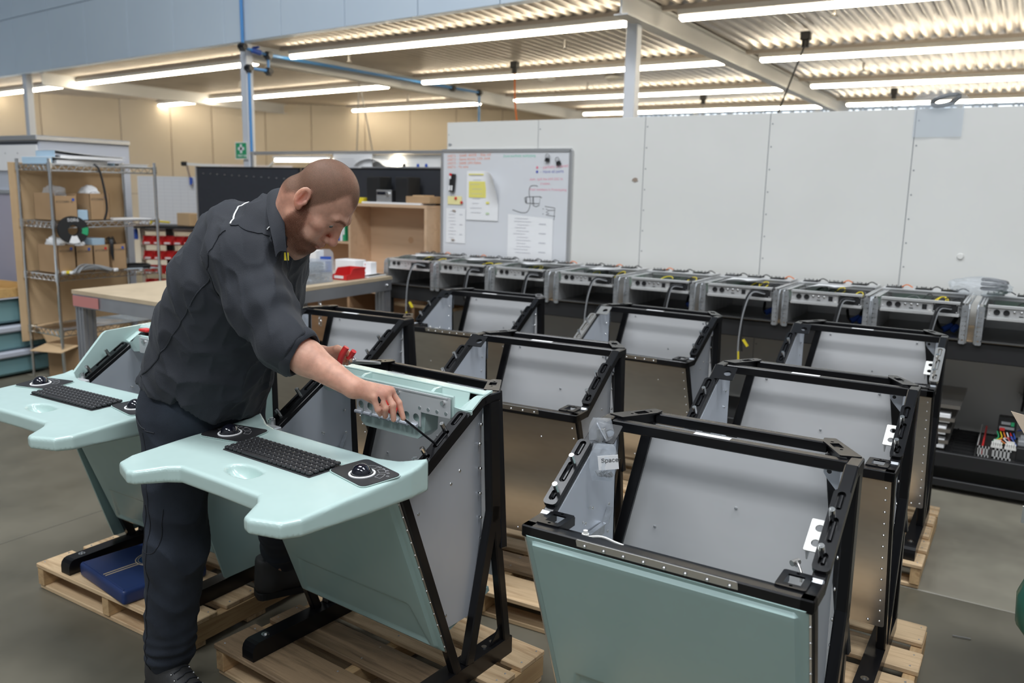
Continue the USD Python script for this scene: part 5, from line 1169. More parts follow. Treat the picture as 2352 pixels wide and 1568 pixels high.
# clear organiser boxes full of screws, one on the other
clear('clear_box', (0.93, 0.95, 0.97), 0.22, 0.15)
noisy('zinc_parts', (0.25, 0.30, 0.34), (0.75, 0.80, 0.84), 120.0, (0.3, 0.4), 0.4, detail=2.0)
for k, (z, l) in enumerate(((0.941, 'lower clear plastic organiser box of zinc screws on the work table'), (1.022, 'upper clear plastic organiser box of zinc screws, stacked on the other'))):
    t = thing('organiser_box', l, 'organiser box', (-4.46, 4.27, z), 0.08)
    m = MB(); W2, D2, H2 = 0.19, 0.165, 0.078
    for a, b in (((-W2, -D2, 0), (W2, D2, 0.003)), ((-W2, -D2, 0), (-W2 + 0.003, D2, H2)), ((W2 - 0.003, -D2, 0), (W2, D2, H2)), ((-W2, -D2, 0), (W2, -D2 + 0.003, H2)), ((-W2, D2 - 0.003, 0), (W2, D2, H2))): m.bb(a, b)
    for i in range(3): m.bb((-W2 + 0.095 * (i + 1) - 0.001, -D2, 0), (-W2 + 0.095 * (i + 1) + 0.001, D2, H2 - 0.01))
    part(t, 'tub', m, 'clear_box')
    part(t, 'lid', MB().bb((-W2 - 0.003, -D2 - 0.003, H2 - 0.012), (W2 + 0.003, D2 + 0.003, H2), ch=0.004), 'clear_box')
    rng = np.random.default_rng(k); m = MB()
    for i in range(420):
        c = (rng.uniform(-W2 + 0.012, W2 - 0.012), rng.uniform(-D2 + 0.012, D2 - 0.012), rng.uniform(0.006, 0.045)); Rr = trimesh.transformations.random_rotation_matrix(rng.random(3))[:3, :3]
        m.box(c, (0.022, 0.006, 0.006), R=Rr)
    part(t, 'screws', m, 'zinc_parts', kind='stuff')
    part(t, 'latch', MB().bb((W2, -0.02, 0.05), (W2 + 0.006, 0.02, 0.075), ch=0.002).bb((-0.02, -D2 - 0.006, 0.05), (0.02, -D2, 0.075), ch=0.002), 'clear_box')
def bin_mesh(w, d, h, th=0.004):
    """open fronted stacking bin, front towards -y"""
    m = MB().bb((-w / 2, -d / 2, 0), (w / 2, d / 2, th))
    m.bb((-w / 2, d / 2 - th, 0), (w / 2, d / 2, h))
    prof = Polygon([(-d / 2, 0), (d / 2, 0), (d / 2, h), (-d / 2 + 0.35 * d, h), (-d / 2 + 0.28 * d, 0.86 * h), (-d / 2 + 0.2 * d, 0.5 * h), (-d / 2, 0.42 * h)])
    for x in (-w / 2, w / 2 - th): m.prism(prof, th, R=YZ, t=(x, 0, 0))
    m.bb((-w / 2, -d / 2, 0), (w / 2, -d / 2 + th, 0.42 * h)).bb((-w / 2 - 0.004, -d / 2 + 0.35 * d, h - 0.006), (-w / 2, d / 2, h)).bb((w / 2, -d / 2 + 0.35 * d, h - 0.006), (w / 2 + 0.004, d / 2, h))
    m.bb((-w / 2 - 0.004, d / 2, h - 0.006), (w / 2 + 0.004, d / 2 + 0.004, h))
    return m
t = thing('stacking_bin', 'red open stacking bin on the work table beside the clear boxes', 'bin', (-4.335, 4.67, 0.941), 0.08)
part(t, 'bin', bin_mesh(0.145, 0.22, 0.085), 'red_plastic'); part(t, 'label', MB().bb((-0.045, -0.1115, 0.012), (0.04, -0.11, 0.032)), 'label_white')
t = thing('notebook', 'spiral notebook lying open at the far end of the work table', 'notebook', (-4.37, 4.89, 0.941), 0.15)
part(t, 'pages', MB().bb((-0.13, -0.12, 0.001), (0.11, 0.14, 0.012), ch=0.002), 'paper'); P = np.array([[(-0.13 + 0.24 * a, -0.1 + 0.26 * b, 0.013 + 0.02 * max(0, a - 0.6) ** 1.5 * 3) for b in np.linspace(0, 1, 5)] for a in np.linspace(0, 1, 8)]); part(t, 'top_page', MB().sheet(P, 0.0008), 'paper')
m = MB()
for k in range(16): m.add(*(lambda q: (np.array(q.vertices), np.array(q.faces)))(trimesh.creation.torus(0.007, 0.0013, 8, 4)), R=rotm([0, 1, 0], np.pi / 2), t=(-0.11 + 0.014 * k, -0.122, 0.008))
part(t, 'spiral', m, 'steel')
t = thing('papers', 'white sheet on the work table in front of the clear boxes', 'papers', (-4.22, 4.0, 0.941)); part(t, 'sheet', MB().box((-0.05, 0, 0.001), (0.2, 0.16, 0.002), R=rz(0.3)), 'paper')
# blister packs and boxes standing behind the organiser
t = thing('blister_pack', 'clear blister pack with purple picture card on the table behind the clear boxes', 'pack', (-4.62, 4.73, 0.941), 0.6); part(t, 'shell', MB().prism(rounded(Polygon([(-0.075, 0.02), (0.075, 0.02), (0.055, 0.20), (0.03, 0.225), (-0.03, 0.225), (-0.055, 0.20)]), 0.012), 0.03, R=RX, t=(0, 0, -0.02)), 'clear_box')
part(t, 'card', MB().bb((-0.04, -0.034, 0.03), (0.045, -0.03, 0.15)), 'blue_plastic'); part(t, 'print', MB().bb((-0.03, -0.036, 0.05), (0.0, -0.034, 0.11)), 'label_white')
simple_box('red_carton', 'red carton with white print behind the clear boxes', 'carton', (-4.92, 4.70, 0.941), (-4.80, 4.76, 1.10), 'red_plastic', 0.003, [('print', (-4.91, 4.697, 0.97), (-4.81, 4.70, 0.99), 'label_white'), ('print', (-4.91, 4.697, 1.0), (-4.84, 4.70, 1.01), 'label_white'), ('print', (-4.91, 4.697, 1.03), (-4.84, 4.70, 1.04), 'label_white')])
simple_box('white_carton', 'plain white carton standing left of the picture pack', 'carton', (-4.78, 4.71, 0.941), (-4.71, 4.80, 1.13), 'label_white', 0.003)
simple_box('white_carton', 'low white carton behind the red stacking bin', 'carton', (-4.68, 4.89, 0.941), (-4.47, 5.02, 1.055), 'label_white', 0.003)
simple_box('white_carton', 'small white carton with red dots at the end of the work table', 'carton', (-4.44, 4.95, 0.941), (-4.36, 5.02, 1.045), 'label_white', 0.003, [('red_dot', (-4.42, 4.948, 0.955), (-4.412, 4.95, 0.965), 'red_plastic'), ('red_dot', (-4.42, 4.948, 0.99), (-4.412, 4.95, 1.0), 'red_plastic'), ('red_dot', (-4.42, 4.948, 1.02), (-4.412, 4.95, 1.03), 'red_plastic')])

# ------------------------------------------------------------------ chrome wire shelf with cartons
rk = thing('wire_shelf', 'chrome wire shelving rack with cartons and a wire spool at the left', 'shelving', (0, 0, 0))
RX0, RX1, RY0, RY1 = -6.99, -6.53, 3.70, 4.62
SZ = (1.745, 1.30, 0.88, 0.43)
for x in (RX0, RX1):
    for y in (RY0, RY1):
        m = MB().cyl((x, y, 0.0), (x, y, 1.79), 0.0125, 10)
        for k in range(34): m.cyl((x, y, 0.1 + 0.05 * k), (x, y, 0.104 + 0.05 * k), 0.0138, 10)
        part(rk, 'post', m, 'chrome')
for z in SZ:
    m = MB()
    for zz in (z, z - 0.045):
        for p, q in (((RX0, RY0), (RX1, RY0)), ((RX1, RY0), (RX1, RY1)), ((RX1, RY1), (RX0, RY1)), ((RX0, RY1), (RX0, RY0))): m.cyl((*p, zz), (*q, zz), 0.005, 6)
    for p, q in (((RX0, RY0), (RX1, RY0)), ((RX1, RY0), (RX1, RY1)), ((RX0, RY1), (RX0, RY0))):
        p, q = np.array(p), np.array(q); L = np.linalg.norm(q - p); n = int(L / 0.062)
        for i in range(n):
            a, b = p + (q - p) * i / n, p + (q - p) * (i + 0.5) / n; c = p + (q - p) * (i + 1) / n
            m.bar((*a, z - 0.043), (*b, z - 0.002), 0.006, 0.003).bar((*b, z - 0.002), (*c, z - 0.043), 0.006, 0.003)
    for k in range(17): m.tube([(RX0 + 0.027 * (k + 0.5), RY0, z), (RX0 + 0.027 * (k + 0.5), RY1, z)], 0.0022, 4)
    for x in (RX0, RX1):
        for y in (RY0, RY1): m.cyl((x, y, z - 0.05), (x, y, z + 0.012), 0.019, 10)
    part(rk, 'wire_shelf', m, 'chrome')
part(rk, 'backing_board', MB().bb((RX0 - 0.03, RY0 - 0.06, 0.30), (RX0 - 0.018, RY1 + 0.02, 1.76), ch=0.002), 'cardboard_light')
def carton(label, x0, y0, z, x1, y1, h, txt, dot='blue_plastic', cut=0.0, fill=None):
    t = thing('carton', label, 'carton', (x1, y0, z), 0)
    w, d = y1 - y0, x1 - x0
    m = MB().bb((-d, 0, 0), (0, w, 0.004)).bb((-0.003, 0, 0), (0, w, h - cut)).bb((-d, 0, 0), (-d + 0.003, w, h)).bb((-d, 0, 0), (0, 0.003, h)).bb((-d, w - 0.003, 0), (0, w, h))
    part(t, 'carton', m, 'cardboard')
    v, f = text(txt, 0.017, depth=0.0006); part(t, 'lettering', MB().add(v, f, R=np.stack([[0, 1, 0], [0, 0, 1], [1, 0, 0]], 1), t=(0.0002, 0.012, h - cut - 0.055)), 'ink_black')
    part(t, 'dot_sticker', MB().cyl((0, w - 0.03, h - cut - 0.03), (0.0012, w - 0.03, h - cut - 0.03), 0.012, 12), dot)
    if fill:
        v, f = bag_mesh((-d / 2, w / 2, h - 0.01), (d * 0.38, w * 0.42, 0.075), len(label), amp=0.6); part(t, 'filling', MB().add(v, f), fill, smooth=30)
    return t
carton('carton on the second shelf behind the front post, clear bags on top', -6.85, 3.735, 1.309, -6.56, 3.92, 0.215, 'ATCOMM-4', cut=0.02, fill='clear_box')
carton('carton on the second shelf with the black strap across it', -6.85, 4.03, 1.309, -6.56, 4.20, 0.215, 'ATCOMM-1', fill='paper')
carton('carton at the left end of the third shelf, white paper sticking out', -6.85, 3.735, 0.889, -6.56, 3.875, 0.225, 'ATCOMM-4', fill='paper')
carton('second carton on the third shelf, under the spool label', -6.85, 3.885, 0.889, -6.56, 4.025, 0.215, 'ATCOMM-2', fill='paper')
carton('third shelf carton with the red dot sticker', -6.85, 4.035, 0.889, -6.56, 4.17, 0.215, 'ATCOMM-4F', dot='red_plastic')
carton('rightmost carton on the third shelf, black leads hanging over it', -6.85, 4.19, 0.889, -6.56, 4.325, 0.215, 'ATCOMM-7')
simple('box_blue', (0.45, 0.62, 0.76), 0.5)
simple_box('blue_box', 'pale blue box sticking out of the red-dot carton', 'box', (-6.80, 4.05, 1.0), (-6.60, 4.165, 1.155), 'box_blue', 0.003)
simple_box('blue_box', 'pale blue box on the second shelf above the spool', 'box', (-6.80, 3.925, 1.309), (-6.58, 4.02, 1.39), 'box_blue', 0.003)
t = thing('wire_spool', 'black wire spool with white and green labels hung on the rack front post', 'spool', (-6.44, 3.80, 1.24))
Rs = rz(-0.35) @ np.stack([[0, 0, -1.0], [0, 1, 0], [1, 0, 0]], 1)
def ring(r0, r1, z0, z1): return [(r0, z0), (r1, z0), (r1, z1), (r0, z1), (r0, z0)]
part(t, 'flange', MB().lathe(ring(0.042, 0.108, 0.03, 0.036), 32, R=Rs), 'black_plastic'); part(t, 'flange', MB().lathe(ring(0.042, 0.108, -0.036, -0.03), 32, R=Rs), 'black_plastic')
part(t, 'core', MB().lathe(ring(0.04, 0.05, -0.03, 0.03), 24, R=Rs), 'black_plastic'); part(t, 'wire_winding', MB().lathe(ring(0.05, 0.092, -0.029, 0.029), 32, R=Rs), 'grey_plastic')
def sector(r0, r1, a0, a1, z): 
    a = np.linspace(a0, a1, 10); return Polygon(np.vstack([np.stack([r0 * np.cos(a), r0 * np.sin(a)], 1), np.stack([r1 * np.cos(a[::-1]), r1 * np.sin(a[::-1])], 1)]))
part(t, 'white_label', MB().prism(sector(0.046, 0.104, -0.38, 0.42, 0), 0.0008, R=Rs, t=Rs @ np.array([0, 0, 0.036])), 'label_white')
part(t, 'green_label', MB().prism(sector(0.06, 0.104, 1.15, 1.8, 0), 0.0008, R=Rs, t=Rs @ np.array([0, 0, 0.036])), 'green_plastic')
v, f = text('50R6', 0.024); v[:, 0] -= v[:, 0].mean(); v = v @ rz(0.0).T
part(t, 'lettering', MB().add(v, f, R=rz(-0.35) @ np.stack([[0, 1, 0], [0, 0, 1], [1, 0, 0]], 1), t=Rs @ np.array([-0.068, 0.0, 0.0365])), 'label_white')
part(t, 'hook', MB().tube([(-0.06, -0.02, 0.03), (-0.04, 0.0, 0.045), (0.0, 0.0, 0.046)], 0.004, 6), 'steel')
t = thing('cable_bundle', 'grey cables with white and yellow connectors lying on the third shelf', 'cable', (-6.50, 3.8, 0.884))
rng = np.random.default_rng(2)
for k in range(7):
    y0 = rng.uniform(-0.02, 0.06); part(t, 'cable', MB().tube(curve([(-0.03 + 0.012 * k, y0, 0.012), (0.0, y0 + 0.08, 0.03 + 0.006 * k), (-0.02, y0 + 0.2, 0.03 + 0.005 * k), (-0.03 + 0.01 * k, y0 + 0.33, 0.012)], 20), 0.007, 6), 'grey_plastic')
for k in range(9): part(t, 'connector', MB().box((rng.uniform(-0.06, 0.05), rng.choice([-0.03, 0.02, 0.36]) + rng.uniform(-0.04, 0.04), 0.014), (0.02, 0.04, 0.02), R=rz(rng.uniform(-1, 1)), ch=0.003), 'label_white' if k % 3 else 'yellow_plastic')
t = thing('cable_coil', 'flat coil of black cable at the right end of the third shelf', 'cable', (-6.62, 4.45, 0.884)); part(t, 'coil', MB().tube([((0.1 + 0.01 * math.sin(3 * a)) * math.cos(a), 0.12 * math.sin(a), 0.008 + 0.0015 * a) for a in np.linspace(0, 16, 70)], 0.006, 6), 'black_plastic')
t = thing('black_leads', 'black leads draped over the rightmost carton of the third shelf', 'cable', (-6.6, 4.19, 1.10))
for k in range(6): part(t, 'lead', MB().tube(curve([(-0.05, 0.05 + 0.012 * k, -0.02), (-0.02, 0.0 + 0.012 * k, 0.05 + 0.006 * (k % 3)), (0.045, -0.012 + 0.006 * k, 0.03), (0.05, -0.01 + 0.004 * k, -0.08 - 0.01 * k)], 18), 0.004, 5), 'black_plastic')
t = thing('strap', 'black strap hanging from the top shelf in front of the cartons', 'strap', (-6.515, 4.10, 1.76)); part(t, 'strap', MB().tube(curve([(-0.02, -0.03, 0.0), (0.005, 0.0, -0.05), (0.012, 0.03, -0.22), (0.01, 0.04, -0.36), (0.0, 0.02, -0.45)], 24), 0.009, 8), 'black_plastic')
def ring_binder(label, x, y, z, a, w, d, h, curl):
    t = thing('document_folder', label, 'folder', (x, y, z), a)
    P = np.array([[(-w / 2 + w * u, -d / 2 + d * v, h + curl * (1 - v) ** 2 * 0.6) for v in np.linspace(0, 1, 8)] for u in np.linspace(0, 1, 5)])
    part(t, 'cover', MB().sheet(P, 0.003), 'paper', smooth=True); part(t, 'pages', MB().bb((-w / 2 + 0.008, -d / 2 + 0.05, 0.004), (w / 2 - 0.012, d / 2 - 0.01, h - 0.004), ch=0.003), 'paper')
    part(t, 'back_cover', MB().bb((-w / 2, -d / 2, 0), (w / 2, d / 2, 0.003)), 'label_white'); part(t, 'spine', MB().bb((-w / 2, -d / 2 - 0.002, 0), (w / 2, -d / 2 + 0.002, h + curl * 0.5)), 'box_blue')
ring_binder('white document folder lying lowest on top of the wire rack', -6.76, 3.98, 1.752, 0.1, 0.36, 0.52, 0.035, 0.03)
ring_binder('white document folder lying on the other folder, cover curling up', -6.72, 4.08, 1.795, -0.12, 0.34, 0.56, 0.03, 0.06)
ring_binder('flat white papers at the right end of the rack top', -6.74, 4.43, 1.752, 0.05, 0.34, 0.34, 0.022, 0.0)
t = thing('papers', 'thin white sheets lying on the second shelf right of the cartons', 'papers', (-6.7, 4.40, 1.308)); part(t, 'sheet', MB().box((0, 0, 0.003), (0.3, 0.36, 0.006)), 'paper')

# left edge: grey cabinet, aqua crates, tray, open carton
simple('cabinet_grey', (0.50, 0.53, 0.60), 0.4); simple('cabinet_lilac', (0.40, 0.38, 0.46), 0.5)
cb = thing('machine_cabinet', 'pale grey framed cabinet at the left edge behind the wire rack', 'cabinet', (0, 0, 0))
part(cb, 'body', MB().bb((-9.3, 4.05, 0), (-7.28, 4.9, 1.96), ch=0.01), 'cabinet_grey'); part(cb, 'top_rail', MB().bb((-9.3, 4.02, 1.955), (-7.26, 4.9, 2.0), ch=0.008), 'frame_alu'); part(cb, 'seal', MB().bb((-9.3, 4.04, 1.93), (-7.30, 4.06, 1.942)), 'black_plastic')
part(cb, 'control_strip', MB().bb((-9.3, 4.035, 1.70), (-7.3, 4.06, 1.92)), 'label_white'); part(cb, 'door_frame', MB().bb((-7.62, 4.03, 0.1), (-7.56, 4.06, 1.52)).bb((-9.3, 4.03, 1.5), (-7.3, 4.06, 1.53)), 'frame_alu'); part(cb, 'door_panel', MB().bb((-9.3, 4.04, 0.1), (-7.3, 4.052, 1.49)), 'cabinet_lilac')
m = MB()
for k in range(8): m.bb((-9.0 + 0.2 * k, 4.032, 1.845), (-8.99 + 0.2 * k, 4.036, 1.855))
part(cb, 'screws', m, 'grey_plastic', kind='stuff')
noisy('crate_aqua', (0.15, 0.30, 0.33), (0.20, 0.36, 0.38), 3.0, (0.4, 0.5))
for k, (z, l) in enumerate(((0.02, 'lowest aqua moulding of the stack left of the wire rack'), (0.23, 'middle aqua moulding of the stack, grey film above it'), (0.46, 'topmost aqua moulding of the stack below the wooden tray'))):
    t = thing('aqua_moulding', l, 'moulding', (-7.5, 3.62, z), 0.1)
    part(t, 'shell', MB().bb((-0.5, -0.32, 0), (0.42, 0.25, 0.15 if k < 2 else 0.2), ch=0.02), 'crate_aqua'); part(t, 'packing_film', MB().bb((-0.52, -0.34, 0.152 if k < 2 else 0.2), (0.46, 0.27, 0.205), ch=0.012), 'cabinet_grey')
    part(t, 'recess', MB().bb((-0.2, -0.326, 0.03), (-0.14, -0.318, 0.12)), 'black_matt')
t = thing('wooden_tray', 'orange-brown wooden tray on top of the aqua mouldings at the left edge', 'tray', (-7.45, 3.6, 0.668), 0.1)
wood('tray_wood', (0.42, 0.24, 0.08), (0.60, 0.38, 0.15), 0, rough=0.5)
for a, b in (((-0.5, -0.3, 0.0), (0.38, 0.3, 0.01)), ((-0.5, -0.3, 0.01), (0.38, -0.285, 0.075)), ((-0.5, 0.285, 0.01), (0.38, 0.3, 0.075)), ((0.365, -0.285, 0.01), (0.38, 0.285, 0.075))): part(t, 'board', MB().bb(a, b, ch=0.002), 'tray_wood')
t = thing('open_carton', 'open cardboard carton with spread flaps on the floor under the wire rack', 'carton', (-6.72, 3.97, 0.0), 0.3)
m = MB()
for a, b in (((-0.16, -0.2, 0), (0.16, 0.2, 0.004)), ((-0.16, -0.2, 0), (-0.156, 0.2, 0.30)), ((0.156, -0.2, 0), (0.16, 0.2, 0.30)), ((-0.16, -0.2, 0), (0.16, -0.196, 0.30)), ((-0.16, 0.196, 0), (0.16, 0.2, 0.30))): m.bb(a, b)
part(t, 'walls', m, 'cardboard')
for (p, dirn, w_) in (((0, -0.2, 0.30), (0, -0.19, -0.03), (0.16, 0, 0)), ((0.16, 0, 0.30), (0.14, 0, -0.09), (0, 0.2, 0)), ((-0.16, 0, 0.30), (-0.10, 0, 0.14), (0, 0.2, 0)), ((0, 0.2, 0.30), (0, 0.12, 0.13), (0.16, 0, 0))):
    p, dirn, w_ = map(np.array, (p, dirn, w_)); part(t, 'flap', MB().sheet(np.array([[p - w_, p + w_], [p + dirn - w_ * 0.95, p + dirn + w_ * 0.95]]), 0.004), 'cardboard_light')

# ------------------------------------------------------------------ red bin rack and tool wall seen through the rack
simple('rail_beige', (0.58, 0.53, 0.44), 0.5); simple('peg_white', (0.74, 0.68, 0.66), 0.6)
# direction of the rack front, roughly facing the camera
BA = math.radians(32); BO = np.array([-8.66, 5.90])
def bloc(u, v, z): return (BO[0] + u * math.cos(BA) - v * math.sin(BA), BO[1] + u * math.sin(BA) + v * math.cos(BA), z)
br = thing('bin_rack', 'beige rack carrying rows of small red bins behind the wire shelf', 'rack', bloc(0, 0, 0), BA)
for u in (-0.02, 0.62, 1.2): part(br, 'post', MB().bb((u - 0.02, 0.08, 0), (u + 0.02, 0.14, 1.13), ch=0.003), 'rail_beige')
for z in (1.085, 0.93, 0.76, 0.60, 0.44): part(br, 'rail', MB().bb((-0.03, 0.05, z - 0.015), (1.25, 0.08, z + 0.015), ch=0.002), 'rail_beige')
part(br, 'shelf_board', MB().bb((-0.05, -0.08, 1.11), (1.4, 0.35, 1.145), ch=0.003), 'black_plastic'); part(br, 'column', MB().bb((0.27, 0.05, 0.3), (0.35, 0.10, 1.11)), 'black_plastic')
first = None
rl_ = ['top', 'second', 'third', 'lowest']
for r_, z in enumerate((0.965, 0.795, 0.63, 0.47)):
    for c_ in range(6):
        lab = f"red storage bin, {['leftmost', 'second from left', 'third from left', 'third from right', 'second from right', 'rightmost'][c_]} in the {rl_[r_]} row of the bin rack"
        loc = bloc(0.10 + 0.115 * c_, -0.012, z - 0.035)
        if first is None:
            t = thing('storage_bin', lab, 'bin', loc, BA, 'red bins on the bin rack'); part(t, 'bin', bin_mesh(0.105, 0.10, 0.095), 'red_plastic'); part(t, 'label', MB().bb((-0.035, -0.052, 0.008), (0.03, -0.0502, 0.026)), 'label_white'); first = t
        else: dup(first, loc, BA, lab)
t = thing('glue_bottle', 'blue and white nozzle bottle standing left of the red bins', 'bottle', bloc(-0.06, 0.02, 0.98)); part(t, 'body', MB().lathe([(0, 0), (0.027, 0), (0.027, 0.10), (0.018, 0.12), (0, 0.12)], 14), 'blue_plastic', smooth=40); part(t, 'nozzle', MB().lathe([(0.018, 0.12), (0.014, 0.14), (0.004, 0.185), (0, 0.185)], 12), 'label_white')
t = thing('planning_board', 'white planning board with grid lines behind the wire shelf', 'whiteboard', bloc(0, 0.5, 0), BA)
part(t, 'board', MB().bb((-0.22, 0, 1.05), (0.62, 0.02, 1.70), ch=0.003), 'board_white'); m = MB()
for k in range(13): m.bb((-0.19, -0.0012, 1.68 - 0.042 * k), (0.60, 0, 1.678 - 0.042 * k))
for k in range(9): m.bb((-0.19 + 0.095 * k, -0.0012, 1.16), (-0.188 + 0.095 * k, 0, 1.68))
part(t, 'grid_lines', m, 'ink_grey')
pg = thing('tool_board', 'pinkish white peg board with hanging tools beside the dark screen', 'pegboard', bloc(0, 0.62, 0), BA); part(pg, 'board', MB().bb((0.5, 0, 0.9), (1.6, 0.02, 1.86)), 'peg_white')
for (u, z, m_, l) in ((0.82, 1.48, 'red_plastic', 'red handled clamp hanging on the peg board'), (0.72, 1.46, 'black_plastic', 'thin black driver hanging on the peg board'), (0.76, 1.32, 'black_plastic', 'black trigger tool hanging low on the peg board'), (0.84, 1.68, 'residue', 'small brown tool hanging high on the peg board'), (0.73, 1.60, 'cardboard_light', 'tan tag hanging on the peg board')):
    t = thing('hanging_tool', l, 'tool', bloc(u, 0.6, z), BA); part(t, 'handle', MB().bb((-0.04, -0.02, -0.012), (0.04, 0.0, 0.012), ch=0.004) if 'red' in l or 'brown' in l else MB().bb((-0.01, -0.02, -0.03), (0.01, 0, 0.03), ch=0.004), m_); part(t, 'shaft', MB().cyl((0, -0.01, 0), (0, -0.01, -0.10), 0.005, 6), 'steel')
simple_box('tool_carton', 'long brown carton on the black shelf above the red bins', 'carton', tuple(np.array(bloc(0.42, 0.02, 1.147)) - (0.0, 0.0, 0)), tuple(np.array(bloc(0.42, 0.02, 1.29)) + (0.22, 0.14, 0)), 'cardboard_light', 0.003)
t = thing('caulking_gun', 'yellow tool lying on the black shelf left of the carton', 'tool', bloc(0.16, -0.04, 1.147), BA); part(t, 'grip', MB().bar((-0.02, 0, 0.01), (0.0, 0, 0.05), 0.02, 0.02), 'yellow_plastic'); part(t, 'barrel', MB().cyl((-0.02, 0, 0.05), (0.2, 0, 0.035), 0.012, 8), 'yellow_plastic')
ml = thing('desk_lamp', 'white articulated lamp arm left of the dark screen', 'lamp', bloc(0.35, 0.45, 1.55), BA); part(ml, 'arm', MB().bar((0.05, 0, 0.30), (0.45, 0, 0.28), 0.03, 0.03), 'white_paint'); part(ml, 'joint', MB().box((0.02, 0, 0.30), (0.07, 0.05, 0.05), ch=0.01), 'black_plastic'); part(ml, 'strut', MB().bar((0.05, 0, 0.28), (0.10, 0, 0.05), 0.025, 0.02), 'residue'); part(ml, 'clamp', MB().box((0.09, 0, 0.10), (0.03, 0.04, 0.09), ch=0.005), 'blue_plastic')
# ------------------------------------------------------------------ the man leaning over the console
noisy('shirt_navy', (0.0105, 0.0125, 0.0185), (0.019, 0.022, 0.029), 9.0, (0.75, 0.9), 0.0, bump=0.35, bscale=420.0, sheen_weight=0.05, sheen_roughness=0.5)
noisy('denim_dark', (0.009, 0.013, 0.022), (0.018, 0.024, 0.036), 12.0, (0.8, 0.95), 0.0, bump=0.45, bscale=500.0)
noisy('boot_leather', (0.022, 0.022, 0.023), (0.034, 0.033, 0.032), 14.0, (0.55, 0.7), 0.0, bump=0.3, bscale=160.0)
simple('brow_brown', (0.16, 0.085, 0.05), 0.7); simple('eye_white', (0.45, 0.41, 0.38), 0.2); simple('iris_dark', (0.035, 0.05, 0.055), 0.1); simple('piping_white', (0.7, 0.7, 0.68), 0.7); simple('thread_navy', (0.012, 0.014, 0.02), 0.8); simple('rubber_black', (0.01, 0.01, 0.01), 0.7)
J = {k: np.array(v) for k, v in {
'pelvis': (-2.1963, 1.6288, 0.9334), 'waist': (-2.1488, 1.6469, 1.0490), 'belly': (-2.1109, 1.6496, 1.1766), 'chest': (-2.0431, 1.6612, 1.3152), 'uchest': (-1.9924, 1.6806, 1.4281), 'neckb': (-1.822, 1.727, 1.483), 'c7': (-1.830, 1.757, 1.528),
'rsh': (-1.8977, 1.6147, 1.4056), 'relb': (-1.6963, 1.5745, 1.1947), 'rwr': (-1.4907, 1.6198, 1.0936), 'lsh': (-2.045, 1.87, 1.40), 'lelb': (-2.005, 1.84, 1.125), 'lwr': (-1.8217, 1.8368, 1.1079),
'i1': (-1.4374, 1.7085, 1.0758), 'i2': (-1.4145, 1.7157, 1.0435), 'i3': (-1.3966, 1.7124, 1.0042), 'm1': (-1.4361, 1.6851, 1.0745), 'm2': (-1.4122, 1.6873, 1.0437), 'm3': (-1.4090, 1.6869, 1.0042), 'r1': (-1.4387, 1.6649, 1.0709), 'r2': (-1.4218, 1.6680, 1.0366), 'r3': (-1.4353, 1.6836, 1.0091),
'p1': (-1.4436, 1.6459, 1.0691), 'p2': (-1.4319, 1.6496, 1.0354), 'p3': (-1.4416, 1.6696, 1.0173), 'sd1': (-1.4175, 1.7060, 1.0185), 't0': (-1.4895, 1.6525, 1.0754), 't1': (-1.4751, 1.6960, 1.0419), 't2': (-1.4344, 1.7100, 1.0182),
'li1': (-1.7427, 1.8306, 1.1307), 'li2': (-1.7035, 1.8302, 1.1274), 'li3': (-1.6945, 1.8314, 1.1070), 'lm1': (-1.7545, 1.8447, 1.1190), 'lm2': (-1.7129, 1.8458, 1.1158), 'lm3': (-1.7119, 1.8425, 1.0976), 'lr1': (-1.7697, 1.8567, 1.1070), 'lr2': (-1.7277, 1.8577, 1.1026), 'lr3': (-1.7241, 1.8459, 1.0928),
'lp1': (-1.7875, 1.8676, 1.0976), 'lp2': (-1.7555, 1.8739, 1.0910), 'lp3': (-1.7456, 1.8556, 1.0884), 'lt1': (-1.7397, 1.8220, 1.1377), 'lt2': (-1.7019, 1.8155, 1.1379),
'rhip': (-2.185, 1.580, 0.90), 'rknee': (-2.145, 1.525, 0.50), 'rank': (-2.195, 1.512, 0.10), 'lhip': (-2.2, 1.735, 0.89), 'lknee': (-2.03, 1.84, 0.62), 'lank': (-2.255, 2.045, 0.215)}.items()}
HO = np.array([-1.727, 1.736, 1.581])                                     # between the ears
HM = np.array([[0.3557, 0.5312, 0.7689], [-0.9333, 0.2447, 0.2627], [-0.0486, -0.8111, 0.5829]])   # columns: right, forward, up
def hw(x, y, z): return HO + HM @ np.array([x, y, z])

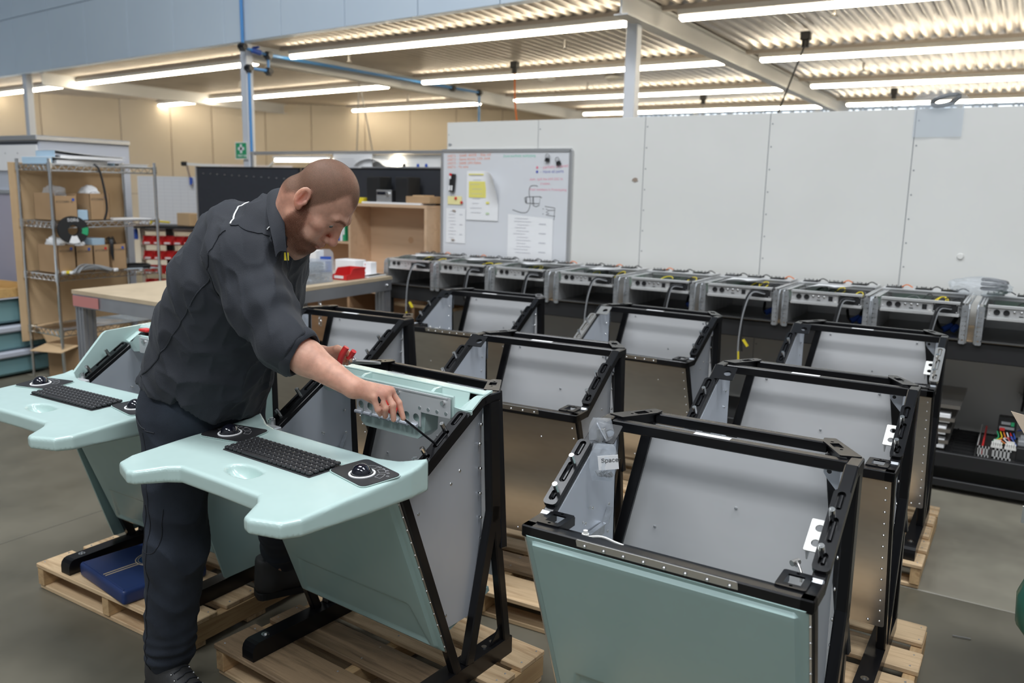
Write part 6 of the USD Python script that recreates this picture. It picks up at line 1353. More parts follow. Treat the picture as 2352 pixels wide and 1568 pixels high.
def head_fn(q):
    """q in head coordinates: x right, y forward, z up"""
    ax = q.copy(); ax[:, 0] = np.abs(ax[:, 0])
    d = s_ell(q, (0, -0.002, 0.046), (0.0765, 0.088, 0.086))
    d = smin(d, s_ell(q, (0, 0.032, -0.012), (0.063, 0.064, 0.098)), 0.03)
    d = smin(d, s_cone(ax, (0.050, 0.008, -0.062), (0.016, 0.082, -0.096), 0.024, 0.019), 0.025)      # jaw
    d = smin(d, s_ell(q, (0, 0.089, -0.100), (0.022, 0.016, 0.018)), 0.015)                            # chin
    d = smin(d, s_cone(ax, (0.012, 0.091, 0.032), (0.040, 0.080, 0.030), 0.0150, 0.012), 0.014)        # brow
    d = smin(d, s_ell(ax, (0.046, 0.062, -0.016), (0.020, 0.022, 0.018)), 0.02)                        # cheekbone
    d = smin(d, s_ell(ax, (0.034, 0.072, -0.055), (0.022, 0.020, 0.024)), 0.02)                        # cheek
    d = smax(d, -s_ell(ax, (0.033, 0.102, 0.010), (0.020, 0.017, 0.0125)), 0.012)                      # eye socket
    d = smin(d, s_cone(q, (0, 0.093, 0.020), (0, 0.117, -0.030), 0.0085, 0.0130), 0.012)               # nose
    d = smin(d, s_ell(q, (0, 0.119, -0.034), (0.0145, 0.0130, 0.0115)), 0.008)
    d = smin(d, s_ell(ax, (0.0155, 0.106, -0.039), (0.0095, 0.0115, 0.0095)), 0.006)                    # nostril wing
    d = smax(d, -s_ell(ax, (0.0075, 0.110, -0.049), (0.0045, 0.006, 0.005)), 0.003)
    d = smin(d, s_ell(ax, (0.032, 0.0775, 0.0115), (0.0155, 0.0135, 0.0115)), 0.005)                   # eyelids
    d = smax(d, -s_box(ax, (0.033, 0.093, 0.0065), (0.0135, 0.007, 0.0034), 0.002), 0.002)             # lid opening
    d = smin(d, s_ell(q, (0, 0.094, -0.064), (0.030, 0.017, 0.014)), 0.012)                            # mouth mound
    d = smin(d, s_ell(q, (0, 0.1065, -0.0665), (0.021, 0.0075, 0.0052)), 0.004)                        # upper lip
    d = smin(d, s_ell(q, (0, 0.1045, -0.0775), (0.019, 0.0075, 0.0062)), 0.004)                        # lower lip
    d = smax(d, -s_box(q, (0, 0.113, -0.0722), (0.021, 0.008, 0.0011), 0.001), 0.003)
    # ear
    c, s = math.cos(0.22), math.sin(0.22)
    e = ax - np.array([0.0765, -0.012, 0.0]); ey = e[:, 1] * c + e[:, 2] * s; ez = -e[:, 1] * s + e[:, 2] * c
    e2 = np.stack([e[:, 0] - 0.22 * np.maximum(-ey, -0.01), ey, ez], 1)
    ear = s_ell(e2, (0.004, -0.002, 0.004), (0.0075, 0.0195, 0.032)); ear = smin(ear, s_ell(e2, (0.002, 0.006, -0.026), (0.006, 0.009, 0.010)), 0.008)
    ear = smax(ear, -s_ell(e2, (0.013, 0.001, 0.005), (0.0105, 0.0135, 0.0225)), 0.003)
    ear = smin(ear, s_cone(e2, (0.006, -0.006, 0.018), (0.006, -0.008, -0.012), 0.003, 0.003), 0.004)
    ear = smin(ear, s_ell(e2, (0.004, 0.013, -0.004), (0.005, 0.005, 0.007)), 0.004)
    return smin(d, ear, 0.004)

def hand_fn(p, w, M, T, wr, fl):
    """w wrist, M four chains of (mcp, pip, tip), T thumb chain"""
    d = None
    for k, (a, b, c) in enumerate(M):
        f = smin(s_cone(p, a, b, wr[k], wr[k] * 0.92), s_cone(p, b, c, wr[k] * 0.92, wr[k] * 0.74), 0.004)
        n = s_cone(p, w + (a - w) * 0.12, a, 0.0215, wr[k] * 1.18)
        f = smin(f, n, 0.008)
        d = f if d is None else smin(d, f, 0.0035 if k else 0.004)
    palm = smin(s_cone(p, w, (M[1][0] + M[2][0]) / 2, 0.024, 0.013), s_cone(p, w, (M[0][0] + M[1][0]) / 2, 0.022, 0.013), 0.012)
    d = smin(d, palm, 0.010)
    a, b, c = T
    t = smin(s_cone(p, a, b, 0.0165, 0.0125), s_cone(p, b, c, 0.0125, 0.0095), 0.005)
    return smin(d, t, 0.007)
RH = [(J['i1'], J['i2'], J['i3']), (J['m1'], J['m2'], J['m3']), (J['r1'], J['r2'], J['r3']), (J['p1'], J['p2'], J['p3'])]
LH = [(J['li1'], J['li2'], J['li3']), (J['lm1'], J['lm2'], J['lm3']), (J['lr1'], J['lr2'], J['lr3']), (J['lp1'], J['lp2'], J['lp3'])]
RW = (0.0098, 0.0102, 0.0097, 0.0085)

def near(p, c, r): return ((p - np.asarray(c)) ** 2).sum(1) < r * r
def body_fn(p):
    d = np.full(len(p), 0.5)
    def blend(mask, fn, k):
        i = np.nonzero(mask)[0]
        if len(i): d[i] = smin(d[i], fn(p[i]), k)
    # trunk and limbs (mostly under the clothes)
    blend(near(p, J['belly'], 0.6), lambda q: smin(smin(s_cone(q, J['pelvis'], J['belly'], 0.13, 0.13), s_cone(q, J['belly'] + [0.0, 0.05, 0.0], J['uchest'] + [0.0, 0.04, -0.04], 0.12, 0.10), 0.05), s_cone(q, J['uchest'] + [0.0, 0.04, -0.04], J['neckb'], 0.082, 0.062), 0.05), 0.03)
    blend(near(p, (-1.94, 1.75, 1.41), 0.35), lambda q: s_cone(q, J['rsh'], J['lsh'], 0.062, 0.062), 0.06)
    blend(near(p, J['rsh'], 0.5), lambda q: s_cone(q, J['rsh'], J['relb'], 0.056, 0.046), 0.03)
    fm = J['relb'] * 0.68 + J['rwr'] * 0.32
    blend(near(p, J['relb'], 0.42), lambda q: smin(s_cone(q, J['relb'], fm, 0.047, 0.0465), s_cone(q, fm, J['rwr'], 0.0465, 0.0275), 0.02), 0.02)
    blend(near(p, J['lsh'], 0.5), lambda q: s_cone(q, J['lsh'], J['lelb'], 0.055, 0.045), 0.03)
    blend(near(p, J['lelb'], 0.4), lambda q: s_cone(q, J['lelb'], J['lwr'], 0.044, 0.028), 0.02)
    for s in 'rl':
        blend(near(p, J[s + 'hip'], 0.75), lambda q: s_cone(q, J[s + 'hip'], J[s + 'knee'], 0.085, 0.058), 0.04)
        blend(near(p, J[s + 'knee'], 0.65), lambda q: s_cone(q, J[s + 'knee'], J[s + 'ank'], 0.056, 0.04), 0.03)
    # neck
    n0 = hw(0, -0.030, -0.030); n1 = J['neckb']
    blend(near(p, HO, 0.4), lambda q: smin(s_cone(q, n0, n1, 0.0635, 0.070), s_cone(q, hw(0, -0.030, -0.035), J['c7'] - np.array([0.01, 0, 0.03]), 0.052, 0.056), 0.03), 0.03)
    blend(near(p, HO, 0.185), lambda q: head_fn((q - HO) @ HM), 0.022)
    # hands
    blend(near(p, J['m1'], 0.14), lambda q: hand_fn(q, J['rwr'], RH, (J['t0'], J['t1'], J['t2']), RW, 1), 0.012)
    blend(near(p, J['lm1'], 0.16), lambda q: hand_fn(q, J['lwr'], LH, (J['lwr'] + (J['lt1'] - J['lwr']) * 0.5, J['lt1'], J['lt2']), RW, 1), 0.012)
    return d

def sparse_net(fn, lo, hi, h, k=4, proj=1):
    """surface_net on a fine grid that is evaluated only near the surface"""
    lo = np.asarray(lo, float); H = h * k
    n = np.ceil((np.asarray(hi) - lo) / H).astype(int) + 1
    c = np.stack(np.meshgrid(*[np.arange(m) for m in n], indexing='ij'), -1).reshape(-1, 3)
    dc = fn(lo + (c + 0.5) * H)
    blocks = c[np.abs(dc) < H * 1.3 + 0.004]
    N = n * k + 1
    G = np.repeat(np.repeat(np.repeat(np.sign(dc).reshape(n), k, 0), k, 1), k, 2).astype(np.float32)
    G = np.pad(G, ((0, 1), (0, 1), (0, 1)), mode='edge')
    M = np.zeros(N, bool); o = np.arange(k + 1)
    oi, oj, ok = np.meshgrid(o, o, o, indexing='ij')
    M[(blocks[:, 0, None] * k + oi.ravel()), (blocks[:, 1, None] * k + oj.ravel()), (blocks[:, 2, None] * k + ok.ravel())] = True
    pts = np.argwhere(M)
    val = np.empty(len(pts))
    for i in range(0, len(pts), 300000): val[i:i + 300000] = fn(lo + pts[i:i + 300000] * h)
    G[M] = val
    return net_from_grid(G, lo, h, fn, proj)

def net_from_grid(G, lo, h, fn, proj):
    n = np.array(G.shape); S = G < 0
    c = np.zeros(n - 1, np.int8)
    for a in (0, 1):
        for b in (0, 1):
            for d in (0, 1): c += S[a:n[0] - 1 + a, b:n[1] - 1 + b, d:n[2] - 1 + d]
    act = (c > 0) & (c < 8); idx = np.full(n - 1, -1, np.int32); cells = np.argwhere(act); idx[act] = np.arange(len(cells))
    acc = np.zeros((len(cells), 3)); cnt = np.zeros(len(cells))
    for p in [(a, b, d) for a in (0, 1) for b in (0, 1) for d in (0, 1)]:
        for k in range(3):
            if p[k]: continue
            q = list(p); q[k] = 1
            g0 = G[cells[:, 0] + p[0], cells[:, 1] + p[1], cells[:, 2] + p[2]]; g1 = G[cells[:, 0] + q[0], cells[:, 1] + q[1], cells[:, 2] + q[2]]
            m = (g0 < 0) != (g1 < 0); pt = np.tile(np.array(p, float), (m.sum(), 1)); pt[:, k] = g0[m] / (g0[m] - g1[m]); acc[m] += pt; cnt[m] += 1
    V = lo + h * (cells + acc / cnt[:, None]); F = []
    for k in range(3):
        u, w = [(1, 2), (2, 0), (0, 1)][k]; sl0 = [slice(None)] * 3; sl1 = [slice(None)] * 3; sl0[k] = slice(0, n[k] - 1); sl1[k] = slice(1, n[k])
        a, b = S[tuple(sl0)], S[tuple(sl1)]; e = np.argwhere(a != b); e = e[(e[:, u] > 0) & (e[:, w] > 0) & (e[:, u] < n[u] - 1) & (e[:, w] < n[w] - 1)]
        ins = a[e[:, 0], e[:, 1], e[:, 2]]; q = []
        for du, dw in ((-1, -1), (0, -1), (0, 0), (-1, 0)):
            r = e.copy(); r[:, u] += du; r[:, w] += dw; q.append(idx[r[:, 0], r[:, 1], r[:, 2]])
        q = np.stack(q, 1); q[~ins] = q[~ins][:, ::-1]; F.append(q)
    F = np.vstack(F); F = F[(F >= 0).all(1)]
    for _ in range(proj):
        e = h * 0.25; g = np.stack([fn(V + e * np.eye(3)[k]) - fn(V - e * np.eye(3)[k]) for k in range(3)], 1) / (2 * e); d = fn(V)
        V = V - np.clip(d / np.maximum((g ** 2).sum(1), 0.2), -h, h)[:, None] * g * 0.9
    return V, np.vstack([F[:, [0, 1, 2]], F[:, [0, 2, 3]]])

def color_primvar(prim, name, col):
    UsdGeom.PrimvarsAPI(prim).CreatePrimvar(name, Sdf.ValueTypeNames.Color3fArray, 'vertex').Set([Gf.Vec3f(*map(float, c)) for c in col])

man = thing('person', 'man with cropped hair in dark work shirt and trousers leaning over an aqua console', 'person', (-2.19, 1.6, 0.0))
MO = np.array([-2.19, 1.6, 0.0])
def mpart(parent, name, v, f, m, **k): return part(parent, name, (np.asarray(v) - MO, f), m, **k)

BV, BF = sparse_net(body_fn, (-2.45, 1.33, 0.02), (-1.33, 2.2, 1.78), 0.0031, proj=1)
# true skin colouring: lips, ears and cheeks redder, neck weathered
q = (BV - HO) @ HM; aq = np.abs(q[:, 0])
skin = np.tile(np.array([0.58, 0.315, 0.225]), (len(BV), 1))
def tint(mask, col):
    global skin
    skin = skin * (1 - mask[:, None]) + np.array(col) * mask[:, None]
inh = near(BV, HO, 0.22)
tint(inh * 0.55 * np.exp(-((aq - 0.083) / 0.010) ** 2 - ((q[:, 1] + 0.012) / 0.03) ** 2 - (q[:, 2] / 0.035) ** 2), (0.60, 0.19, 0.15))
tint(inh * 0.55 * np.exp(-(q[:, 0] / 0.02) ** 2 - ((q[:, 1] - 0.118) / 0.02) ** 2 - ((q[:, 2] + 0.035) / 0.02) ** 2), (0.60, 0.21, 0.16))
tint(inh * 0.75 * np.exp(-(q[:, 0] / 0.021) ** 4 - ((q[:, 1] - 0.11) / 0.012) ** 2 - ((q[:, 2] + 0.072) / 0.0095) ** 4), (0.46, 0.17, 0.14))
tint(inh * 0.35 * np.exp(-((aq - 0.05) / 0.02) ** 2 - ((q[:, 1] - 0.07) / 0.03) ** 2 - ((q[:, 2] + 0.02) / 0.02) ** 2), (0.60, 0.24, 0.18))
tint((near(BV, J['neckb'], 0.16) & (q[:, 1] < 0.05) & (q[:, 2] < -0.01)) * 0.45, (0.50, 0.22, 0.14))
tint(near(BV, J['m2'], 0.06) * 0.25, (0.62, 0.25, 0.19))
usd_skin = {'a': ('attribute', {'attribute': 'skin_tone'}), 'tc': ('texture_coordinate', {}), 'n': ('noise_texture', {'scale': 55.0, 'detail': 4.0}), 'n2': ('noise_texture', {'scale': 900.0, 'detail': 2.0}),
            'mr': ('map_range', {'from_min': 0.3, 'from_max': 0.7, 'to_min': 0.86, 'to_max': 1.1}), 'cc': ('combine_color', {}), 'mx': ('mix', {'mix_type': 'multiply', 'fac': 1.0}), 'b': ('bump', {'strength': 0.25, 'distance': 0.0006}),
            'p': ('principled_bsdf', {'roughness': 0.48, 'subsurface_weight': 0.25, 'subsurface_scale': 0.008, 'subsurface_radius': (1, 0.35, 0.2), 'specular_ior_level': 0.4})}
MAT['skin'] = usdkit.material(stage, '/World/Looks/skin', usd_skin, [('tc.object', 'n.vector'), ('tc.object', 'n2.vector'), ('n.fac', 'mr.value'), ('mr.result', 'cc.r'), ('mr.result', 'cc.g'), ('mr.result', 'cc.b'), ('a.color', 'mx.color1'), ('cc.color', 'mx.color2'), ('mx.color', 'p.base_color'), ('n2.fac', 'b.height'), ('b.normal', 'p.normal')], surface='p.BSDF')
bd = mpart(man, 'body', BV, BF, 'skin', smooth=True)
color_primvar(bd, 'skin_tone', skin)

# ---- cropped hair and beard: a thin shell over the scalp and jaw, thinning out at its edge
def hair_mat(name, col, scale):
    MAT[name] = usdkit.material(stage, '/World/Looks/' + name, {
        'a': ('attribute', {'attribute': 'hair_cover'}), 'tc': ('texture_coordinate', {}), 'n': ('noise_texture', {'scale': scale, 'detail': 2.0, 'roughness': 0.7}), 's': ('separate_color', {}),
        'sub': ('math', {'math_type': 'subtract'}), 'mr': ('map_range', {'from_min': -0.34, 'from_max': 0.42, 'to_min': 0.0, 'to_max': 0.9, 'clamp': True}),
        'ad': ('math', {'math_type': 'subtract', 'value2': 0.0}), 't': ('transparent_bsdf', {}), 'p': ('principled_bsdf', {'base_color': col, 'roughness': 0.6, 'specular_ior_level': 0.25}), 'm': ('mix_closure', {})},
        [('a.color', 's.color'), ('s.r', 'sub.value1'), ('tc.object', 'n.vector'), ('n.fac', 'sub.value2'), ('sub.result' if False else 'sub.value', 'mr.value'), ('mr.result', 'm.fac'), ('t.BSDF', 'm.closure1'), ('p.BSDF', 'm.closure2')], surface='m.closure')
hair_mat('hair_brown', (0.135, 0.08, 0.05), 520.0); hair_mat('beard_red', (0.125, 0.05, 0.028), 480.0)
_, _, BN = meshkit.arrays((BV, BF), True)
def shell(name, dens, m, off):
    fm = (dens[BF] > 0.06).all(1) ; used = np.unique(BF[fm]); mp = np.full(len(BV), -1); mp[used] = np.arange(len(used))
    pr = mpart(man, name, BV[used] + BN[used] * off, mp[BF[fm]], m, smooth=True); color_primvar(pr, 'hair_cover', np.repeat(dens[used][:, None], 3, 1)); return pr
sst = lambda a, b, x: np.clip((x - a) / (b - a), 0, 1) ** 2 * (3 - 2 * np.clip((x - a) / (b - a), 0, 1))
notear = 1 - sst(0.079, 0.083, aq) * (np.abs(q[:, 2]) < 0.045)
# hairline: high at the temples, a peak in the middle, down to the nape
zl = np.interp(q[:, 1], [-0.11, -0.06, -0.012, 0.010, 0.022, 0.034, 0.052, 0.08], [-0.055, -0.045, 0.03, -0.02, 0.012, 0.045, 0.078, 0.088]) + 0.022 * np.exp(-((aq - 0.042) / 0.02) ** 2) * (q[:, 1] > 0.04) - 0.012 * np.exp(-(q[:, 0] / 0.022) ** 2) * (q[:, 1] > 0.05)
dh = sst(-0.022, 0.022, q[:, 2] - zl) * inh * notear * (0.70 - 0.2 * np.exp(-((q[:, 1] - 0.01) / 0.035) ** 2 - (q[:, 0] / 0.035) ** 2 - ((q[:, 2] - 0.125) / 0.03) ** 2))
shell('hair', np.where(q[:, 1] > 0.095, 0, dh), 'hair_brown', 0.0016)
jaw = sst(0.004, -0.03, q[:, 2] - np.interp(q[:, 1], [0.0, 0.02, 0.05, 0.075, 0.10], [0.03, 0.012, -0.045, -0.058, -0.05])) * sst(-0.012, 0.006, q[:, 1]) * sst(-0.155, -0.118, q[:, 2])
lip = np.exp(-(q[:, 0] / 0.022) ** 4 - ((q[:, 1] - 0.112) / 0.014) ** 2 - ((q[:, 2] + 0.073) / 0.0085) ** 4)
nose_ = near(q, (0, 0.115, -0.036), 0.024)
dbd = jaw * inh * (1 - lip) * np.where(nose_, 0, 1) * notear * 0.64
shell('beard', dbd, 'beard_red', 0.0012)
brow = np.exp(-((q[:, 2] - np.interp(aq, [0.012, 0.026, 0.042, 0.052], [0.030, 0.036, 0.036, 0.028])) / 0.0055) ** 2) * sst(0.008, 0.014, aq) * sst(0.058, 0.046, aq) * (q[:, 1] > 0.06) * inh
shell('eyebrows', brow * 0.72, 'beard_red', 0.0014)
for sx in (-1, 1):
    e = part(man, 'eye', MB().sph(hw(sx * 0.032, 0.0785, 0.0085) - MO, 0.0118, 10), 'eye_white', smooth=True)
    part(e, 'iris', MB().sph(hw(sx * 0.0325, 0.0835, 0.0052) - MO, 0.0076, 8), 'iris_dark', smooth=True)

# ---- clothes
TR = [('pelvis', 0.185), ('waist', 0.180), ('belly', 0.174), ('chest', 0.178), ('uchest', 0.142)]
def folds(p, s, amp, seed):
    n = meshkit.noise(p * np.asarray(s), seed); n2 = meshkit.noise(p * np.asarray(s) * 2.1 + 5.0, seed + 1)
    return amp * ((1 - np.abs(2 * n - 1)) ** 2 - 0.35) + 0.5 * amp * (n2 - 0.5)
hem_n = nrm(np.array([0.05, -0.25, 0.95]))
def shirt_base(p):
    d = None
    for (a, ra), (b, rb) in zip(TR[:-1], TR[1:]):
        c = s_cone(p, J[a] + np.array([0, 0.02, 0]), J[b] + np.array([0, 0.02, 0]), ra * 0.93, rb * 0.93); d = c if d is None else smin(d, c, 0.03)
        c = s_cone(p, J[a] + np.array([-0.015, 0.10, 0]), J[b] + np.array([-0.02, 0.10, 0]), ra * 0.82, rb * 0.82); d = smin(d, c, 0.03)
    d = smin(d, s_cone(p, J['uchest'] + np.array([0.0, 0.03, 0.0]), J['neckb'] - np.array([0.06, 0, -0.01]), 0.135, 0.085), 0.05)
    d = smin(d, s_cone(p, J['rsh'] + np.array([-0.012, 0.01, 0.0]), J['neckb'] - np.array([0.055, 0, 0.0]), 0.088, 0.076), 0.05)
    d = smin(d, s_cone(p, J['lsh'] + np.array([-0.01, -0.01, 0.0]), J['neckb'] - np.array([0.055, 0, 0.0]), 0.082, 0.076), 0.05)
    d = smin(d, s_cone(p, J['rsh'] + np.array([-0.01, 0.02, 0.0]), J['lsh'] + np.array([-0.01, -0.02, 0.0]), 0.084, 0.080), 0.05)
    for s, r0, r1 in (('r', 0.090, 0.064), ('l', 0.085, 0.062)):
        a, b = J[s + 'sh'], J[s + 'elb']; w = nrm(J[s + 'wr'] - b); md = (a + b) / 2 + np.array([-0.012, -0.0, -0.008])
        c = smin(s_cone(p, a, md, r0, (r0 + r1) / 2 + 0.004), s_cone(p, md, b + w * 0.02, (r0 + r1) / 2 + 0.004, r1), 0.03)
        c = smin(c, s_cone(p, b, b + w * 0.06, r1, r1 - 0.004), 0.02)
        d = smin(d, c, 0.035)
    return d
def shirt_fn(p):
    d = shirt_base(p)
    ax = nrm(J['relb'] - J['rsh'])
    t = p @ ax
    e1 = nrm(np.array([0.5, -0.35, -0.8])); t2 = p @ e1
    d = d - folds(p - 0.6 * t[:, None] * ax, (14, 14, 14), 0.010, 11) - folds(p - 0.8 * t2[:, None] * e1, (11, 11, 11), 0.009, 31) - 0.004 * (meshkit.noise(p * np.array([22, 22, 9.0]), 4) - 0.5)
    d = d - 0.007 * np.sin(np.linalg.norm(p - J['relb'], axis=1) * 95 + 3 * meshkit.noise(p * 9, 3)) * np.exp(-(np.linalg.norm(p - J['relb'], axis=1) / 0.13) ** 2)
    rg = 1 - np.abs(2 * meshkit.noise((p - 0.7 * t2[:, None] * e1) * 21.0, 77) - 1); d = d - 0.006 * rg ** 4
    # cut at the hem (a shirt tail: dipping front and back), at the cuffs and inside the collar
    side = (p - J['pelvis']) @ nrm(np.array([0.96, 0.28, 0]))
    hz = np.interp(side, [-0.25, 0.0, 0.055, 0.075, 0.09, 0.13, 0.20], [1.035, 1.0, 0.985, 1.012, 0.985, 0.925, 0.872]) + 0.01 * np.sin(p[:, 1] * 20)
    d = np.maximum(d, hz - p[:, 2])
    for s in 'rl':
        e = J[s + 'elb']; w = nrm(J[s + 'wr'] - e); c = (p - e) @ w
        d = np.where(near(p, e + w * 0.06, 0.115), np.maximum(d, c - 0.052), d)
    return d
SV, SF = sparse_net(shirt_fn, (-2.47, 1.36, 0.84), (-1.56, 2.1, 1.66), 0.0055, proj=1)
sh = mpart(man, 'shirt', SV, SF, 'shirt_navy', smooth=True)
# rolled cuffs: torus-like rolls around the forearm
for s in 'rl':
    e = J[s + 'elb']; w = nrm(J[s + 'wr'] - e); u = nrm(np.cross(w, [0, 0, 1.0])); v_ = np.cross(w, u)
    a = np.linspace(0, 2 * np.pi, 41); rr = 0.061 + 0.003 * np.sin(3 * a) + 0.002 * np.sin(7 * a + 1)
    if s == 'l': rr = rr - 0.004
    th = np.linspace(0, 2 * np.pi, 13)
    P = np.array([[e + w * (0.040 + 0.026 * np.cos(t) + 0.004 * np.sin(2 * a_)) + (u * np.cos(a_) + v_ * np.sin(a_)) * (r_ + 0.010 * np.sin(t)) for t in th] for a_, r_ in zip(a, rr)])
    mpart(sh, 'rolled_cuff', *MB().grid(P).arr(), 'shirt_navy', smooth=True)
# collar: a folded leaf standing around the neck, open at the throat
ct_ = np.array([(-1.8778, 1.7544, 1.6119), (-1.838, 1.7101, 1.5973), (-1.7999, 1.6782, 1.5614), (-1.7777, 1.6592, 1.52), (-1.7633, 1.6474, 1.4787), (-1.7567, 1.643, 1.4394)])
cb_ = np.array([(-1.9242, 1.7324, 1.5868), (-1.8778, 1.6869, 1.5753), (-1.822, 1.6415, 1.5369), (-1.7915, 1.6218, 1.4963), (-1.7736, 1.6135, 1.4615), (-1.7606, 1.6081, 1.4266)])
mid = np.array([-1.86, 1.742, 1.56]); mn = nrm(np.array([-0.285, 0.958, 0.03]))
def mirror(P): return P - 2 * ((P - mid) @ mn)[:, None] * mn
T_ = curve(np.vstack([mirror(ct_[2::-1])[:-1], ct_]), 40); B_ = curve(np.vstack([mirror(cb_[2::-1])[:-1], cb_]), 40)
I_ = T_ * 0.6 + B_ * 0.4 + np.array([0.02, 0.0, -0.05]); I_ += (np.array([-1.81, 1.735, 1.50]) - I_) * 0.10
P = np.stack([T_ + (B_ - T_) * t + np.array([-0.006, -0.004, 0.012]) * math.sin(math.pi * t) * 0.6 for t in np.linspace(0, 1, 8)], 1)
mpart(sh, 'collar_leaf', *MB().sheet(P, 0.003).arr(), 'shirt_navy', smooth=50)
P = np.stack([T_ + (I_ - T_) * t for t in np.linspace(0, 1, 6)], 1)
mpart(sh, 'collar_band', *MB().sheet(P, 0.003).arr(), 'shirt_navy', smooth=50)
def on_cloth(fn, pts, off=0.001):
    """points moved onto the cloth surface"""
    p = np.asarray(pts, float)
    for _ in range(8):
        e = 0.002; g = np.stack([fn(p + e * np.eye(3)[k]) - fn(p - e * np.eye(3)[k]) for k in range(3)], 1) / (2 * e); p = p - (fn(p) - off)[:, None] * g / np.maximum((g ** 2).sum(1), 0.3)[:, None]
    return p
def trim(parent, name, pts, r, m, n=24, fn=shirt_fn): mpart(parent, name, *tube(on_cloth(fn, curve(pts, n)), r, 5), m)

trim(sh, 'piping', [(-1.958, 1.690, 1.580), (-1.9524, 1.669, 1.5721), (-1.9376, 1.6335, 1.5516), (-1.9276, 1.6116, 1.5276), (-1.8981, 1.5813, 1.5025)], 0.0028, 'piping_white', 30)
trim(sh, 'piping', [(-1.8304, 1.6392, 1.4868), (-1.8299, 1.6501, 1.4938), (-1.8272, 1.6606, 1.4986)], 0.0022, 'piping_white', 8)
for pts in ([(-1.8965, 1.5798, 1.5014), (-1.8558, 1.5904, 1.4944), (-1.8336, 1.6167, 1.4813), (-1.8138, 1.6371, 1.4524)], [(-1.8973, 1.5576, 1.4912), (-1.9128, 1.5396, 1.467), (-1.9187, 1.5237, 1.4338), (-1.9304, 1.5236, 1.3908), (-1.9275, 1.5278, 1.3481), (-1.9249, 1.5415, 1.3102)],
            [(-1.9316, 1.5262, 1.3662), (-1.9773, 1.5172, 1.318), (-2.0202, 1.5106, 1.2613), (-2.0624, 1.5071, 1.2069), (-2.115, 1.5012, 1.1439), (-2.1602, 1.4896, 1.0905), (-2.228, 1.4961, 1.043)]):
    trim(sh, 'seam', pts, 0.0026, 'shirt_navy', 40)
mpart(sh, 'yellow_tab', *MB().box((-1.768, 1.655, 1.425), (0.012, 0.006, 0.022), R=rz(0.5)).arr(), 'yellow_plastic')
# ---- trousers
def trouser_fn(p):
    d = s_cone(p, J['pelvis'] + np.array([0, 0.0, 0.0]), J['pelvis'] + np.array([0.0, 0.13, 0.0]), 0.146, 0.140)
    d = smin(d, s_cone(p, J['pelvis'] + np.array([0.01, 0.01, 0.09]), J['pelvis'] + np.array([0.01, 0.11, 0.09]), 0.132, 0.130), 0.03)
    c = smin(s_cone(p, J['rhip'], J['rknee'], 0.108, 0.083), s_cone(p, J['rknee'], J['rank'] + np.array([0, 0, 0.05]), 0.083, 0.072), 0.04)
    d = smin(d, c, 0.04)
    c = smin(s_cone(p, J['lhip'], J['lknee'], 0.112, 0.084), s_cone(p, J['lknee'], J['lank'] + np.array([0, 0, 0.04]), 0.082, 0.066), 0.04)
    d = smin(d, c, 0.04)
    tz = p @ np.array([[11, 0, 4.0], [0, 11, 5.0], [3.0, -5.0, 7.0]]).T; d = d - folds(tz, (1, 1, 1), 0.011, 21) * np.clip((1.0 - p[:, 2]) / 0.3, 0.3, 1)
    kk = np.exp(-((p[:, 2] - 0.16) / 0.07) ** 2) * (p[:, 1] < 1.75); d = d - 0.003 * kk * np.sin(p[:, 2] * 140 + 2.5 * meshkit.noise(p * 7, 9) * 3)
    d = np.maximum(d, p[:, 2] - 1.075)
    d = np.maximum(d, np.where(p[:, 1] < 1.80 - 0.25 * (p[:, 2] - 0.3), 0.055 + 0.02 * np.sin(p[:, 0] * 30), 0.20) - p[:, 2])
    return d
TV, TF = sparse_net(trouser_fn, (-2.46, 1.36, 0.0), (-1.86, 2.2, 1.10), 0.006, proj=1)
tr_ = mpart(man, 'trousers', TV, TF, 'denim_dark', smooth=True)
trim(tr_, 'seam', [(-2.20, 1.47, 0.88), (-2.17, 1.44, 0.7), (-2.16, 1.43, 0.5), (-2.20, 1.43, 0.25), (-2.21, 1.43, 0.1)], 0.0012, 'thread_navy', 40, trouser_fn)
trim(tr_, 'pocket_edge', [(-2.25, 1.46, 0.93), (-2.21, 1.45, 0.90), (-2.14, 1.44, 0.89)], 0.002, 'thread_navy', 20, trouser_fn)
trim(tr_, 'pocket_edge', [(-2.10, 1.44, 0.66), (-2.12, 1.44, 0.54), (-2.18, 1.44, 0.53), (-2.19, 1.44, 0.66)], 0.0011, 'thread_navy', 30, trouser_fn)

